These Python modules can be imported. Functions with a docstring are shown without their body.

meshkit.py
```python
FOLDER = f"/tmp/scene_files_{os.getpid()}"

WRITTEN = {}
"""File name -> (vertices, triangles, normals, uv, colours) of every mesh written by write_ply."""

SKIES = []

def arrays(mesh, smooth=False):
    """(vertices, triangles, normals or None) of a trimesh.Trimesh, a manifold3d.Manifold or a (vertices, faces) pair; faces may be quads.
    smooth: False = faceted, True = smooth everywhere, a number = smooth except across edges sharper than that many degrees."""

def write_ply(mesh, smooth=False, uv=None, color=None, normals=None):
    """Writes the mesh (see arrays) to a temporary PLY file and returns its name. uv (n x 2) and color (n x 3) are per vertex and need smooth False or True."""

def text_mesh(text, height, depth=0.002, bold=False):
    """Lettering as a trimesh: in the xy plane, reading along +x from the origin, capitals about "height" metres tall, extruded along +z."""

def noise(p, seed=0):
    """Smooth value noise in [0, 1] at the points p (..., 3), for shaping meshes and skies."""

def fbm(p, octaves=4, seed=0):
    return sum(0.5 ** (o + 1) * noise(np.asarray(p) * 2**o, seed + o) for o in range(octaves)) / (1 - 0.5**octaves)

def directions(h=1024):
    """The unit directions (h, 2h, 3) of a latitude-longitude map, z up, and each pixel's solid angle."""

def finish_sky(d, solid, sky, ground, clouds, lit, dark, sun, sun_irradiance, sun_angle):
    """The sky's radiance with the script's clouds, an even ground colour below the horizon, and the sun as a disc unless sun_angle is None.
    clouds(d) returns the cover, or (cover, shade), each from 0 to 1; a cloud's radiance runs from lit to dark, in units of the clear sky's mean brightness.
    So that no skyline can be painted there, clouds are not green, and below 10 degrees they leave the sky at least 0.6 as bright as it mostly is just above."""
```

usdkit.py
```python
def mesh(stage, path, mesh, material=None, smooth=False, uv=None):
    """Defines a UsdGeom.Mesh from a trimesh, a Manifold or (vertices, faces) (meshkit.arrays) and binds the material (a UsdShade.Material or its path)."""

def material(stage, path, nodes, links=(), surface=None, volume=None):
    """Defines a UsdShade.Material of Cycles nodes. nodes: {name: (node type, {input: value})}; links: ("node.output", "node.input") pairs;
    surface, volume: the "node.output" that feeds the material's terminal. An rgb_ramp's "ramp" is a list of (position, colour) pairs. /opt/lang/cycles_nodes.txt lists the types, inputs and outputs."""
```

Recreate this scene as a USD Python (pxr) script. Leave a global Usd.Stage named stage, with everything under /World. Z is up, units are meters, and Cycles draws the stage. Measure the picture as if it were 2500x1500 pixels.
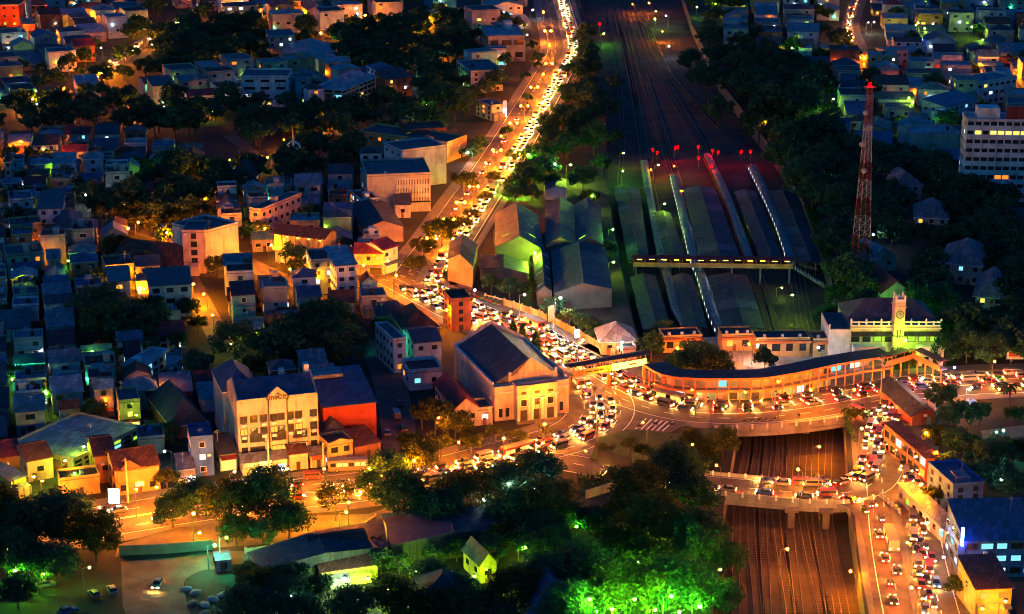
import math, random
import numpy as np
from pxr import Gf, Sdf, Usd, UsdGeom, UsdLux, UsdShade, Vt
import shapely
from shapely import Polygon, LineString, Point, MultiPolygon
from shapely.ops import unary_union
import trimesh, usdkit, meshkit

stage = Usd.Stage.CreateInMemory()
UsdGeom.SetStageUpAxis(stage, 'Z'); UsdGeom.SetStageMetersPerUnit(stage, 1.0)
UsdGeom.Xform.Define(stage, '/World'); UsdGeom.Scope.Define(stage, '/World/Looks')
R = random.Random(7)

# ---------------------------------------------------------------- camera, sky, twilight, exposure
CAM_H, PITCH, FPX = 185.0, math.radians(17.5), 4800.0
cam = UsdGeom.Camera.Define(stage, '/World/camera')
cam.CreateHorizontalApertureAttr(36.0); cam.CreateFocalLengthAttr(36.0 * FPX / 2500.0)
cam.CreateClippingRangeAttr(Gf.Vec2f(1.0, 20000.0))
cam.AddTranslateOp().Set(Gf.Vec3d(0, 0, CAM_H)); cam.AddRotateXOp().Set(90 - math.degrees(PITCH))
cam.CreateExposureAttr(1.2)
SUN_EL, SUN_AZ = math.radians(3.0), math.radians(215.0)
sunv = (math.cos(SUN_EL) * math.sin(SUN_AZ), math.cos(SUN_EL) * math.cos(SUN_AZ), math.sin(SUN_EL))
sky_mat = usdkit.material(stage, '/World/Looks/twilight_sky', {
    's': ('sky_texture', {'sky_type': 'single_scattering', 'sun_disc': False, 'sun_elevation': SUN_EL, 'sun_rotation': SUN_AZ, 'altitude': 50.0, 'air_density': 1.4, 'ozone_density': 3.0}),
    'm': ('mix_color', {'blend_type': 'multiply', 'fac': 1.0, 'b': (0.05, 0.37, 1.0)}),
    'b': ('background_shader', {'strength': 0.135})}, [('s.color', 'm.a'), ('m.result', 'b.color')], surface='b.background')
dome = UsdLux.DomeLight.Define(stage, '/World/sky')
UsdShade.MaterialBindingAPI.Apply(dome.GetPrim()).Bind(sky_mat)
sun = UsdLux.DistantLight.Define(stage, '/World/afterglow')
sun.CreateIntensityAttr(0.002); sun.CreateAngleAttr(12.0); sun.CreateNormalizeAttr(True); sun.CreateColorAttr(Gf.Vec3f(1.0, .78, .72))
sun.AddRotateZOp().Set(-math.degrees(SUN_AZ)); sun.AddRotateXOp().Set(90 - math.degrees(SUN_EL) + 0)
# light travels along -z: turn +z towards the sun
sun.ClearXformOpOrder()
q = Gf.Rotation(Gf.Vec3d(0, 0, 1), Gf.Vec3d(*sunv)); sun.AddTransformOp().Set(Gf.Matrix4d().SetRotate(q))

# ---------------------------------------------------------------- picture <-> ground (to read positions off the photograph)
SP, CP = math.sin(PITCH), math.cos(PITCH)
def G(u, v, z=0.0):
    a, b = (u - 1250) / FPX, (750 - v) / FPX
    d = np.array([a, CP + b * SP, -SP + b * CP]); t = (z - CAM_H) / d[2]
    return np.array([d[0] * t, d[1] * t])
def PX(p, z=0.0):
    x, y, zz = p[0], p[1], z - CAM_H
    dep = y * CP - zz * SP
    return 1250 + FPX * x / dep, 750 - FPX * (y * SP + zz * CP) / dep
def HT(p, v):       # height above p at which it shows at picture row v
    lo, hi = -10., 120.
    for _ in range(40):
        m = (lo + hi) / 2
        if PX(p, m)[1] > v: lo = m
        else: hi = m
    return lo
def scale_at(p, z=0): return FPX / (p[1] * CP - (z - CAM_H) * SP)

# ---------------------------------------------------------------- materials
def rgb(c, k): return tuple(min(1, max(0, x * k)) for x in c)
M = {}
def mat(name, c, rough=.8, var=.25, scale=.35, metallic=0., spec=.3, bump=0., detail=5.):
    nodes = {'g': ('geometry', {}), 'n': ('noise_texture', {'scale': scale, 'detail': detail, 'roughness': .65}),
             'r': ('rgb_ramp', {'ramp': [(.25, rgb(c, 1 - var)), (.75, rgb(c, 1 + var))]}),
             'p': ('principled_bsdf', {'roughness': rough, 'metallic': metallic, 'specular_ior_level': spec})}
    links = [('g.position', 'n.vector'), ('n.fac', 'r.fac'), ('r.color', 'p.base_color')]
    if bump:
        nodes['b'] = ('bump', {'strength': bump, 'distance': .1}); links += [('n.fac', 'b.height'), ('b.normal', 'p.normal')]
    M[name] = usdkit.material(stage, '/World/Looks/' + name, nodes, links, surface='p.BSDF')
def emit(name, c, s):
    M[name] = usdkit.material(stage, '/World/Looks/' + name, {'e': ('emission', {'color': c, 'strength': s})}, surface='e.emission')
def leaf(name, c1, c2):
    M[name] = usdkit.material(stage, '/World/Looks/' + name, {
        'g': ('geometry', {}), 'n': ('noise_texture', {'scale': .45, 'detail': 3.}), 'o': ('object_info', {}),
        'a': ('math', {'math_type': 'multiply_add', 'value2': .35, 'value3': -.12}), 's': ('math', {'math_type': 'add'}),
        'r': ('rgb_ramp', {'ramp': [(.2, c1), (.85, c2)]}), 'd': ('diffuse_bsdf', {}), 't': ('translucent_bsdf', {}), 'm': ('mix_closure', {'fac': .3})},
        [('g.position', 'n.vector'), ('o.random', 'a.value1'), ('n.fac', 's.value1'), ('a.value', 's.value2'), ('s.value', 'r.fac'),
         ('r.color', 'd.color'), ('r.color', 't.color'), ('d.BSDF', 'm.closure1'), ('t.BSDF', 'm.closure2')], surface='m.closure')
def wallmat(name, c):
    d = rgb(c, .45)
    M[name] = usdkit.material(stage, '/World/Looks/' + name, {'g': ('geometry', {}), 'm': ('mapping', {'scale': (1., 1., .16)}), 'n': ('noise_texture', {'scale': .9, 'detail': 6., 'roughness': .7}), 'n2': ('noise_texture', {'scale': .22, 'detail': 4.}),
        'r': ('rgb_ramp', {'ramp': [(.28, d), (.46, rgb(c, .88)), (.8, rgb(c, 1.1))]}), 'r2': ('rgb_ramp', {'ramp': [(.3, (.62, .58, .52)), (.55, (1, 1, 1))]}), 'x': ('mix_color', {'blend_type': 'multiply', 'fac': 1.}), 'p': ('principled_bsdf', {'roughness': .85, 'specular_ior_level': .25})},
        [('g.position', 'm.vector'), ('m.vector', 'n.vector'), ('g.position', 'n2.vector'), ('n.fac', 'r.fac'), ('n2.fac', 'r2.fac'), ('r.color', 'x.a'), ('r2.color', 'x.b'), ('x.result', 'p.base_color')], surface='p.BSDF')
def roofmat(name, c, rough=.6, rust=(.16, .07, .035), amt=.62, metallic=0., bw=1.4):
    M[name] = usdkit.material(stage, '/World/Looks/' + name, {'g': ('geometry', {}), 'm': ('mapping', {'rotation': (0, 0, .35)}), 'k': ('brick_texture', {'scale': 1., 'brick_width': bw, 'row_height': 2.6, 'mortar_size': .07, 'color1': rgb(c, .7), 'color2': rgb(c, 1.35), 'mortar': rgb(c, .5)}),
        'n': ('noise_texture', {'scale': .35, 'detail': 7., 'roughness': .7}), 'r': ('rgb_ramp', {'ramp': [(amt - .06, (0, 0, 0)), (amt + .05, (1, 1, 1))]}), 'x': ('mix_color', {'b': rust}), 'n2': ('noise_texture', {'scale': 2.2, 'detail': 4.}), 'r2': ('rgb_ramp', {'ramp': [(.3, (.6, .6, .6)), (.7, (1.0, 1.0, 1.0))]}), 'y': ('mix_color', {'blend_type': 'multiply', 'fac': 1.}),
        'w': ('wave_texture', {'scale': 1.6, 'distortion': .0}), 'b': ('bump', {'strength': .35, 'distance': .12}), 'p': ('principled_bsdf', {'roughness': rough, 'metallic': metallic, 'specular_ior_level': .3})},
        [('g.position', 'm.vector'), ('m.vector', 'k.vector'), ('m.vector', 'w.vector'), ('g.position', 'n.vector'), ('g.position', 'n2.vector'), ('n.fac', 'r.fac'), ('k.color', 'x.a'), ('r.color', 'x.fac'), ('x.result', 'y.a'), ('n2.fac', 'r2.fac'), ('r2.color', 'y.b'), ('y.result', 'p.base_color'), ('w.fac', 'b.height'), ('b.normal', 'p.normal')], surface='p.BSDF')
for n_, c_ in dict(white=(.72, .71, .70), cream=(.62, .54, .40), grey=(.42, .42, .42), paleblue=(.45, .55, .62), pink=(.58, .42, .38), ochre=(.60, .42, .18),
                   green=(.32, .48, .34), teal=(.24, .45, .48), brick=(.32, .13, .08), redpaint=(.50, .07, .03), concrete=(.36, .35, .33), bluepaint=(.08, .16, .5), yellow=(.65, .52, .10)).items():
    wallmat('wall_' + n_, c_)
roofmat('roof_slate', (.085, .105, .125)); roofmat('roof_metal', (.24, .26, .28), .45, metallic=.2); roofmat('roof_light', (.42, .42, .44), .7, (.2, .17, .14)); roofmat('roof_dark', (.06, .07, .08), .7, (.09, .06, .04)); roofmat('roof_teal', (.11, .24, .26)); roofmat('roof_blue', (.07, .12, .22), .5)
roofmat('roof_mauve', (.52, .22, .22), .8, (.25, .14, .13), .6, bw=.9); roofmat('roof_tile', (.18, .075, .05), .85, (.07, .05, .04), .6, bw=.9); roofmat('roof_red', (.27, .04, .04), .6, (.12, .05, .04))
mat('trim_white', (.74, .72, .68), .6, .08, .5); mat('trim_dark', (.05, .045, .04), .6, .2, .5); mat('trim_orange', (.55, .16, .05), .6, .2, .5); mat('trim_red', (.45, .05, .03), .5, .15, .5)
mat('asphalt', (.092, .082, .064), .75, .5, .22, bump=.1, detail=8.); mat('asphalt_worn', (.12, .105, .08), .8, .55, .2, bump=.1, detail=8.)
mat('pavement', (.15, .14, .125), .85, .25, .3); mat('paint_white', (.78, .77, .74), .7, .12, .8); mat('paint_yellow', (.7, .5, .08), .7, .12, .8)
mat('ground', (.030, .032, .024), .95, .5, .05, detail=8.); mat('grass', (.045, .085, .025), .95, .4, .3, detail=8.); mat('ballast', (.055, .044, .036), .95, .75, .09, detail=9.)
mat('stone', (.16, .14, .12), .9, .35, .3, bump=.3); mat('rail_steel', (.20, .17, .15), .5, .3, .5, .7); mat('bark', (.09, .065, .045), .9, .3, .8)
mat('metal_grey', (.33, .34, .35), .45, .15, .5, .6); mat('steel_red', (.17, .035, .028), .5, .15, .5); mat('steel_white', (.30, .30, .31), .5, .12, .5); mat('pole', (.16, .15, .14), .5, .2, .5, .4)
mat('glass', (.02, .025, .03), .12, .2, .5, spec=.6); mat('tyre', (.02, .02, .02), .8); mat('plastic_black', (.03, .03, .03), .5); mat('plastic_blue', (.05, .14, .45), .5)
for n_, c_ in dict(white=(.22, .22, .215), silver=(.10, .105, .11), black=(.03, .03, .035), red=(.2, .02, .02), blue=(.05, .10, .30), green=(.05, .22, .08), yellow=(.25, .15, .03), maroon=(.20, .04, .04), cream=(.2, .17, .12)).items():
    mat('paint_car_' + n_, c_, .3, .05, .5, .1, .5)
mat('train_red', (.33, .05, .04), .5, .2, .4); mat('train_roof', (.17, .17, .17), .6, .25, .4); mat('train_blue', (.08, .14, .3), .5, .2, .4)
leaf('leaf_deep', (.010, .048, .030), (.065, .150, .075)); leaf('leaf_mid', (.014, .055, .028), (.090, .160, .070)); leaf('leaf_olive', (.022, .040, .010), (.110, .125, .035)); leaf('leaf_palm', (.02, .05, .012), (.07, .12, .03))
SOD, WARM, COOL, GRN, YG, TEAL, RED, BLU = (1, .22, .0006), (1, .72, .30), (.72, .92, 1), (.16, 1, .02), (.50, 1, .02), (.03, 1, .45), (1, .0, .0), (.02, .05, 1)
LAMPC = dict(sodium=SOD, warm=WARM, cool=COOL, green=GRN, lime=YG, teal=TEAL, red=RED, blue=BLU)
LAMPW = dict(sodium=2.8, warm=.9, cool=.7, green=1.0, lime=1.0, teal=1.1, red=.16, blue=.5)
LP = 1100.0
for k_, c_ in LAMPC.items():
    for q_, s_ in (('dim', .12), ('mid', .4), ('full', 1.), ('strong', 2.6), ('flood', 8.)): emit(f'lamp_{k_}_{q_}', c_, LP * LAMPW[k_] * s_)
for k_, c_, s_ in (('amber', (1, .45, .05), 1.3), ('yellow', (1, .75, .15), 1.1), ('white', (.8, .95, 1), 1.5), ('cyan', (.25, .8, .9), .9), ('lime', (.5, 1, .06), .8), ('orange', (1, .22, .02), 1.3)): emit('lit_' + k_, c_, s_ * .55)
emit('tube_amber', (1, .34, .02), 14.); emit('sign_white', (.92, .96, 1), 6.); emit('sign_red', (1, .05, .03), 5.); emit('sign_blue', (.03, .10, 1), 30.); emit('sign_pink', (1, .5, .5), 4.); emit('sign_green', (.1, 1, .3), 4.); emit('sign_yellow', (1, .8, .1), 2.)
emit('headlight', (1, .50, .10), 420.); emit('taillight', (1, .04, .012), 160.)
LITS = ['lit_amber', 'lit_amber', 'lit_yellow', 'lit_white', 'lit_white', 'lit_cyan', 'lit_lime', 'lit_orange']

# ---------------------------------------------------------------- meshes and prims
class MB:
    def __init__(s): s.v, s.c, s.i = [], [], []
    def poly(s, pts):
        n = len(s.v); s.v += [tuple(p) for p in pts]; s.c.append(len(pts)); s.i += range(n, n + len(pts)); return s
    def box(s, x0, x1, y0, y1, z0, z1):
        n = len(s.v); s.v += [(x0, y0, z0), (x1, y0, z0), (x1, y1, z0), (x0, y1, z0), (x0, y0, z1), (x1, y0, z1), (x1, y1, z1), (x0, y1, z1)]
        for f in ((0, 3, 2, 1), (4, 5, 6, 7), (0, 1, 5, 4), (1, 2, 6, 5), (2, 3, 7, 6), (3, 0, 4, 7)): s.c.append(4); s.i += [n + k for k in f]
        return s
    def prism(s, pts, z0, z1):      # pts counter-clockwise
        n = len(pts); k = len(s.v); s.v += [(x, y, z0) for x, y in pts] + [(x, y, z1) for x, y in pts]
        s.c.append(n); s.i += [k + j for j in range(n - 1, -1, -1)]; s.c.append(n); s.i += [k + n + j for j in range(n)]
        for j in range(n): s.c.append(4); s.i += [k + j, k + (j + 1) % n, k + n + (j + 1) % n, k + n + j]
        return s
    def sweep(s, prof, a, b, axis):  # profile in the plane across the axis ('x': (y,z), 'y': (x,z)), from a to b
        n = len(prof); k = len(s.v)
        f = (lambda t, p: (t, p[0], p[1])) if axis == 'x' else (lambda t, p: (p[0], t, p[1]))
        s.v += [f(a, p) for p in prof] + [f(b, p) for p in prof]
        fl = axis == 'x'
        o = list(range(n)); s.c.append(n); s.i += [k + j for j in (o[::-1] if fl else o)]; s.c.append(n); s.i += [k + n + j for j in (o if fl else o[::-1])]
        for j in range(n):
            q = [k + j, k + (j + 1) % n, k + n + (j + 1) % n, k + n + j]; s.c.append(4); s.i += q if fl else q[::-1]
        return s
    def add(s, v, f):
        k = len(s.v); s.v += [tuple(p) for p in v]
        for q in f: s.c.append(len(q)); s.i += [k + int(j) for j in q]
        return s
    def tube(s, p, q, r, n=6, r2=None):
        p, q = np.array(p, float), np.array(q, float); t = q - p; t /= np.linalg.norm(t) + 1e-9
        a = np.cross(t, (0, 0, 1) if abs(t[2]) < .9 else (1, 0, 0)); a /= np.linalg.norm(a); b = np.cross(t, a); r2 = r if r2 is None else r2
        ang = np.arange(n) * 2 * np.pi / n; ring = lambda c, rr: [tuple(c + rr * (math.cos(x) * a + math.sin(x) * b)) for x in ang]
        k = len(s.v); s.v += ring(p, r) + ring(q, r2)
        for j in range(n): s.c.append(4); s.i += [k + j, k + (j + 1) % n, k + n + (j + 1) % n, k + n + j]
        s.c += [n, n]; s.i += [k + j for j in range(n - 1, -1, -1)] + [k + n + j for j in range(n)]
        return s
    def lathe(s, prof, n=10, c=(0, 0)):
        k = len(s.v); ang = np.arange(n) * 2 * np.pi / n
        for r, z in prof: s.v += [(c[0] + r * math.cos(x), c[1] + r * math.sin(x), z) for x in ang]
        for m in range(len(prof) - 1):
            for j in range(n): s.c.append(4); s.i += [k + m * n + j, k + m * n + (j + 1) % n, k + (m + 1) * n + (j + 1) % n, k + (m + 1) * n + j]
        s.c += [n, n]; s.i += [k + j for j in range(n - 1, -1, -1)] + [k + (len(prof) - 1) * n + j for j in range(n)]
        return s
    def sheet(s, poly, z):           # a shapely polygon as a flat sheet
        for g in getattr(poly, 'geoms', [poly]):
            if g.area < .05 or g.geom_type != 'Polygon': continue
            v, f = trimesh.creation.triangulate_polygon(g, engine='earcut')
            v = np.asarray(v); f = np.asarray(f)
            e1, e2 = v[f[:, 1]] - v[f[:, 0]], v[f[:, 2]] - v[f[:, 0]]; a = e1[:, 0] * e2[:, 1] - e1[:, 1] * e2[:, 0]; f[a < 0] = f[a < 0][:, ::-1]
            s.add(np.c_[v, np.full(len(v), z)], f)
        return s
    def slab(s, poly, z0, z1):
        for g in getattr(poly, 'geoms', [poly]):
            if g.geom_type != 'Polygon' or g.area < .05: continue
            s.sheet(g, z1)
            for ring in [g.exterior, *g.interiors]:
                c = list(ring.coords); c = c if ring.is_ccw == (ring is g.exterior) else c[::-1]
                if ring is not g.exterior: c = list(ring.coords); c = c[::-1] if ring.is_ccw else c
                for a, b in zip(c[:-1], c[1:]): s.poly([(a[0], a[1], z0), (b[0], b[1], z0), (b[0], b[1], z1), (a[0], a[1], z1)])
        return s
COUNT, THINGS = {}, []
def free(parent, name):
    k = (parent, name); n = COUNT.get(k, 0); COUNT[k] = n + 1
    return f'{parent}/{name}' + (f'_{n:03d}' if n else '')
def path_of(p): return str(p.GetPath()) if hasattr(p, 'GetPath') else p
def part(parent, name, mb, material, label=None, kind=None):
    m = UsdGeom.Mesh.Define(stage, free(path_of(parent), name))
    m.CreatePointsAttr(Vt.Vec3fArray.FromNumpy(np.asarray(mb.v, np.float32).reshape(-1, 3))); m.CreateFaceVertexCountsAttr(Vt.IntArray.FromNumpy(np.asarray(mb.c, np.int32))); m.CreateFaceVertexIndicesAttr(Vt.IntArray.FromNumpy(np.asarray(mb.i, np.int32)))
    m.CreateSubdivisionSchemeAttr('none')
    UsdShade.MaterialBindingAPI.Apply(m.GetPrim()).Bind(M[material])
    p = m.GetPrim()
    if label: p.SetCustomDataByKey('label', label)
    if kind: p.SetCustomDataByKey('kind', kind)
    return p
def tag(p, label, cat, group=None, kind=None, at=None, desc=None):
    if label: p.SetCustomDataByKey('label', label)
    if cat: p.SetCustomDataByKey('category', cat)
    if group: p.SetCustomDataByKey('group', group)
    if kind: p.SetCustomDataByKey('kind', kind)
    if desc is not None: THINGS.append((p, desc, at))
    return p
def thing(name, label, cat, xy=(0, 0), z=0., rot=0., group=None, desc=None, scale=None):
    x = UsdGeom.Xform.Define(stage, free('/World', name)); x.AddTranslateOp().Set(Gf.Vec3d(float(xy[0]), float(xy[1]), float(z))); x.AddRotateZOp().Set(math.degrees(rot))
    if scale: x.AddScaleOp().Set(Gf.Vec3f(*([scale] * 3 if np.ndim(scale) == 0 else scale)))
    return tag(x.GetPrim(), label, cat, group, None, PX(xy, z), desc)
def structure(name, mb, m, label=None):
    p = part('/World', name, mb, m); p.SetCustomDataByKey('kind', 'structure')
    if label: p.SetCustomDataByKey('label', label)
    return p
FIRST = {}
def place(key, build, name, desc, cat, xy, z=0., rot=0., group=None, scale=1.0, label=None):
    if key not in FIRST:
        t = thing(name, label, cat, xy, z, rot, group, None if label else desc, scale); build(t); FIRST[key] = t.GetPath()
    else:
        t = thing(name, label, cat, xy, z, rot, group, None if label else desc, scale)
        t.GetReferences().AddInternalReference(FIRST[key]); t.SetInstanceable(True)
    return t
def ico(r, c=(0, 0, 0), sub=0):
    m = trimesh.creation.icosphere(sub, r); return np.asarray(m.vertices) + c, np.asarray(m.faces)
def spline(pts, step=2.0):
    p = np.array(pts, float)
    if len(p) > 2:
        q = [p[0]]
        for k in range(len(p) - 1):
            a, b, c, d = p[max(k - 1, 0)], p[k], p[k + 1], p[min(k + 2, len(p) - 1)]
            for t in np.linspace(0, 1, 13)[1:]: q.append(.5 * (2 * b + (c - a) * t + (2 * a - 5 * b + 4 * c - d) * t * t + (3 * b - a - 3 * c + d) * t ** 3))
        p = np.array(q)
    s = np.r_[0, np.cumsum(np.linalg.norm(np.diff(p, axis=0), axis=1))]; t = np.arange(0, s[-1], step)
    return np.c_[np.interp(t, s, p[:, 0]), np.interp(t, s, p[:, 1])]
def GP(pts, z=0.): return [G(u, v, z) for u, v in pts]
def pxpoly(pts, z=0.): return Polygon(GP(pts, z)).buffer(0)
OCC = []
# ================================================================ the setting
TZ = -6.0
T_POLY = pxpoly([(1722, 1640), (1738, 1500), (1768, 1235), (1803, 1030), (1740, 905), (1560, 830), (1545, 780), (1515, 640), (1484, 480), (1480, 300), (1430, 60), (1400, -60),
                 (1650, -60), (1690, 60), (1760, 200), (1905, 390), (1975, 520), (2030, 680), (2048, 820), (2052, 930), (2062, 1020), (2076, 1250), (2112, 1500), (2130, 1640)])
def road(name, px, width, m='asphalt', z=.008, shift=0., step=3., label=None):
    line = LineString(spline(GP(px), step))
    if shift: line = line.parallel_offset(abs(shift), 'left' if shift > 0 else 'right', join_style=1); line = LineString(list(line.coords))
    poly = line.buffer(width / 2, cap_style=2, join_style=1).simplify(.05)
    return line, poly
R1 = [(1352, -60), (1368, 0), (1384, 60), (1396, 125), (1368, 182), (1310, 285), (1240, 402), (1176, 497), (1117, 588), (1068, 655), (1046, 700)]
R2 = [(930, 662), (990, 685), (1060, 722), (1150, 768), (1260, 806), (1345, 852), (1420, 893), (1500, 940), (1580, 975), (1680, 1000), (1800, 1005), (1930, 996), (2060, 975), (2200, 950), (2330, 938), (2450, 932), (2580, 930)]
R3 = [(1345, 852), (1420, 918), (1458, 965), (1468, 1005), (1440, 1042), (1380, 1072), (1280, 1100), (1150, 1135), (1000, 1170), (850, 1192), (700, 1208), (540, 1228), (380, 1252), (200, 1282), (40, 1310), (-120, 1340)]
R4 = [(1260, 1115), (1400, 1132), (1530, 1158), (1700, 1180), (1850, 1194), (1980, 1205), (2070, 1203), (2130, 1180), (2160, 1130)]
R5 = [(2110, 985), (2165, 1040), (2180, 1110), (2190, 1200), (2200, 1300), (2222, 1420), (2245, 1520), (2275, 1680)]
R6 = [(440, 640), (470, 700), (500, 758), (530, 815), (560, 868)]
R7 = [(640, 1372), (560, 1366), (470, 1376), (405, 1410), (400, 1460), (425, 1540), (450, 1620)]
R9 = [(905, 830), (940, 900), (962, 980), (975, 1065), (985, 1140)]
R10 = [(2120, -60), (2096, 0), (2078, 60), (2090, 105), (2112, 150)]
R11 = [(520, -10), (470, 30), (400, 75), (310, 130), (225, 200)]
R8 = [(215, 580), (250, 545), (330, 560), (420, 585), (520, 600), (620, 650), (720, 690), (820, 690), (900, 668), (960, 672)]
R12 = [(560, 330), (620, 385), (560, 420), (500, 465), (470, 500)]
R14 = [(1245, 810), (1290, 792)]
LINES, ROADS = {}, {}
for nm, px, w, sh in (('main_street', R1, 18.5, 3.4), ('station_road', R2, 19, 0), ('boulevard', R3, 19, 0), ('slip_road', R4, 11.5, 0), ('bridge_road', R5, 18.5, -.8), ('market_lane', R6, 7, 0), ('driveway', R7, 9, 0),
                      ('side_street', R9, 9, 0), ('hill_street', R10, 10, 0), ('flats_street', R11, 10, 0), ('lamplit_street', R8, 8, 0), ('monument_lane', R12, 6, 0)):
    LINES[nm], ROADS[nm] = road(nm, px, w, shift=-sh)
JUNC = pxpoly([(2060, 975), (2215, 948), (2290, 985), (2262, 1060), (2280, 1200), (2200, 1260), (2080, 1230), (2060, 1190), (2100, 1120), (2075, 1030)])
FILLET = pxpoly([(1960, 1212), (2030, 1222), (2072, 1240), (2098, 1275), (2112, 1330), (2126, 1430), (2140, 1520), (2220, 1520), (2200, 1300), (2190, 1200), (2060, 1190)])
APEX = pxpoly([(1420, 905), (1500, 950), (1600, 990), (1720, 1008), (1640, 1055), (1560, 1062), (1480, 1060), (1420, 1062), (1400, 1075), (1462, 1010), (1450, 960)])
FORE = pxpoly([(430, 1290), (700, 1262), (900, 1255), (1060, 1200), (1100, 1215), (900, 1300), (700, 1325), (420, 1345), (280, 1360), (290, 1330)])
DRIV = pxpoly([(295, 1372), (540, 1352), (600, 1356), (590, 1385), (460, 1395), (400, 1440), (420, 1560), (350, 1620), (300, 1480)])
ROADS['station_road'] = unary_union([ROADS['station_road'], JUNC, APEX]); ROADS['bridge_road'] = unary_union([ROADS['bridge_road'], FILLET]); ROADS['driveway'] = unary_union([ROADS['driveway'], DRIV])
big = Polygon([(-4000, -3000), (4000, -3000), (4000, 5000), (-4000, 5000)])
structure('ground', MB().sheet(big.difference(T_POLY), 0.), 'ground')
structure('railway_cutting_floor', MB().sheet(T_POLY.buffer(.5), TZ), 'ballast')
tw = MB(); c = list(T_POLY.exterior.coords)
for a, b in zip(c[:-1], c[1:]):
    n = max(1, int(np.hypot(b[0] - a[0], b[1] - a[1]) / 8))
    for k in range(n):
        p, q_ = np.array(a) + (np.array(b) - a) * k / n, np.array(a) + (np.array(b) - a) * (k + 1) / n
        tw.poly([(*p, TZ - .3), (*q_, TZ - .3), (*q_, 0), (*p, 0)])
wl_ = structure('cutting_wall', tw, 'stone', 'stained stone retaining wall along both sides of the railway cutting')
done, zz = [], .004
for nm in ('station_road', 'bridge_road', 'slip_road', 'boulevard', 'main_street', 'lamplit_street', 'side_street', 'market_lane', 'hill_street', 'flats_street', 'monument_lane', 'driveway'):
    g = ROADS[nm].difference(unary_union(done)) if done else ROADS[nm]
    if not g.is_valid: g = g.buffer(0)
    structure(nm, MB().sheet(g, zz), 'asphalt_worn' if nm in ('boulevard', 'driveway', 'market_lane', 'lamplit_street') else 'asphalt'); done.append(ROADS[nm])
ALLROAD = unary_union(done)
structure('forecourt', MB().sheet(FORE.difference(ALLROAD), .004), 'asphalt_worn', 'bare paved forecourt on the near side of the boulevard')
# decks that carry the roads over the cutting, each with girders, piers and parapets
def deck(name, label, poly, edges, pierxy):
    t = thing(name, label, 'bridge')
    part(t, 'deck', MB().slab(poly.intersection(T_POLY.buffer(.2)), -1.0, -.003), 'wall_concrete')
    for e in edges:
        e = e.intersection(T_POLY.buffer(6)); e = max(getattr(e, 'geoms', [e]), key=lambda g: g.length)
        part(t, 'parapet', MB().slab(e.buffer(.16, cap_style=2), -.9, .95), 'wall_concrete')
        part(t, 'girder', MB().slab(LineString(list(e.coords)).buffer(.45, cap_style=2).intersection(poly.buffer(1)), -2.0, -1.003), 'wall_concrete')
        for s in np.arange(2, e.length, 4.0):
            p = e.interpolate(s); part(t, 'parapet_post', MB().box(p.x - .24, p.x + .24, p.y - .24, p.y + .24, .0, 1.15), 'trim_white')
    for p in pierxy: part(t, 'pier', MB().box(p[0] - .8, p[0] + .8, p[1] - .6, p[1] + .6, TZ, -1.71).box(p[0] - 1.6, p[0] + 1.6, p[1] - .8, p[1] + .8, -1.7, -1.004), 'stone')
R2L, R4L = LINES['station_road'], LINES['slip_road']
FCD = pxpoly([(1530, 830), (2060, 812), (2180, 880), (2180, 960), (2060, 990), (1800, 1000), (1600, 985), (1560, 905)])
deck('road_bridge', 'concrete road bridge carrying the wide station road across the railway cutting', unary_union([ROADS['station_road'], R2L.buffer(13), FCD]),
     [R2L.parallel_offset(12.9, 'right')], [G(1870, 1065, TZ), G(1968, 1060, TZ)])
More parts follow.
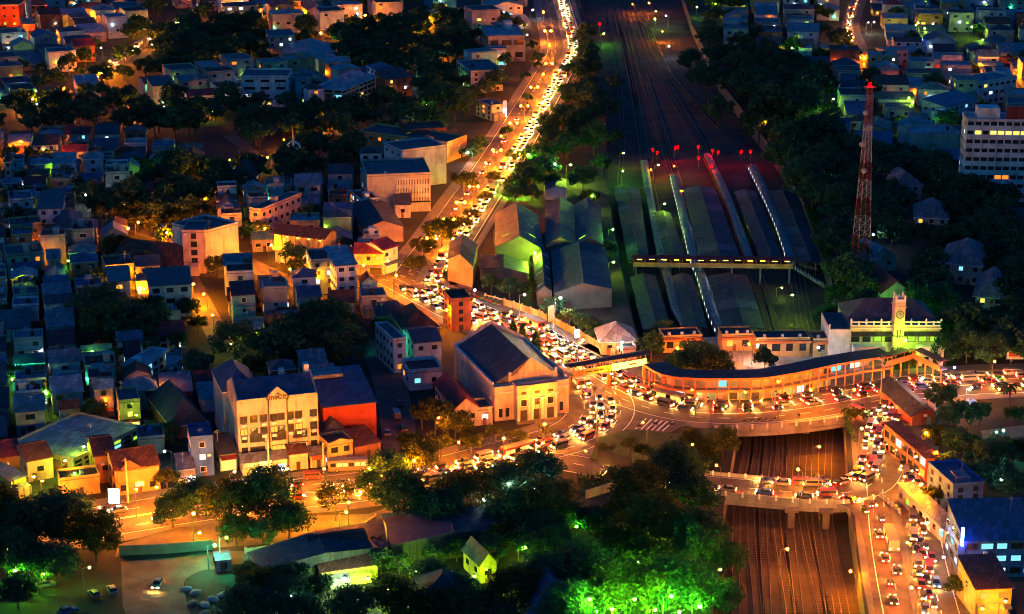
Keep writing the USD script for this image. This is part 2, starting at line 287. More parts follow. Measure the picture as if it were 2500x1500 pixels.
deck('road_bridge', 'narrow concrete bridge carrying the curved slip road over the tracks', unary_union([R4L.buffer(6.3, cap_style=2), FILLET.buffer(.6)]),
     [R4L.parallel_offset(6.1, 'left'), R4L.parallel_offset(6.1, 'right')], [G(1930, 1290, TZ), G(2015, 1292, TZ)])
DK = unary_union([ALLROAD.buffer(2.5), R2L.buffer(13.2), FCD, R4L.buffer(6.6), FILLET.buffer(2)]); shapely.prepare(DK); shapely.prepare(T_POLY)
def sunk(p): return T_POLY.contains(Point(*p)) and not DK.contains(Point(*p))
# pavements with kerbs
def pave(name, line, off, w, label, cut=None):
    l = line.parallel_offset(abs(off), 'left' if off > 0 else 'right', join_style=1)
    g = l.buffer(w / 2, cap_style=2, join_style=1).difference(ALLROAD.buffer(.05)).difference(T_POLY.difference(FCD))
    if cut is not None: g = g.difference(cut)
    g = MultiPolygon([x for x in getattr(g, 'geoms', [g]) if x.area > 8])
    structure(name, MB().slab(g, -.05, .13), 'pavement', label); return g
L1 = LINES['main_street']; L3 = LINES['boulevard']
pave('pavement', L1, 11.2, 2.4, 'pavement along the camera-right side of the main street'); pave('pavement', L1, -11.8, 3.6, 'shopfront pavement along the left side of the main street')
pave('pavement', R2L, 12, 5, 'wide pavement on the station side of the road'); pave('pavement', R2L, -11.4, 3.6, 'pavement on the near side of the station road')
pave('pavement', L3, 11.3, 3.5, 'pavement on the near side of the boulevard', FORE); pave('pavement', L3, -11.3, 3.8, 'pavement in front of the hotel and hall')
pave('pavement', LINES['bridge_road'], 9.8, 2.6, 'pavement on the right side of the bridge road'); pave('pavement', LINES['bridge_road'], -9.8, 2.4, 'narrow pavement between bridge road and cutting')
structure('median', MB().slab(L1.parallel_offset(.3, 'right').buffer(1.2, cap_style=2), .0, .16), 'pavement', 'raised planted strip down the middle of the main street')
structure('traffic_island', MB().slab(pxpoly([(2178, 1215), (2196, 1240), (2215, 1340), (2240, 1470), (2262, 1600), (2250, 1600), (2222, 1460), (2196, 1330), (2176, 1250)]), .0, .18), 'pavement', 'narrow raised island splitting the bridge road at the junction')
structure('traffic_island', MB().slab(pxpoly([(1460, 1070), (1530, 1050), (1660, 1060), (1760, 1040), (1780, 1090), (1700, 1160), (1560, 1142), (1440, 1122)]), .0, .16), 'grass', 'planted triangular island between the curve and the slip road')
# painted lines
def dashes(line, off, on=3., gap=4.5, w=.16, s0=0, s1=None, solid=False):
    l = line.parallel_offset(abs(off), 'left' if off > 0 else 'right', join_style=1) if off else line
    s1 = l.length + s1 if (s1 or 0) < 0 else (s1 or l.length); m = MB(); s = s0
    while s < s1:
        e = min(s1, s + (4 if solid else on)); a, b = l.interpolate(s), l.interpolate(e); d = np.array([b.x - a.x, b.y - a.y]); L = np.hypot(*d)
        if L > .2:
            n = np.array([-d[1], d[0]]) / L * w / 2
            m.poly([(a.x - n[0], a.y - n[1], .0), (b.x - n[0], b.y - n[1], 0), (b.x + n[0], b.y + n[1], 0), (a.x + n[0], a.y + n[1], 0)])
        s = e if solid else s + on + gap
    return m
def lines(name, line, offs, label, **k):
    t = MB()
    for o in offs:
        solid = isinstance(o, tuple); d = dashes(line, o[0] if solid else o, solid=solid, w=.22, **k); n = len(t.v); t.v += [(x, y, .014) for x, y, z in d.v]; t.c += d.c; t.i += [n + j for j in d.i]
    p = part('/World', name, t, 'paint_white'); p.SetCustomDataByKey('kind', 'structure'); p.SetCustomDataByKey('label', label)
lines('lane_markings', L1, [(8.8,), 5.2, (-9.5,), -5.2], 'white painted lines along the main street', s1=-12)
lines('lane_markings', R2L, [(8.9,), 5.4, 2., (-1.5,), -5., (-8.9,)], 'white painted lane lines along the station road', s0=8)
lines('lane_markings', L3, [(8.9,), 5.2, (.3,), (-.3,), -4.6, (-8.9,)], 'white painted lane lines along the boulevard', s0=40)
lines('lane_markings', R4L, [(5.2,), 0., (-5.2,)], 'white painted lines along the slip road'); lines('lane_markings', LINES['bridge_road'], [(7.9,), 4.2, -4.2, (-7.9,)], 'white painted lines along the bridge road', s0=45)
hm = MB()
for k in range(6):
    a, b = G(1552 + k * 13, 1048 + k * 1.0), G(1578 + k * 13, 1022 + k * 1.6); d = b - a; n = np.array([-d[1], d[0]]) / np.hypot(*d) * .22
    hm.poly([(*(a - n), .016), (*(a + n), .016), (*(b + n), .016), (*(b - n), .016)])
p_ = part('/World', 'hatched_marking', hm, 'paint_white'); p_.SetCustomDataByKey('kind', 'structure'); p_.SetCustomDataByKey('label', 'white diagonal hatching on the dark asphalt apex')
structure('teal_lit_path', MB().sheet(pxpoly([(2395, 1052), (2560, 1030), (2560, 1062), (2400, 1074)]), .006), 'pavement', 'pale path crossing the gardens at the right edge')
structure('goods_yard', MB().sheet(pxpoly([(1290, 470), (1480, 440), (1512, 640), (1540, 790), (1430, 775), (1240, 680), (1200, 600)]), .003), 'ballast', 'bare dark yard around the railway sheds')
# ---------------------------------------------------------------- railway tracks
def track(px, label):
    l = LineString(spline([G(u, v, TZ) for u, v in px], 5.)); t = thing('railway_track', label, 'track')
    part(t, 'ballast_bed', MB().slab(l.buffer(1.6, cap_style=2), TZ - .1, TZ + .16), 'ballast')
    sl = MB()
    for s in np.arange(1, min(l.length, 460), 1.3):
        a, b = l.interpolate(s), l.interpolate(s + .1); d = np.array([b.x - a.x, b.y - a.y]); d /= np.hypot(*d) + 1e-9; n = np.array([-d[1], d[0]]); c = np.array([a.x, a.y])
        q = [c - n * 1.3 - d * .12, c + n * -1.3 + d * .12, c + n * 1.3 + d * .12, c + n * 1.3 - d * .12]; sl.poly([(*p, TZ + .2) for p in q])
    part(t, 'sleepers', sl, 'bark', kind='stuff')
    for o in ('left', 'right'):
        r = l.parallel_offset(.84, o, join_style=1); part(t, 'rail', MB().slab(r.buffer(.06, cap_style=2), TZ + .21, TZ + .36), 'rail_steel')
    return l
TRK = [([(1790, 1640), (1796, 1500), (1800, 1250), (1822, 1030), (1740, 900), (1660, 800), (1634, 720), (1612, 637), (1582, 480), (1560, 330), (1530, 150), (1490, 0)], 'leftmost track, beside the first platform train'),
       ([(1852, 1640), (1850, 1500), (1832, 1250), (1846, 1030), (1760, 900), (1676, 800), (1648, 720), (1626, 637), (1598, 480), (1572, 330), (1536, 150), (1500, 0)], 'track between the two leftmost island platforms'),
       ([(1872, 1640), (1874, 1500), (1862, 1250), (1872, 1030), (1800, 900), (1744, 800), (1712, 700), (1690, 637), (1652, 480), (1610, 330), (1556, 150), (1515, 0)], 'track holding the brightly lit train'),
       ([(1932, 1640), (1930, 1500), (1894, 1250), (1900, 1030), (1830, 900), (1760, 800), (1727, 700), (1704, 637), (1668, 480), (1624, 330), (1566, 150), (1525, 0)], 'track just right of the brightly lit train'),
       ([(1958, 1640), (1952, 1500), (1926, 1250), (1930, 1030), (1905, 900), (1876, 800), (1848, 700), (1822, 637), (1764, 480), (1690, 330), (1590, 150), (1535, 0)], 'track right of the widest canopy'),
       ([(2020, 1640), (2008, 1500), (1958, 1250), (1962, 1030), (1930, 900), (1896, 800), (1866, 700), (1838, 637), (1778, 480), (1704, 330), (1602, 150), (1545, 0)], 'track along the green-lit platform edge'),
       ([(2040, 1640), (2028, 1500), (1990, 1250), (1992, 1030), (1976, 900), (1950, 780), (1925, 637), (1862, 480), (1780, 340), (1640, 190), (1575, 60), (1560, 0)], 'track left of the rightmost canopy'),
       ([(2078, 1640), (2064, 1500), (2022, 1250), (2024, 1030), (2006, 900), (1976, 780), (1944, 637), (1880, 480), (1800, 345), (1650, 200), (1590, 80), (1570, 0)], 'rightmost track along the embankment'),
       ([(1550, 640), (1524, 560), (1512, 450), (1520, 330), (1505, 150), (1480, 0)], 'siding between the goods shed and first canopy')]
TL = [track(*t) for t in TRK]
# ================================================================ buildings
def building(name, label, cat, P0, P1, d, h, wall='wall_white', roof='flat', rm='roof_slate', rise=2.4, floors=2, bay=3.4, ww=1.3, wh=1.3, lit=.10, z0=0., group=None, desc=None,
             wins='fs', shop=False, tank=0, over=.35, frame=False, ridge='x', parapet=.7, lits=None, clutter=0, bulbs=0, balcony=0, blank=0):
    P0, P1 = np.array(P0, float), np.array(P1, float); e = P1 - P0; w = float(np.hypot(*e)); rot = math.atan2(e[1], e[0])
    t = thing(name, label, cat, P0, z0, rot, group, desc)
    ca, sa = math.cos(rot), math.sin(rot); toW = lambda x, y: np.array([P0[0] + ca * x - sa * y, P0[1] + sa * x + ca * y])
    OCC.append(Polygon([toW(0, 0), toW(w, 0), toW(w, d), toW(0, d)]))
    t_info = dict(w=w, d=d, h=h, toW=toW, rot=rot)
    m = MB().box(0, w, 0, d, -.2, h); rk = h
    if roof in ('gable', 'hip', 'shed'): rk = h + rise
    if roof == 'gable':
        L, W, ax = (w, d, 'x') if ridge == 'x' else (d, w, 'y')
        sl = rise / (W / 2); o = over
        m.sweep([(.05, h + .002), (W - .05, h + .002), (W / 2, h + rise - .12)], .06, L - .06, ax)
        part(t, 'wall', m, wall)
        part(t, 'roof', MB().sweep([(-o, h - o * sl + .06), (W / 2, h + rise + .06), (W / 2, h + rise + .28), (-o, h - o * sl + .26)], -o, L + o, ax)
             .sweep([(W + o, h - o * sl + .26), (W / 2 + .001, h + rise + .28), (W / 2 + .001, h + rise + .06), (W + o, h - o * sl + .06)], -o, L + o, ax), rm)
        part(t, 'ridge_cap', MB().sweep([(W / 2 - .2, h + rise + .2), (W / 2 + .2, h + rise + .2), (W / 2, h + rise + .42)], -o, L + o, ax), rm)
    elif roof == 'hip':
        part(t, 'wall', m, wall); o = over; a = [(-o, -o), (w + o, -o), (w + o, d + o), (-o, d + o)]; q = MB(); k = min(w, d) / 2
        r = [(k, d / 2), (w - k, d / 2)] if w >= d else [(w / 2, k), (w / 2, d - k)]
        z, zt = h + .01, h + rise; A = [(x, y, z) for x, y in a]; B = [(x, y, zt) for x, y in r]
        q.poly(A[::-1])
        if w >= d: q.poly([A[0], A[1], B[1], B[0]]).poly([A[1], A[2], B[1]]).poly([A[2], A[3], B[0], B[1]]).poly([A[3], A[0], B[0]])
        else: q.poly([A[0], A[1], B[0]]).poly([A[1], A[2], B[1], B[0]]).poly([A[2], A[3], B[1]]).poly([A[3], A[0], B[0], B[1]])
        part(t, 'roof', q, rm)
        part(t, 'eaves_board', MB().box(-o, w + o, -o, -o + .1, h - .22, h + .008).box(w + o - .1, w + o, -o + .1, d + o, h - .22, h + .008).box(-o, -o + .1, -o + .1, d + o, h - .22, h + .008), 'trim_white')
    elif roof == 'shed':
        m.sweep([(.05, h + .002), (d - .05, h + .002), (d - .05, h + rise - .1)], .06, w - .06, 'x'); part(t, 'wall', m, wall); s = rise / d
        part(t, 'roof', MB().sweep([(-over, h - over * s + .05), (d + over, h + rise + over * s + .05), (d + over, h + rise + over * s + .2), (-over, h - over * s + .2)], -over, w + over, 'x'), rm)
    elif roof == 'none': part(t, 'wall', m, wall)
    else:
        part(t, 'wall', m, wall); part(t, 'roof', MB().box(-.12, w + .12, -.12, d + .12, h + .002, h + .2), rm)
        if parapet: p = parapet; part(t, 'parapet', MB().box(-.1, w + .1, -.1, .12, h + .203, h + .2 + p).box(-.1, w + .1, d - .12, d + .1, h + .203, h + .2 + p).box(-.1, .12, .12, d - .12, h + .203, h + .2 + p).box(w - .12, w + .1, .12, d - .12, h + .203, h + .2 + p), wall)
    fh = h / floors
    C = np.array([0., 0.]); lits = lits or LITS
    def win(face, s, z, a, b, L=False):
        g = R.choice(lits) if L else 'glass'
        def bx(mm, s0, s1, z_0, z_1, o0, o1):
            if face == 'f': return mm.box(s0, s1, -o1, -o0, z_0, z_1)
            if face == 'r': return mm.box(w + o0, w + o1, s0, s1, z_0, z_1)
            return mm.box(-o1, -o0, s0, s1, z_0, z_1)
        if frame:
            f = part(t, 'window', bx(bx(bx(bx(MB(), s - a / 2 - .1, s + a / 2 + .1, z - b / 2 - .1, z - b / 2, 0, .12), s - a / 2 - .1, s + a / 2 + .1, z + b / 2, z + b / 2 + .1, 0, .12), s - a / 2 - .1, s - a / 2, z - b / 2, z + b / 2, 0, .12), s + a / 2, s + a / 2 + .1, z - b / 2, z + b / 2, 0, .12), 'trim_dark' if frame == 1 else frame)
            part(f, 'pane', bx(MB(), s - a / 2, s + a / 2, z - b / 2, z + b / 2, .0, .045), g)
        else: part(t, 'window', bx(MB(), s - a / 2, s + a / 2, z - b / 2, z + b / 2, 0, .05), g)
    faces = [('f', w)] if 'f' in wins else []
    if 's' in wins:
        if np.dot(C - toW(w, d / 2), (ca, sa)) > 0: faces.append(('r', d))
        if np.dot(C - toW(0, d / 2), (-ca, -sa)) > 0: faces.append(('l', d))
    for face, ln in faces:
        n = max(1, int((ln - .8) / bay))
        for fl in range(1 if (shop and face == 'f') else 0, floors):
            for k in range(n):
                if blank and R.random() < blank: continue
                win(face, (k + .5) * ln / n, fl * fh + fh * .56, min(ww * R.choice((1, 1, 1.25)), ln / n * .8), min(wh, fh * .62), R.random() < lit)
    if shop:
        n = max(1, int(w / 4))
        for k in range(n):
            x0, x1 = (k + .08) * w / n, (k + .92) * w / n; L = R.random() < shop
            part(t, 'shopfront', MB().box(x0, x1, -.07, 0, .15, min(2.7, fh * .72)), R.choice(lits) if L else R.choice(['trim_dark', 'metal_grey', 'wall_teal']))
        part(t, 'awning', MB().sweep([(-1.5, fh * .78), (-.02, fh * .9), (-.02, fh * .95), (-1.5, fh * .82)], .1, w - .1, 'x'), R.choice(['roof_red', 'roof_metal', 'trim_orange', 'wall_ochre', 'roof_blue']))
    elif not blank or R.random() < .7:
        x = w * R.uniform(.2, .8); part(t, 'door', MB().box(x - .5, x + .5, -.07, 0, 0, 2.1), R.choice(['trim_dark', 'bark', 'wall_teal', 'wall_brick']))
    if balcony and floors > 1 and w > 5:
        for fl in range(1, floors):
            z = fl * fh; x0, x1 = (.2, w - .2) if balcony > 1 else (w * .12, w * .6)
            bl = part(t, 'balcony', MB().box(x0, x1, -1.1, -.02, z - .12, z + .02), wall); part(bl, 'railing', MB().box(x0, x1, -1.1, -1.04, z + .85, z + .95).box(x0, x1, -1.1, -1.06, z + .4, z + .46).box(x0, x0 + .06, -1.1, -1.04, z + .02, z + .85).box(x1 - .06, x1, -1.1, -1.04, z + .02, z + .85), R.choice(['metal_grey', 'trim_white', 'trim_dark']))
    for k in range(bulbs):
        xx = R.uniform(.3, w - .3); part(t, 'wall_lamp', MB().add(*ico(.17, (xx, -.35, R.uniform(2.2, max(2.3, h * .7))))), R.choice(['lamp_cool_dim', 'lamp_cool_dim', 'lamp_warm_dim', 'lamp_lime_dim', 'lamp_teal_dim', 'lamp_sodium_dim']))
    for k in range(clutter):
        c_ = R.choice('abcdef'); x, y = R.uniform(.6, max(.7, w - 2.4)), R.uniform(.8, max(.9, d - 2.4))
        if c_ == 'a' and roof == 'flat': part(t, 'stair_cabin', MB().box(x, x + 1.9, y, y + 2.2, h + .2, h + 2.3).box(x - .2, x + 2.1, y - .2, y + 2.4, h + 2.3, h + 2.42), wall)
        elif c_ == 'b' and roof == 'flat': part(t, 'roof_shelter', MB().sweep([(y, h + 1.7), (min(d, y + 3.2), h + 2.2), (min(d, y + 3.2), h + 2.3), (y, h + 1.8)], x, min(w, x + 3.4), 'x').box(x, x + .1, y, y + .1, h + .2, h + 1.7).box(min(w, x + 3.4) - .1, min(w, x + 3.4), y, y + .1, h + .2, h + 1.7), R.choice(['roof_metal', 'roof_slate', 'roof_tile']))
        elif c_ == 'c': xx = R.uniform(.4, max(.5, w - 1.4)); zz = R.uniform(2.4, max(2.5, h - .8)); part(t, 'air_conditioner', MB().box(xx, xx + .85, -.5, -.02, zz, zz + .6), 'trim_white')
        elif c_ == 'd': e2 = R.uniform(1.6, 3.0); h2 = min(h * .62, 3.2); part(t, 'lean_to', MB().sweep([(-e2, .0), (-.01, .0), (-.01, h2 + .5), (-e2, h2)], .2, w * R.uniform(.45, .95), 'x'), R.choice([wall, 'wall_concrete', 'roof_metal', 'wall_brick']))
        elif c_ == 'e' and roof == 'flat': part(t, 'water_tank', MB().lathe([(.6, h + .2), (.6, h + 1.5), (.25, h + 1.8)], 8, (x, y)), R.choice(['plastic_black', 'plastic_blue']))
        elif c_ == 'f': part(t, 'aerial', MB().box(x, x + .07, y, y + .07, h, h + rise + 2.6).box(x - .7, x + .7, y, y + .05, h + rise + 2.2, h + rise + 2.26).box(x - .5, x + .5, y, y + .05, h + rise + 1.8, h + rise + 1.86), 'metal_grey')
    for k in range(tank):
        x, y = R.uniform(1, max(1.1, w - 1)), R.uniform(1, max(1.1, d - 1)); s = part(t, 'water_tank', MB().lathe([(.75, h + .2), (.75, h + 1.5), (.5, h + 1.8), (.2, h + 1.85)], 10, (x, y)), R.choice(['plastic_black', 'plastic_black', 'plastic_blue']))
    return t, t_info
def B(name, label, cat, uL, vL, uR, vR, d, h=None, vtop=None, **k):
    P0, P1 = G(uL, vL), G(uR, vR)
    if vtop is not None: h = HT(P0, vtop)
    return building(name, label, cat, P0, P1, d, h, **k)
def quad_shed(name, label, cat, c4, z, rise, rm, wall=None, zb=0., fascia='trim_dark', posts=0, base=None, sky=()):
    """ridged roof over four corners given in the photograph at eaves height: far left, far right, near right, near left"""
    fl, fr, nr, nl = [np.array([*G(u, v, z), z]) for u, v in c4]; up = np.array([0, 0, rise])
    t = thing(name, label, cat, nl[:2]); x0, y0 = nl[:2]; o = np.array([x0, y0, 0]); fl, fr, nr, nl = fl - o, fr - o, nr - o, nl - o
    rf, rn = (fl + fr) / 2 + up, (nl + nr) / 2 + up; dz = np.array([0, 0, -.22])
    for a, b, c_, d_, nm in ((fl, rf, rn, nl, 'roof_slope'), (rf, fr, nr, rn, 'roof_slope')):
        n = max(1, int(np.linalg.norm(d_ - a) / 9)); m = MB()
        for k in range(n):          # sheets, each a few centimetres proud of the next
            s0, s1 = k / n, (k + .997) / n; lift = np.array([0, 0, .05 * (k % 2)])
            p0, p1, p2, p3 = a + (d_ - a) * s0 + lift, b + (c_ - b) * s0 + lift, b + (c_ - b) * s1 + lift, a + (d_ - a) * s1 + lift
            part(t, 'roof_sheet', MB().add([p0 + dz, p1 + dz, p2 + dz, p3 + dz, p0, p1, p2, p3], [(0, 1, 2, 3), (7, 6, 5, 4), (0, 4, 5, 1), (1, 5, 6, 2), (2, 6, 7, 3), (3, 7, 4, 0)]), rm if k % 3 else R.choice([rm, 'roof_dark', 'roof_slate']))
    part(t, 'ridge_cap', MB().tube(rf + (0, 0, .06), rn + (0, 0, .06), .18, 5), rm)
    if wall:
        m = MB(); q = [p * (1, 1, 0) for p in (fl, fr, nr, nl)]; cen = sum(q) / 4; q = [cen + (p - cen) * .975 for p in q]
        for a, b in ((0, 1), (1, 2), (2, 3), (3, 0)): m.poly([(*q[b][:2], zb), (*q[a][:2], zb), (*q[a][:2], z - .24), (*q[b][:2], z - .24)])
        for a, b, r in ((q[0], q[1], rf), (q[3], q[2], rn)):
            c2 = cen[:2] + (r[:2] - cen[:2]) * .975; m.poly([(*a[:2], z - .24), (*b[:2], z - .24), (*c2, z + rise - .26)])
        part(t, 'wall', m, wall)
    if posts:
        for s in np.linspace(.03, .97, posts):
            for a, b in ((nl + (nr - nl) * .3, fl + (fr - fl) * .3), (nl + (nr - nl) * .7, fl + (fr - fl) * .7)):
                p = a + (b - a) * s; part(t, 'post', MB().tube((p[0], p[1], zb), (p[0], p[1], z + rise * .5 - .2), .14, 6), 'metal_grey')
    if base is not None:
        cen = (fl + fr + nr + nl) / 4; pg = Polygon([tuple((cen + (p - cen) * base)[:2]) for p in (fl, fr, nr, nl)]); part(t, 'platform', MB().slab(pg, zb, zb + 1.0), 'pavement')
    for s, w_, side in sky:
        a, b = (nl, fl) if side < 0 else (nr, fr); e = a + (b - a) * s; r_ = rn + (rf - rn) * s; p = e * .55 + r_ * .45; dx = (b - a) / np.linalg.norm(b - a) * .6; dy = (r_ - e) / np.linalg.norm(r_ - e) * 1.2; u_ = np.array([0, 0, .12])
        part(t, 'skylight', MB().add([p - dx - dy + u_, p + dx - dy + u_, p + dx + dy + u_, p - dx + dy + u_, p - dx - dy - u_, p + dx - dy - u_, p + dx + dy - u_, p - dx + dy - u_], [(0, 1, 2, 3), (0, 4, 5, 1), (1, 5, 6, 2), (2, 6, 7, 3), (3, 7, 4, 0)]), w_)
    OCC.append(Polygon([G(u, v, z) for u, v in c4]).buffer(0))
    return t

# ---------------------------------------------------------------- the hotel
P0, P1 = G(585, 1142), G(780, 1120)
hot, hi = building('hotel', 'cream five-storey hotel with gabled centre, curly sign and steep blue roof', 'hotel', P0, P1, 15, 17.2, 'wall_cream', 'none', floors=5, wins='', blank=1)
w = hi['w']
part(hot, 'roof', MB().sweep([(-.1, 17.25), (7.5, 20.6), (15.1, 17.25), (15.1, 17.15), (-.1, 17.15)], .35, w - .35, 'x'), 'roof_blue')
part(hot, 'gable_wall', MB().prism([(0, 0), (.35, 0), (.35, 15), (0, 15)], 17.2, 17.6).sweep([(0, 17.61), (15, 17.61), (7.5, 21.2)], 0, .35, 'x'), 'wall_cream')
part(hot, 'gable_wall', MB().prism([(w - .35, 0), (w, 0), (w, 15), (w - .35, 15)], 17.2, 17.6).sweep([(0, 17.61), (15, 17.61), (7.5, 21.2)], w - .35, w, 'x'), 'wall_cream')
part(hot, 'front_parapet', MB().box(.36, w - .36, -.15, .25, 17.2, 17.75), 'wall_cream')
g0, g1 = w * .385, w * .615
part(hot, 'centre_gable', MB().sweep([(g0, 17.2), (g1, 17.2), (g1, 18.3), ((g0 + g1) / 2, 20.4), (g0, 18.3)], -.35, .35, 'y'), 'wall_cream')
for x in (g0 - .15, g1 - .15): part(hot, 'drainpipe', MB().box(x, x + .3, -.3, 0, .2, 17.2), 'trim_dark')
for lx, rx in ((g0, g1),): part(hot, 'centre_bay', MB().box(lx + .16, rx - .16, -.22, 0, 3.8, 17.19), 'wall_cream')
tm = meshkit.text_mesh('OneCity', 1.15, .1, bold=True); v_ = np.asarray(tm.vertices); wd = v_[:, 0].max()
part(hot, 'sign_lettering', MB().add(np.c_[v_[:, 0] - wd / 2 + (g0 + g1) / 2, -.38 - v_[:, 2], v_[:, 1] + 17.15], np.asarray(tm.faces)), 'trim_dark')
part(hot, 'sign_swash', MB().sweep([((g0 + g1) / 2 - .5, 18.3), ((g0 + g1) / 2 + .7, 18.6), ((g0 + g1) / 2 + .1, 18.95)], -.45, -.36, 'y'), 'trim_dark')
fl = 3.25
for f, row in ((4, (.075, .20, .32, .445, .535, .65, .755, .94)), (3, (.075, .20, .32, .445, .535, .65, .755, .94))):
    for k, x in enumerate(row):
        x *= w; z = f * fl - .55; y = -.24 if g0 < x < g1 else 0; litw = (f, k) in ((3, 0), (3, 3), (3, 6))
        fr = part(hot, 'window', MB().box(x - .95, x - .8, y - .1, y, z - .95, z + .95).box(x + .8, x + .95, y - .1, y, z - .95, z + .95).box(x - .8, x + .8, y - .1, y, z + .8, z + .95).box(x - .8, x + .8, y - .1, y, z - .95, z - .8).box(x - .05, x + .05, y - .09, y, z - .8, z + .8), 'trim_dark')
        part(fr, 'pane', MB().box(x - .8, x + .8, y - .05, y, z - .8, z + .8), 'lit_amber' if litw else 'glass')
        if k in (0, 2, 3, 5, 6, 7): part(hot, 'air_conditioner', MB().box(x - .55, x + .55, y - .62, y - .02, z - 1.75, z - 1.05), 'trim_white')
for f, xs in ((2, (.235, .50, .765)), (1, (.235, .50, .765))):
    for k, x in enumerate(xs):
        x *= w; z = f * fl + .9 - (.2 if f == 1 else 0); y = -.24 if g0 < x < g1 else 0; L = f == 1 and k > 0
        fr = part(hot, 'window', MB().box(x - 1.9, x + 1.9, y - .12, y, z + 1.0, z + 1.15).box(x - 1.9, x + 1.9, y - .12, y, z - 1.15, z - 1.0).box(x - 1.9, x - 1.78, y - .12, y, z - 1, z + 1).box(x + 1.78, x + 1.9, y - .12, y, z - 1, z + 1).box(x - .66, x - .58, y - .1, y, z - 1, z + 1).box(x + .58, x + .66, y - .1, y, z - 1, z + 1), 'trim_dark')
        part(fr, 'pane', MB().box(x - 1.78, x + 1.78, y - .05, y, z - 1, z + 1), 'lit_amber' if L else 'glass')
    x = .94 * w; part(hot, 'window', MB().box(x - .8, x + .8, -.08, 0, f * fl - .2, f * fl + 1.9), 'glass'); x = .075 * w; part(hot, 'window', MB().box(x - .8, x + .8, -.08, 0, f * fl - .1, f * fl + 1.9), 'glass')
part(hot, 'ground_floor_canopy', MB().box(-.3, w + .3, -1.6, -.02, 3.35, 3.7), 'wall_cream')
part(hot, 'water_tank', MB().box(w * .62, w * .68, 9, 11, 19.2, 21.3), 'wall_white'); part(hot, 'stair_tower', MB().box(w - 1.6, w - .4, 8, 10, 19, 22.5), 'wall_white')
building('hotel_rear_wing', 'blue metal roofed rear wing projecting behind the hotel', 'building', hi['toW'](-1., 15.3), hi['toW'](8., 15.3), 17, 14.8, 'wall_grey', 'hip', 'roof_blue', 4.5, 5, ridge='y', wins='', blank=1)
for x0, x1, m_, lab, hh in ((-.1, 11, 'sign_yellow', 'bright yellow-lit eatery under the left half of the hotel', 3.1), (11.6, 16.2, 'roof_tile', 'tile-canopied porch at the hotel centre', 4.2), (16.8, w + .5, 'wall_redpaint', 'row of red and orange shop signs below the hotel right half', 3.0)):
    a, b = hi['toW'](x0, -5.6), hi['toW'](x1, -5.6)
    s, si = building('shop', lab, 'shop', a, b, 3.8, hh, 'wall_cream', 'shed', 'roof_tile' if m_ == 'roof_tile' else 'roof_metal', .9, 1, wins='', blank=1)
    if m_ != 'roof_tile':
        n = int((x1 - x0) / 3.2)
        for k in range(n):
            c_ = ['lit_amber', 'lit_yellow', 'lit_white', 'lit_orange'][k % 4] if m_ == 'sign_yellow' else ['lit_orange', 'sign_red', 'lit_amber'][k % 3]
            part(s, 'shopfront', MB().box((k + .1) * (x1 - x0) / n, (k + .9) * (x1 - x0) / n, -.06, 0, .2, 2.1), c_); part(s, 'signboard', MB().box((k + .06) * (x1 - x0) / n, (k + .94) * (x1 - x0) / n, -.7, -.55, 2.3, 3.4), m_ if m_ != 'sign_yellow' or k % 2 else 'wall_cream')
    else: part(s, 'column', MB().box(.2, .5, -.4, -.1, 0, 4), 'wall_cream'); part(s, 'column', MB().box(4.1, 4.4, -.4, -.1, 0, 4), 'wall_cream'); part(s, 'lamp_strip', MB().box(.6, 4., -.1, -.02, 3., 3.2), 'lit_amber')
# red-walled building, its neighbours
rb, ri = B('red_walled_building', 'long building with blank red front wall and dark blue roof beside the hotel', 'building', 792, 1090, 920, 1076, 20, 10.5, wall='wall_redpaint', roof='shed', rm='roof_blue', rise=3.2, wins='', blank=1)
part(rb, 'roof_extension', MB().box(.5, ri['w'] * .6, 14, 19.6, 13.3, 14.2), 'roof_metal')
B('shop', 'old shop with hipped dark tile roof in front of the red wall', 'shop', 793, 1112, 848, 1106, 9, 5.2, wall='wall_grey', roof='hip', rm='roof_dark', rise=3., wins='')
sc, si = B('shop', 'weathered shop with curved pediment beside the hotel', 'shop', 803, 1142, 862, 1132, 7, 5.6, wall='wall_ochre', roof='flat', rm='roof_tile', floors=2, frame=1, bay=2.4, shop=.5)
ww_ = si['w']; part(sc, 'pediment', MB().sweep([(0, 5.8), (ww_, 5.8), (ww_ * .85, 6.6), (ww_ / 2, 7.3), (ww_ * .15, 6.6)], -.2, .1, 'y'), 'wall_ochre')
B('low_wall_building', 'low brown tiled lean-to right of the curved-pediment shop', 'building', 866, 1126, 930, 1112, 9, 3.6, wall='wall_brick', roof='shed', rm='roof_tile', rise=1.4, wins='', blank=1)
# ---------------------------------------------------------------- the theatre hall
FL, FR, BL = G(1208, 1030), G(1388, 1008), G(1128, 935)
hall, hi2 = building('theatre_hall', 'white classical theatre hall with stepped gable front and dark slate roof', 'hall', FL, FR, float(np.hypot(*(BL - FL))) * 1.12, 9.6, 'wall_cream', 'none', wins='', blank=1)
w, d = hi2['w'], hi2['d']; mx = w * .52
part(hall, 'roof', MB().sweep([(.5, 9.65), (w - .5, 9.65), (mx, 15.2)], 2.4, d - .4, 'y'), 'roof_slate')
for k in range(9): y = 3 + k * (d - 4) / 9; part(hall, 'roof_seam', MB().add([(.6, y, 9.72), (mx, y, 15.32), (mx, y + .14, 15.32), (.6, y + .14, 9.72)], [(0, 1, 2, 3)]).add([(w - .6, y, 9.72), (mx, y, 15.32), (mx, y + .14, 15.32), (w - .6, y + .14, 9.72)], [(3, 2, 1, 0)]), 'roof_dark')
part(hall, 'side_parapet', MB().box(-.1, .5, 2, d, 9.6, 10.3), 'wall_white'); part(hall, 'side_parapet', MB().box(w - .5, w + .1, 2, d, 9.6, 10.2), 'wall_white')
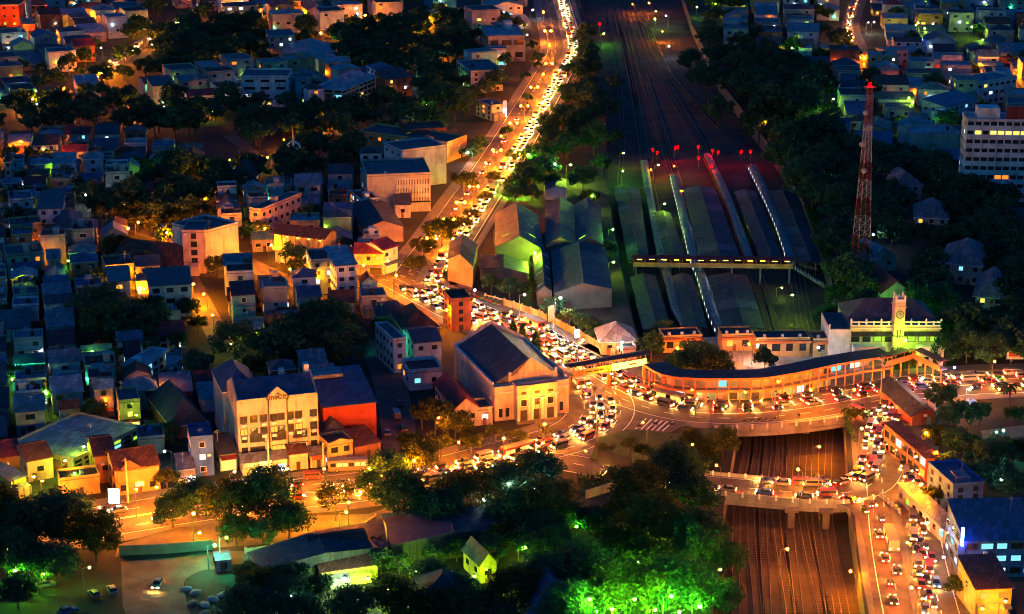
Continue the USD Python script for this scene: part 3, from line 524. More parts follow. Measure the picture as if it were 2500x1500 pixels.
part(hall, 'rear_gable', MB().sweep([(0, 9.6), (w, 9.6), (w, 10.4), (mx, 16.1), (0, 10.4)], d - .38, d, 'y'), 'wall_white')
gx0, gx1 = w * .22, w * .88
part(hall, 'front_gable', MB().sweep([(gx0, 9.6), (gx1, 9.6), (gx1, 11.6), (gx1 - 1.6, 11.6), (mx + .5, 15.6), (mx, 16.0), (mx - .5, 15.6), (gx0 + 1.6, 11.6), (gx0, 11.6)], 2.0, 2.4, 'y'), 'wall_cream')
for x in (gx0 + .4, gx1 - .4): part(hall, 'urn', MB().lathe([(.3, 11.6), (.45, 11.9), (.5, 12.3), (.2, 12.6)], 8, (x, 2.2)), 'wall_white')
bx0, bx1 = w * .26, w * .80
part(hall, 'entrance_block', MB().box(bx0, bx1, -2.4, 0, 0, 8.8), 'wall_cream'); part(hall, 'entrance_parapet', MB().box(bx0 - .1, bx1 + .1, -2.5, -2.1, 8.8, 10.1).box(bx0 - .1, bx0 + .3, -2.1, 1.8, 8.8, 10.1).box(bx1 - .3, bx1 + .1, -2.1, 1.8, 8.8, 10.1), 'wall_cream')
part(hall, 'cornice', MB().box(bx0 - .3, bx1 + .3, -2.75, -2.38, 6.9, 7.3), 'wall_white'); part(hall, 'cornice', MB().box(-.2, bx0 - .31, -.3, 0, 7.7, 8.1).box(bx1 + .31, w + .2, -.3, 0, 7.7, 8.1), 'wall_white')
n = 3
for k in range(n):
    xc = bx0 + (k + .5) * (bx1 - bx0) / n
    dr = part(hall, 'door', MB().box(xc - .95, xc + .95, -2.46, -2.38, .2, 3.2), 'trim_dark'); wn = part(hall, 'window', MB().box(xc - .95, xc + .95, -2.5, -2.38, 4.2, 6.3), 'trim_white'); part(wn, 'pane', MB().box(xc - .8, xc + .8, -2.53, -2.5, 4.35, 6.15), 'glass')
    part(hall, 'frieze_vent', MB().box(xc - .7, xc + .7, -2.47, -2.38, 7.6, 8.3), 'trim_dark')
for k in range(4):
    for o in (-.45, .45):
        xc = bx0 + k * (bx1 - bx0) / n + o * (0 if k in (0, 3) else 1) + (.35 if k == 0 else -.35 if k == 3 else 0)
        if k in (0, 3) and o > 0: continue
        part(hall, 'pilaster', MB().box(xc - .3, xc + .3, -2.72, -2.38, 0, 6.88), 'wall_white')
for x in (w * .08, w * .17, w * .90): part(hall, 'window', MB().box(x - .5, x + .5, -.06, 0, 1.0, 3.4), 'glass')
part(hall, 'step', MB().box(bx0 - .5, bx1 + .5, -4.2, -2.4, 0, .3), 'stone')
B('annex', 'low white link building between the hall and the red-roofed house', 'building', 1165, 1040, 1203, 1036, 7, 4.2, wall='wall_cream', roof='flat', rm='roof_slate', floors=1, bay=2.2)
an, ai = B('annex_house', 'white gable-fronted house with deep red roof left of the hall', 'house', 1110, 1046, 1168, 1040, 21, 5.4, wall='wall_cream', roof='gable', rm='roof_red', rise=2.6, floors=1, ridge='y', bay=2.6)
B('terrace_house', 'long white walled yard building with red strip roof behind the gable-fronted house', 'house', 1000, 955, 1080, 948, 10, 5., wall='wall_white', roof='flat', rm='roof_red', floors=1, parapet=1.0)
B('terrace_house', 'pale building with low blue-grey roof on the side street', 'house', 1012, 900, 1078, 894, 14, 7.5, wall='wall_white', roof='gable', rm='roof_slate', rise=1.6, ridge='x', floors=2)
B('terrace_house', 'narrow white three-storey house on the side-street corner', 'house', 962, 912, 992, 908, 16, 9.5, wall='wall_white', roof='flat', rm='roof_slate', floors=3, bay=2.6)
B('round_roofed_house', 'house with domed brown tile roof above the side street', 'house', 985, 858, 1075, 850, 17, 6.5, wall='wall_brick', roof='hip', rm='roof_tile', rise=4.6, wins='')
bk, bi = B('brick_block', 'tall unplastered brick block standing before the busy road', 'building', 1102, 812, 1150, 808, 9, 9.8, wall='wall_brick', roof='flat', rm='roof_tile', floors=4, bay=3, lit=0)
# ---------------------------------------------------------------- footbridge over the road
A_, B_ = G(1398, 966), G(1576, 934); e = B_ - A_; L = float(np.hypot(*e)); rot = math.atan2(e[1], e[0])
fb = thing('road_footbridge', 'covered footbridge with long lit signboards spanning the busy road', 'footbridge', A_, 0, rot)
part(fb, 'deck', MB().box(-1, L + 1, 0, 2.6, 5.4, 5.7), 'wall_concrete')
for k, (m_, s0, s1) in enumerate((('wall_ochre', 0, .46), ('trim_orange', .465, .52), ('sign_yellow', .525, 1.0))): part(fb, 'signboard', MB().box(s0 * L, s1 * L, -.25, -.02, 5.3, 7.1), m_, label=['faded orange sign panel', 'narrow dark orange panel', 'bright yellow backlit sign panel'][k])
for s0, s1 in ((.17, .26), (.27, .35), (.36, .42), (.76, .86)): part(fb, 'sign_lettering', MB().box(s0 * L, s1 * L, -.29, -.26, 6.0, 6.45), 'trim_dark' if s0 < .5 else 'trim_orange')
part(fb, 'roof', MB().sweep([(-.5, 8.3), (3.1, 8.3), (3.1, 8.45), (1.3, 8.9), (-.5, 8.45)], -1, L + 1, 'x'), 'roof_dark')
for k in range(9): x = .2 + k * (L - .4) / 8; part(fb, 'post', MB().box(x - .08, x + .08, 2.4, 2.56, 5.7, 8.3).box(x - .08, x + .08, .05, .2, 5.7, 8.3), 'trim_orange')
part(fb, 'rail', MB().box(0, L, 2.45, 2.55, 6.7, 6.8), 'trim_orange')
for x in (-.6, L + .2, L * .52): part(fb, 'column', MB().box(x - .35, x + .35, .9, 1.7, 0, 5.4), 'trim_orange')
part(fb, 'stair', MB().add([(-1, 0, 5.6), (-1, 2.4, 5.6), (-9, 2.4, .1), (-9, 0, .1), (-1, 0, 5.2), (-1, 2.4, 5.2), (-8.6, 2.4, 0), (-8.6, 0, 0)], [(0, 1, 2, 3), (4, 7, 6, 5), (0, 3, 7, 4), (1, 5, 6, 2)]), 'wall_concrete')
# ---------------------------------------------------------------- curved two-storey arcade
AR = [(1577, 948), (1600, 964), (1627, 976), (1672, 981), (1735, 983), (1861, 981), (1939, 968), (2033, 947), (2100, 935), (2172, 925)]
al = LineString(GP(AR)); o_ = np.array(al.coords[0]); S = np.linspace(0, al.length, 27); pts = [np.array(al.interpolate(s).coords[0]) - o_ for s in S]
nrm = []
for k in range(len(pts)):
    d_ = pts[min(k + 1, len(pts) - 1)] - pts[max(k - 1, 0)]; nrm.append(np.array([-d_[1], d_[0]]) / np.hypot(*d_))
arc = thing('shopping_arcade', 'curved two-storey shop arcade with orange railings and flat dark roof', 'arcade', o_)
def strip(y0, y1, z0, z1, k0=0, k1=None):
    m = MB()
    for k in range(k0, (k1 or len(pts) - 1)):
        q = [pts[k] + nrm[k] * y0, pts[k + 1] + nrm[k + 1] * y0, pts[k + 1] + nrm[k + 1] * y1, pts[k] + nrm[k] * y1]; m.prism([tuple(p) for p in q], z0, z1)
    return m
part(arc, 'roof', strip(-.8, 6.2, 6.9, 7.15), 'roof_dark'); part(arc, 'roof_fascia', strip(-.92, -.8, 6.6, 7.2), 'trim_orange'); part(arc, 'floor_slab', strip(-.8, 6, 3.3, 3.6, 3), 'wall_concrete'); part(arc, 'floor_fascia', strip(-.95, -.8, 3.1, 3.75, 2), 'trim_orange')
part(arc, 'handrail', strip(-.85, -.75, 4.6, 4.72, 2), 'trim_orange'); part(arc, 'wall', strip(1.6, 6, .0, 6.9, 3, 20), 'wall_ochre')
for k in range(0, len(pts), 1):
    p = pts[k] + nrm[k] * -.6; part(arc, 'post', MB().box(p[0] - .15, p[0] + .15, p[1] - .15, p[1] + .15, 0, 6.6), 'trim_orange')
for k in range(3, 20):
    for z0, z1 in ((.2, 2.5), (3.9, 6.)):
        c0 = pts[k] * .88 + pts[k + 1] * .12 + nrm[k] * 1.52; c1 = pts[k] * .12 + pts[k + 1] * .88 + nrm[k] * 1.52; n_ = nrm[k] * .06
        q = [c0, c1, c1 + n_, c0 + n_]; mm = R.choice(['trim_dark', 'wall_grey', 'metal_grey', 'wall_green', 'wall_cream', 'wall_teal', 'bark', 'wall_pink'])
        if z0 > 3 and k in (8,): mm = 'lit_cyan'
        if z0 < 3 and k in (4, 16): mm = 'lit_white'
        part(arc, 'shop_shutter', MB().prism([tuple(p) for p in q], z0, z1), mm)
for k, m_ in ((20, 'lit_cyan'), (21, 'sign_blue'), (22, 'lit_white'), (23, 'lit_orange')):
    q = [pts[k] + nrm[k] * 1.5, pts[k + 1] + nrm[k + 1] * 1.5, pts[k + 1] + nrm[k + 1] * 1.6, pts[k] + nrm[k] * 1.6]; part(arc, 'poster', MB().prism([tuple(p) for p in q], 4.2, 6.), {'sign_blue': 'wall_bluepaint', 'lit_orange': 'wall_cream'}.get(m_, m_))
st = [G(1578, 934), G(1600, 944), G(1622, 958), G(1640, 968)]
sp = thing('footbridge_stair', 'bright orange stair winding from the footbridge down to the arcade', 'stair', st[0])
for k in range(12):
    t_ = k / 11 * 2.999; i = int(t_); p = st[i] + (st[i + 1] - st[i]) * (t_ - i) - st[0]; z = 5.5 - k * .2
    part(sp, 'step', MB().box(p[0] - .6, p[0] + .6, p[1] - 1.2, p[1] + 1.2, z - .2, z), 'wall_ochre'); part(sp, 'baluster', MB().box(p[0] - .06, p[0] + .06, p[1] - 1.25, p[1] - 1.13, z, z + 1.1), 'trim_orange')
part(sp, 'column', MB().tube((1.5, .3, 0), (1.5, .3, 5), .25, 8), 'trim_orange'); part(sp, 'column', MB().tube((5, -1.6, 0), (5, -1.6, 4), .25, 8), 'trim_orange')
# right-hand gabled footbridge end
gf = [G(2160, 935), G(2228, 915), G(2292, 946)]; z_ = 5.0
gb = thing('gabled_walkway', 'peach gable-roofed walkway over the station road end', 'footbridge', gf[0])
for a, b in ((gf[0], gf[1]), (gf[1], gf[2])):
    a, b = a - gf[0], b - gf[0]; d_ = b - a; Ln = np.hypot(*d_); n_ = np.array([-d_[1], d_[0]]) / Ln
    q = lambda s, y: tuple(a + d_ * s + n_ * y)
    part(gb, 'deck', MB().prism([q(0, 0), q(1, 0), q(1, 2.4), q(0, 2.4)], 4.8, 5.1), 'wall_concrete'); part(gb, 'side_panel', MB().prism([q(0, -.1), q(1, -.1), q(1, 0), q(0, 0)], 4.7, 6.2), 'trim_orange')
    part(gb, 'roof', MB().prism([q(0, -.3), q(1, -.3), q(1, 2.7), q(0, 2.7)], 7.4, 7.6), 'roof_red')
    for s in (.05, .35, .65, .95): part(gb, 'column', MB().box(q(s, 1)[0] - .18, q(s, 1)[0] + .18, q(s, 1)[1] - .18, q(s, 1)[1] + .18, 0, 4.8), 'trim_orange'); part(gb, 'post', MB().box(q(s, 0.05)[0] - .07, q(s, .05)[0] + .07, q(s, .05)[1] - .07, q(s, .05)[1] + .07, 6.2, 7.4), 'trim_orange')
# ---------------------------------------------------------------- the station
P0, P1 = G(2072, 872), G(2290, 872)
stn, s_ = building('railway_station', 'old station building with square clock tower and balustraded parapets', 'station', P0, P1, 22, 9.4, 'wall_cream', 'none', wins='', blank=1)
w = s_['w']
part(stn, 'roof', MB().add([(-.4, 5.2, 9.3), (w + .4, 5.2, 9.3), (w + .4, 22.4, 9.3), (-.4, 22.4, 9.3), (6, 13.5, 13.8), (w - 6, 13.5, 13.8)], [(0, 1, 5, 4), (1, 2, 5), (2, 3, 4, 5), (3, 0, 4)]), 'roof_slate')
part(stn, 'roof', MB().box(.1, w - .1, .1, 5.1, 9.402, 9.5), 'roof_slate')
part(stn, 'cornice', MB().box(-.4, w + .4, -.5, 0, 8.6, 8.95), 'trim_white')
for k in range(12): a = k * w / 12; part(stn, 'balustrade', MB().box(a, a + .5, -.2, .15, 9.4, 10.9).box(a + .5, a + w / 12, -.15, .1, 9.4, 9.75).box(a + .5, a + w / 12, -.15, .1, 10.45, 10.8), 'trim_white')
for k in range(0, 13, 2): part(stn, 'finial', MB().lathe([(.25, 10.9), (.35, 11.2), (.1, 11.7)], 6, (k * w / 12 + .25, 0)), 'trim_white')
for k in range(8):
    x = (k + .5) * w / 8; L = k in (2, 5, 6, 7)
    if .44 < x / w < .6: continue
    wn = part(stn, 'window', MB().box(x - 1.2, x + 1.2, -.08, 0, 4.6, 6.8), 'trim_dark'); part(wn, 'pane', MB().box(x - 1.0, x + 1.0, -.1, -.08, 4.8, 6.6), 'lit_lime' if L else 'glass')
part(stn, 'canopy', MB().sweep([(-2.4, 7.0), (0, 7.6), (0, 7.8), (-2.4, 7.2)], .2, w - .2, 'x'), 'roof_dark')
tx0, tx1 = w * .47, w * .585
part(stn, 'clock_tower', MB().box(tx0, tx1, -2.2, 2.0, 0, 17.4).box(tx0 - .25, tx1 + .25, -2.45, 2.25, 10.4, 10.75).box(tx0 - .25, tx1 + .25, -2.45, 2.25, 15.6, 15.95), 'wall_cream')
tc = (tx0 + tx1) / 2
ck = part(stn, 'clock_face', MB().add([(tc + 1.05 * math.cos(a), -2.3, 13.6 + 1.05 * math.sin(a)) for a in np.linspace(0, 2 * np.pi, 25)[:-1]], [list(range(24))]).add([(tc + 1.05 * math.cos(a), y, 13.6 + 1.05 * math.sin(a)) for y in (-2.3, -2.2) for a in np.linspace(0, 2 * np.pi, 25)[:-1]], [(k, (k + 1) % 24, 24 + (k + 1) % 24, 24 + k) for k in range(24)]), 'wall_grey')
part(ck, 'clock_hand', MB().box(tc - .06, tc + .06, -2.36, -2.31, 13.6, 14.4).box(tc + .061, tc + .6, -2.36, -2.31, 13.54, 13.66), 'trim_dark'); part(ck, 'clock_rim', MB().add([(tc + r * math.cos(a), -2.33, 13.6 + r * math.sin(a)) for r in (1.02, 1.2) for a in np.linspace(0, 2 * np.pi, 25)[:-1]], [(k, 24 + k, 24 + (k + 1) % 24, (k + 1) % 24) for k in range(24)]), 'trim_dark')
for o in (-.35, .35): part(stn, 'tower_slit', MB().box(tc + o - .2, tc + o + .2, -2.26, -2.2, 6.6, 9.), 'trim_dark')
for x in (tx0, tx1 - .5):
    for y in (-2.2, 1.5): part(stn, 'pinnacle', MB().box(x, x + .5, y, y + .5, 17.4, 18.9).add(*ico(.3, (x + .25, y + .25, 19.1))), 'trim_white')
part(stn, 'tower_parapet', MB().box(tx0 + .5, tx1 - .5, -2.2, -1.9, 17.4, 18.1).box(tx0 + .5, tx1 - .5, 1.7, 2., 17.4, 18.1), 'trim_white')
for x0, x1 in ((.3, w * .34), (w * .72, w - .3)):
    part(stn, 'porch', MB().box(x0, x1, -8.2, -2.6, 3.4, 4.9).box(x0, x0 + 1, -8.2, -2.6, 0, 3.4).box(x1 - 1, x1, -8.2, -2.6, 0, 3.4).box((x0 + x1) / 2 - .5, (x0 + x1) / 2 + .5, -8.2, -7.2, 0, 3.4), 'wall_white'); part(stn, 'porch_parapet', MB().box(x0 - .2, x1 + .2, -8.45, -8.1, 4.9, 5.9), 'trim_white')
    part(stn, 'lit_doorway', MB().box(x0 + 1.3, (x0 + x1) / 2 - .8, -2.62, -2.55, .2, 3.1).box((x0 + x1) / 2 + .8, x1 - 1.3, -2.62, -2.55, .2, 3.1), 'lit_white' if x0 < 5 else 'lit_lime')
part(stn, 'left_wing_roof', MB().box(-6., -.3, -1.8, 13.8, 9.003, 9.2), 'roof_dark'); part(stn, 'left_wing', MB().box(-6.2, -.1, -2, 14, 0, 9.).box(-6.4, -6.1, -2.2, -1.9, 9, 10.6), 'wall_white')
# concourse and ticket hall fronting the platforms
for (a, b, lab, hh) in (((1378, 868), (1470, 874), None, 0), ((1620, 862), (1712, 858), 'low ticket hall with orange-lit eaves left of the dark trees', 4.6), ((1762, 858), (1838, 856), 'cream ticket office with orange-lit wall between the trees', 4.6), ((1845, 872), (1975, 870), 'dark-fronted concourse building with white bollard lamps along its roof', 5.2), ((1985, 872), (2062, 870), 'low orange-fascia pavilion beside the station left wing', 5.0)):
    if lab is None: continue
    s, i_ = building('ticket_hall', lab, 'building', G(*a), G(*b), 7, hh, 'wall_ochre', 'flat', 'roof_dark', floors=1, wins='f', bay=3, lit=.25, ww=1.8, wh=2.2, parapet=.5, frame=1)
    part(s, 'fascia', MB().box(-.3, i_['w'] + .3, -1.2, -.02, hh - .9, hh - .2), 'trim_orange')
    for k in range(3): x = (k + .5) * i_['w'] / 3; part(s, 'roof_lantern', MB().box(x - .4, x + .4, 1, 1.8, hh + .2, hh + 1.2), 'wall_white')
B('gatehouse', 'small hip-roofed lodge with mauve tiles beside the road', 'house', 1467, 868, 1552, 866, 12, 4.2, wall='wall_ochre', roof='hip', rm='roof_light', rise=4.0, floors=1, lit=.3, frame=1, over=.7)
B('ticket_kiosk', 'small pale kiosk right of the hip-roofed lodge', 'kiosk', 1520, 880, 1552, 878, 5, 3.2, wall='wall_white', roof='flat', rm='roof_metal', floors=1, bay=2, lit=.4)
# ================================================================ platforms, trains, yard
CZ = -1.5
CAN = [([(1499, 461), (1561, 461), (1585, 634), (1534, 638)], 'leftmost blue-grey platform canopy beyond the red-roofed footbridge'), ([(1538, 676), (1600, 673), (1640, 806), (1568, 806)], 'leftmost blue-grey platform canopy on the near side of the red-roofed footbridge'),
       ([(1597, 520), (1637, 520), (1676, 634), (1626, 636)], 'narrow platform canopy between two trains beyond the footbridge'), ([(1640, 674), (1690, 673), (1728, 802), (1668, 804)], 'narrow platform canopy between two trains on the near side'),
       ([(1667, 459), (1746, 461), (1810, 634), (1711, 636)], 'broad dark platform canopy beyond the footbridge'), ([(1729, 674), (1824, 673), (1868, 803), (1766, 806)], 'broadest dark platform canopy on the near side of the footbridge'),
       ([(1793, 468), (1846, 468), (1912, 634), (1859, 636)], 'blue platform canopy second from the right'), ([(1871, 466), (1948, 474), (2012, 652), (1953, 640)], 'rightmost platform canopy beside the grassy embankment')]
for c4, lab in CAN: quad_shed('platform_canopy', lab, 'canopy', c4, CZ, 1.0, 'roof_dark', zb=TZ, posts=7, base=.8)
quad_shed('goods_shed', 'gabled goods shed nearest the main street', 'shed', [(1208, 522), (1312, 524), (1330, 612), (1208, 605)], 6., 4.5, 'roof_slate', 'stone', sky=((.2, 'lit_lime', -1), (.22, 'lit_lime', 1), (.5, 'roof_light', 1)))
quad_shed('goods_shed', 'left bay of the wide twin-ridged engine shed', 'shed', [(1332, 500), (1400, 500), (1406, 600), (1330, 600)], 6., 3., 'roof_slate', 'stone')
quad_shed('goods_shed', 'right bay of the wide twin-ridged engine shed', 'shed', [(1401, 500), (1466, 502), (1474, 600), (1407, 600)], 6., 3., 'roof_slate', 'stone', sky=((.1, 'lit_lime', -1),))
quad_shed('goods_shed', 'large dark workshop roof in front of the twin-ridged shed', 'shed', [(1345, 612), (1478, 604), (1496, 706), (1352, 716)], 6., 2.6, 'roof_slate', 'stone')
quad_shed('goods_shed', 'narrow workshop with rows of skylights left of the large dark roof', 'shed', [(1300, 622), (1342, 616), (1348, 712), (1312, 712)], 5., 1.8, 'roof_dark', 'stone', sky=tuple((s, 'roof_light', 1 if k % 2 else -1) for k, s in enumerate((.1, .25, .4, .55, .7, .85))))
quad_shed('lean_to_shed', 'small rusty-roofed store beneath the yellow-green yard lamp', 'shed', [(1328, 440), (1382, 438), (1384, 462), (1330, 464)], 4., 1.4, 'roof_red', 'wall_white')
quad_shed('corner_warehouse', 'dark-roofed warehouse with orange-lit gable end at the road corner', 'warehouse', [(1098, 588), (1166, 596), (1154, 650), (1092, 632)], 7.5, 2.8, 'roof_dark', 'wall_ochre')
quad_shed('lean_to_shed', 'long low store right of the corner warehouse', 'shed', [(1172, 620), (1290, 640), (1290, 668), (1170, 656)], 4., 1.2, 'roof_dark', 'stone')
# red-roofed platform footbridge
a, b = G(1546, 650, 0.), G(1936, 655, 0.); e = b - a; L = float(np.hypot(*e)); rot = math.atan2(e[1], e[0])
pf = thing('platform_footbridge', 'long red-roofed footbridge with glowing orange side crossing the platforms', 'footbridge', a, 0, rot)
part(pf, 'deck', MB().box(0, L, 0, 3.2, -.3, 0), 'wall_concrete'); part(pf, 'side_panel', MB().box(0, L, -.12, 0, -.2, 1.3), 'wall_ochre')
part(pf, 'roof', MB().sweep([(-.6, 2.7), (3.8, 2.7), (1.6, 3.5)], -.6, L + .6, 'x'), 'roof_red')
for k in range(14): x = k * L / 13; part(pf, 'post', MB().box(max(0, x - .1), x + .1, -.1, .1, 1.1, 2.7), 'trim_orange')
for k in range(13): x = (k + .5) * L / 13; part(pf, 'lamp_tube', MB().box(x - .8, x + .8, -.75, -.6, 2.45, 2.55), 'tube_amber')
for x in (1, L * .2, L * .42, L * .62, L * .8, L - 1): part(pf, 'pier', MB().box(x - .3, x + .3, 1.2, 2, TZ, -.302), 'wall_concrete')
s0, s1 = G(1940, 655, 0), G(2040, 716, TZ); u_ = (s1 - s0) / 16
ps = thing('platform_stair', 'white railed stair descending right from the red-roofed footbridge', 'stair', s0)
for k in range(16):
    p = u_ * k; z = -.375 * k; part(ps, 'step', MB().box(p[0] - .2, p[0] + abs(u_[0]) + .2, p[1] - 1.3, p[1] + 1.3, z - .4, z), 'wall_concrete'); part(ps, 'baluster', MB().box(p[0], p[0] + .12, p[1] - 1.3, p[1] - 1.2, z, z + 1.2), 'trim_white')
# trains: each coach a thing
def coach(body):
    def f(t):
        part(t, 'body', MB().box(-9.6, 9.6, -1.45, 1.45, .9, 3.3), body); part(t, 'roof', MB().sweep([(-1.5, 3.3), (1.5, 3.3), (1.3, 3.75), (.5, 4.0), (-.5, 4.0), (-1.3, 3.75)], -9.7, 9.7, 'x'), 'train_roof')
        part(t, 'underframe', MB().box(-9.2, 9.2, -1.1, 1.1, .55, .9), 'trim_dark')
        for x in (-6.8, 6.8):
            part(t, 'bogie', MB().box(x - 1.6, x + 1.6, -1.0, 1.0, .1, .54), 'trim_dark')
        for y in (-1.5, 1.45):
            for k in range(8): x = -8 + k * 2.28; part(t, 'window', MB().box(x - .7, x + .7, y, y + .05, 1.9, 2.8), 'lit_white' if body == 'train_blue' and k % 3 == 1 else 'glass')
        for k in range(4): part(t, 'roof_vent', MB().box(-7 + k * 4.6, -6 + k * 4.6, -.4, .4, 4.0, 4.2), 'train_roof')
    return f
def train(line, s0, n, body, desc, grp, side=0.):
    for k in range(n):
        s = s0 + k * 20; p = line.interpolate(s); q_ = line.interpolate(s + .5); rot = math.atan2(q_.y - p.y, q_.x - p.x)
        place('coach_' + body, coach(body), 'railway_coach', desc, 'railway coach', (p.x, p.y), TZ + .36, rot, grp)
def s_at(line, v):
    return min(np.arange(0, line.length, 2.), key=lambda s: abs(PX(line.interpolate(s).coords[0], TZ)[1] - v))
train(TL[0], s_at(TL[0], 800), 11, 'train_red', 'grey-roofed coach of the leftmost train', 'coaches of the leftmost train'); train(TL[2], s_at(TL[2], 812), 10, 'train_blue', 'coach with bright white windows of the lit train', 'coaches of the lit train')
train(TL[4], s_at(TL[4], 640), 8, 'train_red', 'grey-roofed coach beside the broad canopy', 'coaches of the train by the broad canopy'); train(TL[6], s_at(TL[6], 640), 7, 'train_blue', 'coach of the rightmost train', 'coaches of the rightmost train')
# ---------------------------------------------------------------- radio mast
tb = G(2097, 705); tt = HT(tb, 214); rm_ = thing('radio_mast', 'tall red and white lattice radio mast with red lamp on top', 'mast', tb, 0, .3)
ns = 11; hw = lambda z: 2.9 - 2.3 * (z / tt) ** .75
for k in range(ns):
    z0, z1 = k * tt / ns, (k + 1) * tt / ns; a, b = hw(z0), hw(z1); c_ = 'steel_red' if k in (4, 6, 9, 10) or k == 2 else 'steel_white'
    for sx in (-1, 1):
        for sy in (-1, 1): part(rm_, 'leg', MB().tube((sx * a, sy * a, z0), (sx * b, sy * b, z1), .13, 5), c_)
    for f in range(4):
        def cr(s, z, h_): return ((s * h_, -h_, z), (h_, s * h_, z), (-s * h_, h_, z), (-h_, -s * h_, z))[f]
        zm, mm = (z0 + z1) / 2, (a + b) / 2
        part(rm_, 'brace', MB().tube(cr(-1, z0, a), cr(1, zm, mm), .055, 4).tube(cr(1, zm, mm), cr(-1, z1, b), .055, 4).tube(cr(1, z0, a), cr(-1, zm, mm), .055, 4).tube(cr(-1, zm, mm), cr(1, z1, b), .055, 4).tube(cr(-1, z1, b), cr(1, z1, b), .055, 4).tube(cr(-1, zm, mm), cr(1, zm, mm), .05, 4), c_)
for z, a_ in ((tt * .8, .5), (tt * .72, 2.2), (tt * .6, 4.), (tt * .88, 3.3)): part(rm_, 'dish_antenna', MB().add(*[(np.asarray(x) if i == 0 else x) for i, x in enumerate(ico(.9, (hw(z) * 1.5 * math.cos(a_), hw(z) * 1.5 * math.sin(a_), z), 1))]), 'steel_white')
part(rm_, 'platform', MB().box(-1.6, 1.6, -1.6, 1.6, tt, tt + .2), 'steel_red'); part(rm_, 'beacon', MB().add(*ico(.55, (0, 0, tt + 1.0), 1)), 'lamp_red_dim')
# ================================================================ buildings one can name in the photograph
K = dict
def BB(lab, uL, vL, uR, vR, d, vtop, cat='building', name=None, clutter=2, **k): return B(name or cat.replace(' ', '_'), lab, cat, uL, vL, uR, vR, d, vtop=vtop, clutter=clutter, **k)
# right side
t, i = BB('large white eight-storey office block with banded windows and maroon roof screen', 2348, 490, 2570, 494, 13, 296, 'office block', wall='wall_white', roof='flat', rm='roof_light', floors=9, wins='s', bay=3, blank=.1)
w, h = i['w'], i['h']; fh = h / 9
for f in range(9):
    part(t, 'spandrel_band', MB().box(0, w, -.5, -.02, f * fh, f * fh + fh * .52), 'wall_white')
    for k in range(12):
        x = (k + .5) * w / 12; L = 'lit_yellow' if (f == 7 and k in (1, 3, 4, 5, 6, 7)) else 'lit_orange' if (f == 2 and k in (4, 5)) else 'glass'
        part(t, 'window', MB().box(x - 1.1, x + 1.1, -.1, 0, f * fh + fh * .55, f * fh + fh * .95), L)
part(t, 'roof_screen', MB().box(w * .42, w, 1, 1.4, h + .2, h + 5.5), 'roof_red'); part(t, 'plant_room', MB().box(w * .12, w * .36, 2, 9, h + .2, h + 4.6), 'wall_white')
t, i = BB('half-built block with green mesh facade left of the white office block', 2222, 396, 2338, 392, 14, 330, wall='wall_grey', roof='flat', rm='roof_light', floors=3, wins='', blank=1)
for k in range(8): x = (k + .5) * i['w'] / 8; part(t, 'green_panel', MB().box(x - i['w'] / 17, x + i['w'] / 17, -.2, -.02, .3, i['h'] - .4), 'wall_green')
for z in (.33, .66): part(t, 'girder', MB().box(0, i['w'], -.4, -.21, i['h'] * z - .15, i['h'] * z + .15), 'wall_teal')
BB('white long four-storey building with rows of dark windows at upper right', 2382, 262, 2478, 246, 14, 205, wall='wall_white', roof='flat', rm='roof_teal', floors=3, lit=.05, bay=3.4, ww=2.)
BB('green-walled stair block left of the white long building', 2330, 262, 2380, 262, 12, 200, wall='wall_green', roof='flat', rm='roof_teal', floors=3)
BB('bright blue-lit metal roofed block at upper right', 2305, 310, 2385, 288, 12, 262, wall='wall_paleblue', roof='shed', rm='roof_blue', rise=2, floors=2, lit=.2, lits=['lit_cyan'])
BB('turquoise low block in front of the bright blue-lit block', 2285, 322, 2332, 318, 8, 292, wall='wall_teal', roof='flat', rm='roof_teal', floors=2)
for lab, a, vt in (('red-tiled villa roof among dark trees beside the red tail-lit road', (2292, 690, 2395, 700), 640), ('red-tiled villa nearest the right edge below the tail-lit road', (2378, 770, 2450, 776), 722)):
    BB(lab, *a, 22, vt, 'villa', wall='wall_pink', roof='hip', rm='roof_mauve', rise=5., floors=2, over=.9)
for lab, a, vt in (('dark-roofed house with mauve gable right of the radio mast', (2185, 490, 2250, 488), 455), ('house with mauve hip roof in the trees below the white office block', (2232, 570, 2312, 574), 530)):
    BB(lab, *a, 18, vt, 'house', wall='wall_grey', roof='hip', rm='roof_mauve', rise=4.5, floors=2, over=.7)
BB('cream gabled bungalow with grey roof at the foot of the radio mast', 2118, 668, 2186, 660, 12, 632, 'bungalow', wall='wall_cream', roof='gable', rm='roof_light', rise=3.2, floors=1, ridge='y', over=.8)
BB('long maroon ridge-roofed shed behind the clock tower', 2150, 752, 2222, 748, 36, 716, 'shed', wall='wall_grey', roof='gable', rm='roof_red', rise=3.4, floors=1, ridge='y', wins='')
BB('white house with small pediments left of the radio mast', 2052, 442, 2098, 440, 9, 425, 'house', wall='wall_white', roof='gable', rm='roof_slate', rise=2, floors=1, lit=.3)
BB('pale two-storey house with lit windows at the right edge', 2462, 578, 2540, 580, 12, 535, 'house', wall='wall_cream', roof='gable', rm='roof_dark', rise=2.4, floors=2, lit=.5, frame=1)
BB('long dark shelter roof beside the crossing of the bridge road', 2226, 1040, 2280, 1036, 24, 1012, 'shelter', wall='wall_brick', roof='gable', rm='roof_dark', rise=1.6, floors=1, ridge='y', wins='', over=1.)
t, i = BB('orange-lit open timber shop stalls running down the bridge road', 2258, 1176, 2290, 1172, 22, 1120, 'stalls', wall='wall_brick', roof='shed', rm='roof_tile', rise=1.2, floors=2, wins='s', bay=3, lit=.1, ww=2.2, wh=2.)
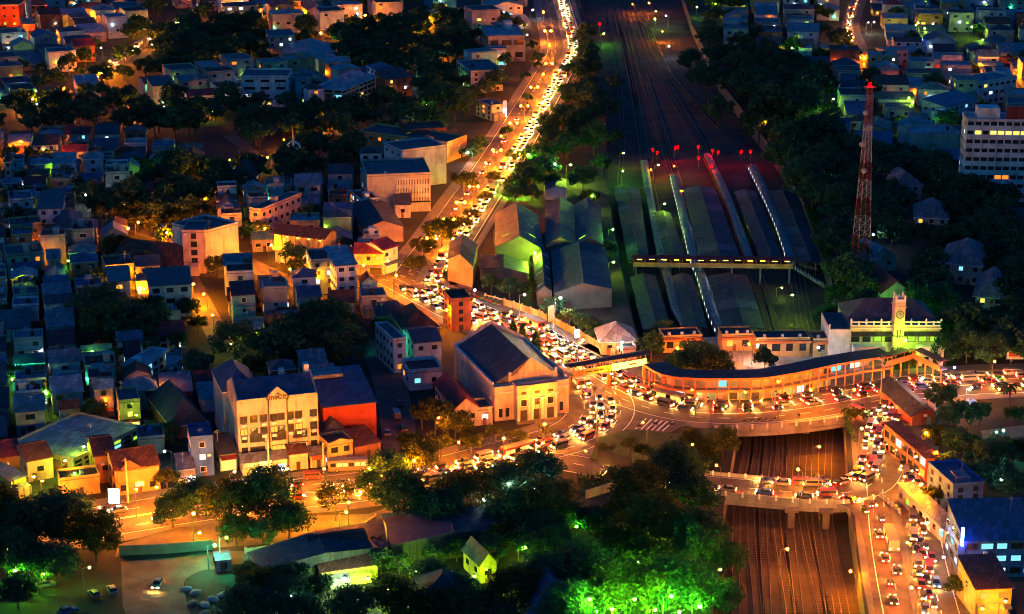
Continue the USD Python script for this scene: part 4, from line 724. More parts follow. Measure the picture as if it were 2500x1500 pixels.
t, i = BB('blue-lit commercial block with teal windows at lower right', 2350, 1412, 2530, 1408, 15, 1322, 'shop block', wall='wall_bluepaint', roof='shed', rm='roof_blue', rise=3.2, floors=3, bay=3, lit=.45, lits=['lit_cyan', 'lit_white', 'lit_cyan'], ww=2.2, frame=1)
part(t, 'neon_sign', MB().box(-1.2, -.7, -1.2, -.6, i['h'] - .6, i['h'] + 3.6), 'sign_blue'); part(t, 'blue_panel', MB().box(-1.6, -.05, -.5, -.1, 5, i['h'] - 1), 'wall_bluepaint')
BB('slatted blue roof block in the dark behind the blue-lit block', 2322, 1265, 2396, 1258, 14, 1190, 'building', wall='wall_bluepaint', roof='flat', rm='roof_blue', floors=4, wins='fs', lit=.08, lits=['lit_cyan'])
t, i = BB('orange-lit shop with bright sign at the bottom right corner', 2378, 1512, 2465, 1508, 12, 1440, 'shop', wall='wall_ochre', roof='shed', rm='roof_tile', rise=2, floors=2, bay=3.2, lit=.7, lits=['lit_orange', 'lit_amber'], shop=.9)
BB('narrow white awninged shops along the right pavement of the bridge road', 2305, 1330, 2345, 1326, 26, 1296, 'shop', wall='wall_grey', roof='shed', rm='roof_metal', rise=.8, floors=1, lit=.3)
# top, behind the bridge town
t, i = BB('flat-roofed concrete commercial block beside the main street', 1192, 152, 1282, 150, 34, 92, wall='wall_concrete', roof='flat', rm='roof_light', floors=2, bay=5, ww=4., wh=2.6, lit=0); part(t, 'rooftop_cabin', MB().box(i['w'] * .6, i['w'] * .8, 24, 30, i['h'] + .2, i['h'] + 4), 'wall_white')
BB('four-storey hipped block with banded balconies among the trees', 768, 262, 838, 268, 34, 214, 'school block', wall='wall_cream', roof='hip', rm='roof_light', rise=4.2, floors=4, bay=4, ww=3., lit=.05, over=1.2)
BB('white four-storey block with slot windows left of the hipped block', 592, 262, 706, 262, 18, 190, 'school block', wall='wall_white', roof='flat', rm='roof_slate', floors=4, bay=6, ww=4, wh=1.2, lit=.03)
BB('dark link wing with lit stair between the two school blocks', 706, 236, 768, 234, 14, 196, 'building', wall='wall_teal', roof='flat', rm='roof_slate', floors=3, lit=.3, lits=['lit_cyan', 'lit_white'])
t, i = BB('big pale warehouse with low curved end wall', 690, 172, 818, 170, 46, 148, 'warehouse', wall='wall_paleblue', roof='gable', rm='roof_metal', rise=3., floors=1, ridge='y', wins='', lit=0)
BB('grey block behind the pale warehouse', 655, 130, 720, 128, 20, 92, wall='wall_grey', roof='flat', rm='roof_slate', floors=3)
for lab, a, vt, wl in (('orange-red flats at the top left corner', (-20, 88, 50, 88), 12, 'wall_redpaint'), ('orange-red flats right of the lit stairwell', (72, 62, 118, 60), 14, 'wall_redpaint'), ('ochre lit factory block at the top left', (175, 50, 258, 50), 22, 'wall_ochre'), ('small orange house left of the tree line at top', (430, 20, 470, 18), 2, 'wall_pink'), ('pink house right of the orange house at top', (492, 28, 530, 26), 4, 'wall_pink')):
    BB(lab, *a, 16, vt, 'block of flats' if 'flats' in lab else 'house', wall=wl, roof='hip', rm='roof_tile', rise=3, floors=4 if 'flats' in lab else 2, bay=4, lit=.12)
t, i = BB('stairwell tower with a column of white lights between the orange flats', 52, 72, 72, 72, 8, 8, 'tower', wall='wall_grey', roof='flat', floors=6, wins='')
for f in range(6): part(t, 'window', MB().box(i['w'] * .25, i['w'] * .75, -.1, 0, f * i['h'] / 6 + 1, f * i['h'] / 6 + 2.6), 'lit_white')
BB('yellow lit apartment block at the top centre', 918, 26, 985, 24, 14, -14, 'block of flats', wall='wall_yellow', roof='flat', rm='roof_dark', floors=4, lit=.3, lits=['lit_yellow', 'lit_lime'])
BB('domed olive roofed hall at the top, left of the main street', 1132, 42, 1212, 38, 22, 26, 'hall', wall='wall_green', roof='hip', rm='roof_light', rise=5, floors=1, wins='')
BB('yellow long block at upper right', 1994, 140, 2085, 140, 12, 122, wall='wall_yellow', roof='flat', rm='roof_metal', floors=2, lit=.05)
BB('bright yellow-green three-window house at upper right', 2132, 40, 2172, 40, 10, 26, 'house', wall='wall_yellow', roof='shed', rm='roof_dark', floors=1, lit=1, lits=['lit_yellow'])
BB('white tower block at the top right corner', 2462, 32, 2540, 32, 16, -20, 'tower block', wall='wall_white', roof='flat', floors=5, bay=2.6, lit=.06)
BB('pink gabled block by the lower end of the hill street', 2170, 162, 2215, 158, 12, 130, wall='wall_pink', roof='flat', rm='roof_light', floors=2)
BB('orange-lit corner shop at the foot of the hill street', 2136, 172, 2172, 166, 10, 140, 'shop', wall='wall_ochre', roof='hip', rm='roof_tile', floors=2, lit=.3)
BB('salmon-lit long low house right of the hill street', 2202, 182, 2290, 186, 10, 170, 'house', wall='wall_pink', roof='gable', rm='roof_red', rise=2, floors=1)
BB('orange-lit long hall front at the right edge near the top', 2400, 132, 2455, 112, 10, 116, 'hall', wall='wall_pink', roof='gable', rm='roof_slate', rise=2, floors=1)
# along the main street
BB('pale slab commercial block above the trees by the main street', 982, 462, 1090, 448, 16, 372, wall='wall_paleblue', roof='flat', rm='roof_slate', floors=4, wins='s', lit=.1, bay=4)
t, i = BB('wide commercial block with vertical fins and orange-lit street side', 898, 522, 1052, 516, 24, 432, wall='wall_grey', roof='flat', rm='roof_slate', floors=4, wins='s', lit=.1, bay=3.4)
for k in range(22): x = i['w'] * .45 + k * i['w'] * .55 / 22; part(t, 'facade_fin', MB().box(x, x + .25, -.35, -.02, i['h'] * .3, i['h'] * .92), 'wall_white')
for f in (1, 2, 3): part(t, 'window_band', MB().box(i['w'] * .46, i['w'] * .99, -.06, 0, f * i['h'] / 4, f * i['h'] / 4 + 2), 'glass')
BB('small white house with roof cabin in front of the finned block', 882, 540, 925, 536, 14, 492, 'house', wall='wall_white', roof='flat', rm='roof_tile', floors=3, lit=.3, bay=2.4, tank=1)
t, i = BB('broad dark-roofed warehouse behind the red-roofed corner shops', 888, 596, 985, 590, 34, 560, 'warehouse', wall='wall_pink', roof='gable', rm='roof_dark', rise=2.6, floors=1, ridge='y', wins='')
BB('brick-pink terrace block above the finned block', 988, 372, 1090, 366, 14, 322, wall='wall_brick', roof='flat', rm='roof_tile', floors=3, lit=.08)
BB('row of orange-lit shops lining the main street below the red sign', 1092, 398, 1140, 380, 44, 352, 'shop row', wall='wall_ochre', roof='flat', rm='roof_dark', floors=2, wins='s', bay=4, lit=.25, lits=['lit_orange', 'lit_amber'])
t, i = BB('corner building with tall red shop sign beside the main street', 1200, 296, 1232, 292, 14, 262, 'shop', wall='wall_grey', roof='flat', floors=3, lit=.2); part(t, 'red_sign', MB().box(i['w'] - 1, i['w'] + .5, -1, -.3, i['h'] - 1, i['h'] + 2.2), 'sign_red'); part(t, 'pink_sign', MB().box(i['w'] - 1, i['w'] + .5, -1, -.3, i['h'] - 5, i['h'] - 1.2), 'sign_pink')
BB('dark terraced block beside the main street above the red sign', 1150, 226, 1228, 222, 30, 178, wall='wall_grey', roof='flat', rm='roof_slate', floors=4, lit=.08, bay=4)
t, i = BB('two-storey arcade glowing yellow under its brown roof', 672, 640, 792, 655, 9, 568, 'shop row', wall='wall_ochre', roof='gable', rm='roof_tile', rise=1.8, floors=2, wins='', blank=1, over=1.0)
for k in range(9):
    x = (k + .5) * i['w'] / 9; part(t, 'shopfront', MB().box(x - i['w'] / 20, x + i['w'] / 20, -.06, 0, .2, i['h'] * .36), 'lit_amber' if k % 3 else 'lit_orange'); part(t, 'balcony_post', MB().box(x + i['w'] / 19, x + i['w'] / 19 + .25, -1.2, -.95, 0, i['h']), 'wall_cream')
    if k % 2 == 0: part(t, 'ceiling_lamp', MB().box(x - .4, x + .4, -.8, -.5, i['h'] - .9, i['h'] - .6), 'sign_yellow')
part(t, 'balcony', MB().box(0, i['w'], -1.3, -.02, i['h'] * .46, i['h'] * .46 + 1.0), 'wall_cream')
for lab, a, vt, wl in (('cream shop with red awnings at the bend of the red-roofed row', (800, 655, 866, 672), 618, 'wall_cream'), ('orange-lit shop under the curved red roof', (866, 672, 935, 672), 620, 'wall_ochre'), ('white corner shop ending the red-roofed row', (936, 672, 972, 660), 612, 'wall_white')):
    BB(lab, *a, 10, vt, 'shop', wall=wl, roof='gable', rm='roof_red', rise=2., floors=2, bay=2.6, lit=.15, shop=.6, lits=['lit_orange', 'lit_amber', 'lit_yellow'])
t, i = BB('white four-storey house with pale lean-to roof below the red-roofed row', 824, 742, 872, 738, 18, 650, 'house', wall='wall_white', roof='shed', rm='roof_light', rise=1.2, floors=4, bay=2.6, ww=1.7, frame='trim_white', lit=.03, over=.6)
BB('dark green narrow four-storey block left of the white four-storey house', 762, 720, 822, 716, 12, 640, wall='wall_teal', roof='flat', rm='roof_dark', floors=4, lit=.2, lits=['lit_white'])
t, i = BB('orange-pink corner building with step parapet', 612, 582, 640, 586, 26, 512, wall='wall_pink', roof='flat', rm='roof_slate', floors=3, wins='fs', lit=.04)
BB('tall grey-pink six-storey block with square windows', 450, 668, 504, 668, 13, 568, 'tower block', wall='wall_pink', roof='flat', rm='roof_slate', floors=5, bay=4.2, ww=1.5, wh=1.7, lit=0, frame=1)
BB('blue-grey long block attached right of the grey-pink tower', 505, 664, 585, 640, 16, 570, wall='wall_paleblue', roof='flat', rm='roof_slate', floors=4, wins='', tank=2)
t, i = BB('very long brown tile-roofed hall in the middle of the left town', 262, 655, 450, 676, 24, 648, 'hall', wall='wall_brick', roof='gable', rm='roof_tile', rise=6.0, floors=1, wins='', lit=0)
BB('chimney-like square tower behind the long tile-roofed hall', 392, 606, 404, 606, 4, 560, 'tower', wall='wall_grey', roof='flat', floors=4, wins='')
BB('brown gabled house with one orange-lit wall below the tile-roofed hall', 262, 712, 330, 706, 12, 655, 'house', wall='wall_ochre', roof='flat', rm='roof_tile', floors=2, lit=0, wins='f')
BB('white three-storey house right of the round tree', 368, 778, 470, 772, 16, 700, 'house', wall='wall_white', roof='shed', rm='roof_slate', rise=1., floors=3, ww=2., lit=.04, frame=1)
BB('white cube house with blue-grey roof at the left', 96, 572, 152, 570, 22, 512, 'house', wall='wall_white', roof='shed', rm='roof_slate', rise=1.4, floors=3, lit=.04)
BB('pale blue house left of the white cube house', 28, 556, 84, 552, 12, 492, 'house', wall='wall_paleblue', roof='flat', rm='roof_slate', floors=3, lit=.05)
BB('dark green house beside the yellow-lit street', 142, 600, 205, 596, 22, 560, 'house', wall='wall_green', roof='hip', rm='roof_slate', rise=2.6, floors=2, lit=.1)
BB('orange-lit stepped house at the left', 30, 612, 106, 606, 10, 555, 'house', wall='wall_ochre', roof='flat', rm='roof_dark', floors=2, lit=.3, tank=1)
BB('bright orange house front at the left edge', -20, 520, 26, 514, 10, 470, 'house', wall='wall_ochre', roof='flat', rm='roof_dark', floors=2, lit=.4, lits=['lit_orange'])
BB('grey-green house at the left edge below the stepped house', 20, 676, 110, 668, 12, 628, 'house', wall='wall_green', roof='flat', rm='roof_slate', floors=2, lit=.12)
BB('white low house with grey roof left of the dark round trees', -10, 838, 75, 832, 15, 806, 'house', wall='wall_white', roof='shed', rm='roof_roof' if 0 else 'roof_slate', rise=1.2, floors=2, lit=.02)
BB('red-roofed white house above the green lane', 382, 858, 455, 850, 10, 822, 'house', wall='wall_white', roof='gable', rm='roof_red', rise=2.2, floors=2, frame=1)
BB('house with two yellow-lit shutters right of the green lane', 572, 838, 642, 836, 12, 808, 'house', wall='wall_brick', roof='gable', rm='roof_teal', rise=1.8, floors=1, lit=1, lits=['lit_lime'], bay=3.6, ww=2.4, wh=2.2)
BB('red-lit low house with bright lamp above the dark tree clump', 680, 815, 732, 812, 9, 780, 'house', wall='wall_redpaint', roof='flat', rm='roof_metal', floors=2, lit=.2, lits=['lit_orange'])
BB('open white rooftop terrace house with cyan-lit room', 300, 930, 345, 936, 16, 895, 'house', wall='wall_white', roof='flat', rm='roof_light', floors=2, lit=.6, lits=['lit_cyan'], bay=2.6, ww=2, frame='trim_white')
BB('small white terrace house right of the cyan-lit terrace', 408, 930, 446, 928, 10, 896, 'house', wall='wall_pink', roof='flat', rm='roof_light', floors=2, lit=.4, lits=['lit_cyan'])
# lower left, above the boulevard
t, i = BB('wide flat pale-roofed store with green-lit right flank', 22, 1112, 180, 1150, 26, 1090, 'store', wall='wall_pink', roof='flat', rm='roof_light', floors=2, wins='s', lit=.3, lits=['lit_lime', 'lit_lime', 'lit_cyan'], bay=3.2, ww=2.4, wh=2.)
BB('red-roofed low house at the left edge above the boulevard', -20, 1168, 52, 1158, 12, 1122, 'house', wall='wall_brick', roof='gable', rm='roof_red', rise=2, floors=1)
BB('pink-red tiled house next right along the left edge', 70, 1178, 132, 1166, 12, 1128, 'house', wall='wall_pink', roof='gable', rm='roof_tile', rise=2, floors=1, lit=.2)
BB('yellow-walled little shop at the left edge', 30, 1212, 66, 1200, 7, 1176, 'shop', wall='wall_yellow', roof='shed', rm='roof_metal', floors=1, rise=.8, lit=.3)
t, i = BB('orange-lit restaurant with gabled sign front on the boulevard', 285, 1212, 392, 1196, 12, 1150, 'restaurant', wall='wall_ochre', roof='gable', rm='roof_tile', rise=2.6, floors=2, ridge='x', bay=3., lit=.25, lits=['lit_amber', 'lit_yellow'], frame=1)
part(t, 'sign_board', MB().box(.4, i['w'] - .4, -.5, -.3, i['h'] * .52, i['h'] * .95), 'wall_ochre'); part(t, 'sign_gable', MB().sweep([(1, i['h'] + .1), (i['w'] * .6, i['h'] + .1), (i['w'] * .32, i['h'] + 2.4)], -.4, -.2, 'y'), 'wall_brick'); part(t, 'entrance_sign', MB().box(i['w'] * .42, i['w'] * .62, -.62, -.51, i['h'] * .3, i['h'] * .46), 'sign_yellow')
BB('brown wall house left of the orange-lit restaurant', 235, 1182, 284, 1176, 14, 1116, 'house', wall='wall_brick', roof='gable', rm='roof_tile', rise=2., floors=1)
BB('rough orange wall and yard shed left of the bright kiosk', 150, 1216, 245, 1204, 6, 1176, 'shed', wall='wall_ochre', roof='flat', rm='roof_tile', floors=1, wins='')
BB('dark hall with red brick gable and scalloped eaves', 420, 1075, 506, 1062, 24, 1042, 'hall', wall='wall_brick', roof='hip', rm='roof_dark', rise=6., floors=1, wins='')
BB('narrow yellow-signed shop with orange panel', 295, 1045, 345, 1040, 10, 985, 'shop', wall='wall_ochre', roof='flat', floors=3, lit=.4, lits=['lit_yellow', 'lit_orange'], bay=2.4, shop=.8)
BB('narrow blue-sided three-storey house left of the hotel', 470, 1165, 524, 1160, 9, 1075, 'house', wall='wall_bluepaint', roof='flat', rm='roof_blue', floors=3, lit=.2, lits=['lit_white', 'lit_cyan'], bay=2.4, frame='trim_white')
BB('lit shopfront with yellow shutter left of the hotel', 538, 1152, 580, 1146, 9, 1112, 'shop', wall='wall_green', roof='shed', rm='roof_dark', rise=2, floors=1, shop=1, lits=['sign_green', 'lit_yellow'])
BB('white shop glowing beside the leafy roadside tree', 440, 1190, 478, 1186, 8, 1148, 'shop', wall='wall_white', roof='shed', rm='roof_metal', floors=1, rise=1, shop=1, lits=['lit_yellow', 'lit_white'])
# near side
c4s = (('long dark warehouse roof across the bottom, left part', [(600, 1350), (935, 1268), (948, 1335), (640, 1392)]), ('dark warehouse roof behind the palm', [(940, 1266), (1245, 1232), (1260, 1290), (952, 1334)]))
for lab, c4 in c4s: quad_shed('warehouse', lab, 'warehouse', c4, 5.2, 1.2, 'roof_dark', 'roof_dark')
BB('low yellow-lit brown-roofed building behind the bright white lamp', 785, 1432, 922, 1412, 12, 1398, 'building', wall='wall_yellow', roof='shed', rm='roof_tile', rise=3.2, floors=1, wins='f', bay=5, lit=0)
BB('pale gabled yard house among the green-lit trees', 1172, 1426, 1212, 1418, 9, 1380, 'house', wall='wall_yellow', roof='gable', rm='roof_slate', rise=2.4, floors=1, ridge='y')
BB('dark pyramid roof at the bottom, camera-left of the brightest green tree', 1280, 1545, 1430, 1535, 18, 1512, 'building', wall='wall_grey', roof='hip', rm='roof_blue', rise=6.5, floors=1, wins='')
BB('dark hipped roof at the bottom centre', 1010, 1545, 1180, 1530, 16, 1500, 'building', wall='wall_grey', roof='hip', rm='roof_dark', rise=5.5, floors=1, wins='')
BB('teal-roofed long shed left of the pale gabled yard house', 985, 1362, 1130, 1336, 14, 1338, 'shed', wall='wall_green', roof='shed', rm='roof_teal', rise=2.2, floors=1, wins='')
gh, gi = BB('small dark guard hut under the bright green lamp', 528, 1398, 566, 1394, 5, 1372, 'hut', wall='wall_grey', roof='flat', rm='roof_blue', floors=1, bay=2, frame=1, parapet=0, clutter=0)
BB('white shrine tower with pink top at the left edge', 16, 470, 32, 470, 5, 395, 'tower', wall='wall_pink', roof='hip', rm='roof_tile', rise=3, floors=4, bay=2, ww=1., lit=0)
BB('dark pyramid-roofed white pavilion above the yellow-lit street', 560, 466, 608, 468, 14, 438, 'pavilion', wall='wall_white', roof='hip', rm='roof_tile', rise=6.5, floors=1, over=1.2)
mt = thing('shrine', 'white dome monument glowing orange from below beside a lit lane', 'shrine', G(718, 408))
part(mt, 'drum', MB().lathe([(3.6, 0), (3.6, 5), (3.2, 5.2)], 16), 'wall_white'); part(mt, 'dome', MB().lathe([(3.2, 5.2), (3.4, 7), (2.9, 9), (1.6, 10.4), (.6, 10.9)], 16), 'wall_white'); part(mt, 'spire', MB().lathe([(.6, 10.9), (.4, 13), (.1, 16.5)], 8), 'wall_ochre')
OCC.append(Point(*G(718, 408)).buffer(5))
# ---------------------------------------------------------------- everything between them
from shapely import STRtree
BELTS = [pxpoly(p) for p in ([(-80, 262), (560, 268), (760, 290), (960, 262), (1140, 195), (1150, 330), (960, 350), (860, 420), (700, 460), (640, 380), (300, 330), (-80, 340)],
                             [(820, 100), (1130, 60), (1150, 150), (1060, 200), (900, 190), (840, 160)], [(380, 90), (640, 60), (640, 150), (540, 190), (400, 210)], [(390, 425), (640, 440), (600, 495), (480, 508), (370, 468)], [(700, 840), (880, 800), (940, 850), (915, 950), (790, 905), (660, 935), (450, 945), (500, 905), (640, 890)])]
BELTS += [pxpoly(p) for p in ([(1640, 160), (1860, 140), (1990, 205), (1985, 300), (1900, 345), (1765, 255)], [(1900, 350), (2150, 400), (2330, 450), (2500, 560), (2560, 900), (2080, 860), (2020, 640), (1950, 480)], [(215, 510), (480, 510), (480, 566), (240, 560)], [(230, 800), (380, 780), (390, 850), (240, 860)])]
BLOCK = unary_union([ALLROAD.buffer(2.2), T_POLY.buffer(5), FORE, pxpoly([(1190, 440), (1560, 420), (1600, 840), (1180, 700)]), pxpoly([(1230, 400), (1300, 180), (1380, 190), (1480, 200), (1560, 420)]), L1.buffer(15)] + BELTS)
shapely.prepare(BLOCK)
WALLS = ['white', 'white', 'cream', 'grey', 'grey', 'paleblue', 'pink', 'concrete', 'green', 'teal', 'ochre', 'brick']; WN = dict(white='white', cream='cream', grey='grey', paleblue='pale blue', pink='pinkish', concrete='bare concrete', green='greenish', teal='teal', ochre='ochre', brick='brick')
RM = ['roof_slate', 'roof_slate', 'roof_dark', 'roof_blue', 'roof_metal', 'roof_light', 'roof_teal', 'roof_tile', 'roof_red']; RN = dict(roof_slate='slate-grey', roof_dark='dark', roof_blue='blue', roof_metal='metal', roof_light='pale', roof_teal='teal', roof_tile='brown', roof_red='red')
def fill(px, ang, cell, sizes, heights, prob, lit, kinds, seed, wn=1.0):
    rg = random.Random(seed); reg = pxpoly(px); shapely.prepare(reg); a = math.radians(ang); ca, sa = math.cos(a), math.sin(a); cx, cy = reg.centroid.coords[0]; n = 0
    for i in range(-45, 46):
        for j in range(-60, 61):
            lx, ly = i * cell[0] + rg.uniform(-.4, .4), j * cell[1] + (i % 3) * cell[1] * .3 + rg.uniform(-.4, .4)
            if rg.random() > prob: continue
            x, y = cx + ca * lx - sa * ly, cy + sa * lx + ca * ly
            if not reg.contains(Point(x, y)): continue
            w, d = rg.uniform(sizes[0], min(sizes[1], cell[0] - 1.2)), rg.uniform(sizes[0], cell[1] - 1.2); r2 = a + rg.gauss(0, .02); c2, s2 = math.cos(r2), math.sin(r2)
            P0 = np.array([x - c2 * w / 2 + s2 * d / 2, y - s2 * w / 2 - c2 * d / 2]); P1 = P0 + (c2 * w, s2 * w)
            fp = Polygon([P0, P1, P1 + (-s2 * d, c2 * d), P0 + (-s2 * d, c2 * d)])
            if fp.intersects(BLOCK): continue
            hit = any(fp.intersects(o) for o in NEAR(fp))
            if hit:         # a smaller house where the plot is cut
                w, d = w * .62, d * .62; P0 = np.array([x - c2 * w / 2 + s2 * d / 2, y - s2 * w / 2 - c2 * d / 2]); P1 = P0 + (c2 * w, s2 * w); fp = Polygon([P0, P1, P1 + (-s2 * d, c2 * d), P0 + (-s2 * d, c2 * d)])
                if any(fp.intersects(o) for o in NEAR(fp)): continue
            kd = rg.choice(kinds); wl = rg.choice(WALLS); rm = rg.choice(RM); h = rg.uniform(*heights); roof = rg.choice(['flat', 'flat', 'gable', 'gable', 'hip', 'shed']); fl = max(1, round(h / 3.2))
            if kd in ('warehouse', 'workshop'): h *= .7; w_ = 0; roof = rg.choice(['gable', 'shed']); fl = 1
            if kd == 'block of flats': h = max(h, 9) * 1.15; fl = round(h / 3.1); roof = rg.choice(['flat', 'flat', 'hip'])
            if kd == 'block of flats': desc = f'{WN[wl]} {["", "one", "two", "three", "four", "five", "six"][min(6, fl)]}-storey flats'
            elif kd in ('warehouse', 'workshop'): desc = f'{WN[wl]} {kd} with {RN[rm]} roof'
            else: desc = f'{WN[wl]} {kd} with {RN[rm]} {roof} roof'
            R.seed(seed * 1000 + n); v = PX((x, y))[1]
            near = scale_at((x, y)) > 5.6
            building(kd.replace(' ', '_'), None, kd, P0, P1, d, h, 'wall_' + wl, roof, rm, rg.uniform(1.2, 2.8), fl, desc=desc, lit=lit * .7, bay=rg.choice((3.2, 4, 5)) if near else rg.choice((4.5, 6)), wins=('fs' if kd != 'warehouse' else 'f') if near else 'f' if rg.random() < .7 else 'fs',
                     blank=.25 if near else .4, shop=.5 if kd == 'shop' else False, tank=1 if roof == 'flat' and rg.random() < .35 and near else 0, parapet=.7 if near else .5, ridge=rg.choice('xy'), ww=rg.choice((1.2, 1.5, 1.8)), balcony=rg.choice((0, 0, 1, 2)) if scale_at((x, y)) > 5.2 else 0, bulbs=rg.choice((0, 0, 1)) if near else rg.choice((0, 1, 1)), clutter=rg.choice((2, 3, 4)) if near else rg.choice((0, 1, 2)), frame=rg.choice((False, 1, 'trim_white')) if scale_at((x, y)) > 6.8 else False)
            TREE_ADD(OCC[-1]); n += 1
    return n
GRID = {}
def TREE_ADD(p):
    x0, y0, x1, y1 = p.bounds
    for i in range(int(x0 // 25), int(x1 // 25) + 1):
        for j in range(int(y0 // 25), int(y1 // 25) + 1): GRID.setdefault((i, j), []).append(p)
def NEAR(p):
    x0, y0, x1, y1 = p.bounds; out = []
    for i in range(int(x0 // 25), int(x1 // 25) + 1):
        for j in range(int(y0 // 25), int(y1 // 25) + 1): out += GRID.get((i, j), [])
    return out
for o in OCC: TREE_ADD(o)
N = []
N.append(fill([(-80, 640), (460, 690), (560, 860), (700, 780), (960, 780), (960, 900), (920, 980), (530, 980), (520, 1100), (-80, 1200)], 14, (9.6, 10.8), (6.4, 10), (3.4, 8.5), .95, .16, ['house', 'terrace house', 'cottage', 'shop', 'workshop'], 11))
N.append(fill([(-80, 430), (260, 440), (640, 500), (760, 690), (900, 690), (960, 780), (560, 860), (460, 680), (-80, 650)], 10, (10, 11.2), (6.8, 10.5), (4, 10), .95, .14, ['house', 'terrace house', 'shop', 'block of flats', 'cottage'], 12))
N.append(fill([(640, 440), (900, 420), (1100, 330), (1180, 330), (1080, 500), (960, 660), (820, 690), (640, 560)], 4, (11.5, 13), (8, 12), (4, 10), .94, .12, ['shop', 'house', 'workshop', 'block of flats'], 13))
N.append(fill([(-100, 330), (300, 335), (700, 440), (640, 500), (260, 450), (-80, 440)], 8, (12, 14), (8, 13), (3.6, 8), .85, .25, ['house', 'cottage', 'warehouse'], 14))
N.append(fill([(-140, 60), (420, 60), (640, 150), (1000, 190), (1170, 150), (1200, 260), (700, 300), (560, 270), (-120, 270)], 22, (15, 18), (10, 16), (4, 10), .8, .4, ['house', 'warehouse', 'block of flats', 'cottage'], 15))
N.append(fill([(-160, -50), (1330, -50), (1340, 100), (1200, 150), (900, 110), (640, 80), (-140, 70)], 16, (21, 24), (12, 20), (4, 12), .76, .45, ['house', 'block of flats', 'warehouse'], 16))
N.append(fill([(1660, -50), (2640, -50), (2640, 210), (2300, 330), (2080, 330), (1900, 150), (1700, 130)], -6, (18, 20), (10, 18), (3.5, 8), .84, .35, ['house', 'warehouse', 'cottage', 'block of flats'], 17))
N.append(fill([(1860, 120), (2130, 180), (2360, 230), (2340, 440), (2000, 400), (1990, 200)], -12, (17, 20), (10, 16), (4, 7), .8, .4, ['house', 'warehouse', 'cottage'], 18))
N.append(fill([(2360, 230), (2640, 200), (2640, 600), (2500, 560), (2360, 470)], -10, (16, 18), (11, 15), (5, 9), .7, .2, ['house', 'house'], 19))
N.append(fill([(1100, -20), (1320, -20), (1330, 190), (1250, 300), (1150, 300)], 0, (18, 20), (12, 18), (7, 12), .9, .3, ['shop', 'block of flats'], 20))
#print('filled', N, sum(N))
# ================================================================ trees: tapered trunk, limbs, and a crown of leaf clumps spread through its volume
def crown(rad, hgt, clumps, per, size, seed, squash=.75, leafm='leaf_mid', trunk=.28, limbs=6, flat=False):
    def f(t):
        g = np.random.default_rng(seed); hc = hgt * .62; cl = []
        for k in range(clumps):
            th, ph = g.uniform(0, 2 * np.pi), np.arccos(g.uniform(-.55, 1)); rr = rad * g.uniform(.45, .95)
            cl.append((rr * math.sin(ph) * math.cos(th), rr * math.sin(ph) * math.sin(th), hc + rr * math.cos(ph) * squash * (.45 if flat else 1), rad * g.uniform(.2, .36)))
        m = MB(); tr = MB().tube((0, 0, -.2), (.15, .1, hc * .55), trunk, 7, trunk * .7).tube((.15, .1, hc * .55), (0, 0, hc), trunk * .7, 6, trunk * .35); part(t, 'trunk', tr, 'bark')
        for k in range(limbs): c_ = cl[k]; part(t, 'limb', MB().tube((.1, .05, hc * (.45 + .07 * k)), (c_[0] * .8, c_[1] * .8, c_[2] - .2), trunk * .42, 5, trunk * .12), 'bark')
        V, F = [], []
        for x, y, z, r in cl:
            n = int(per * (r / (rad * .28)) ** 2); d = g.normal(size=(n, 3)); d /= np.linalg.norm(d, axis=1, keepdims=True); p = np.array([x, y, z]) + d * r * g.uniform(.55, 1.08, (n, 1)) * (1, 1, .8)
            nn = d + g.normal(size=(n, 3)) * .6 + (0, 0, .35); nn /= np.linalg.norm(nn, axis=1, keepdims=True); a = np.cross(nn, g.normal(size=(n, 3))); a /= np.linalg.norm(a, axis=1, keepdims=True); b = np.cross(nn, a); s = size * g.uniform(.6, 1.25, (n, 1))
            k0 = sum(len(v) for v in V); V.append(np.stack([p - a * s, p - b * s * .55, p + a * s, p + b * s * .55], 1).reshape(-1, 3)); F.append(np.arange(n * 4).reshape(-1, 4) + k0)
        m.v = np.vstack(V); m.i = np.vstack(F).ravel(); m.c = np.full(len(m.i) // 4, 4)
        part(t, 'crown', m, leafm, kind='stuff')
    return f
def palm(t):
    g = np.random.default_rng(5); m = MB(); part(t, 'trunk', MB().tube((0, 0, 0), (.3, 0, 4), .22, 7, .18).tube((.3, 0, 4), (.5, .1, 8.5), .18, 7, .13), 'bark')
    for k in range(15):
        a = k * 2.4; el = g.uniform(-.3, .9); m = MB(); pr = np.array([.5, .1, 8.5]); L = 3.6
        for j in range(6):
            q_ = pr + L / 6 * np.array([math.cos(a) * math.cos(el), math.sin(a) * math.cos(el), math.sin(el)]); el -= .27; w_ = .55 * (1 - abs(j - 2.2) / 5); s_ = np.array([-math.sin(a), math.cos(a), -.5]) * w_; s2 = np.array([math.sin(a), -math.cos(a), -.5]) * w_
            m.poly([pr, q_, q_ + s_, pr + s_]).poly([pr, pr + s2, q_ + s2, q_]); pr = q_
        part(t, 'frond', m, 'leaf_palm')
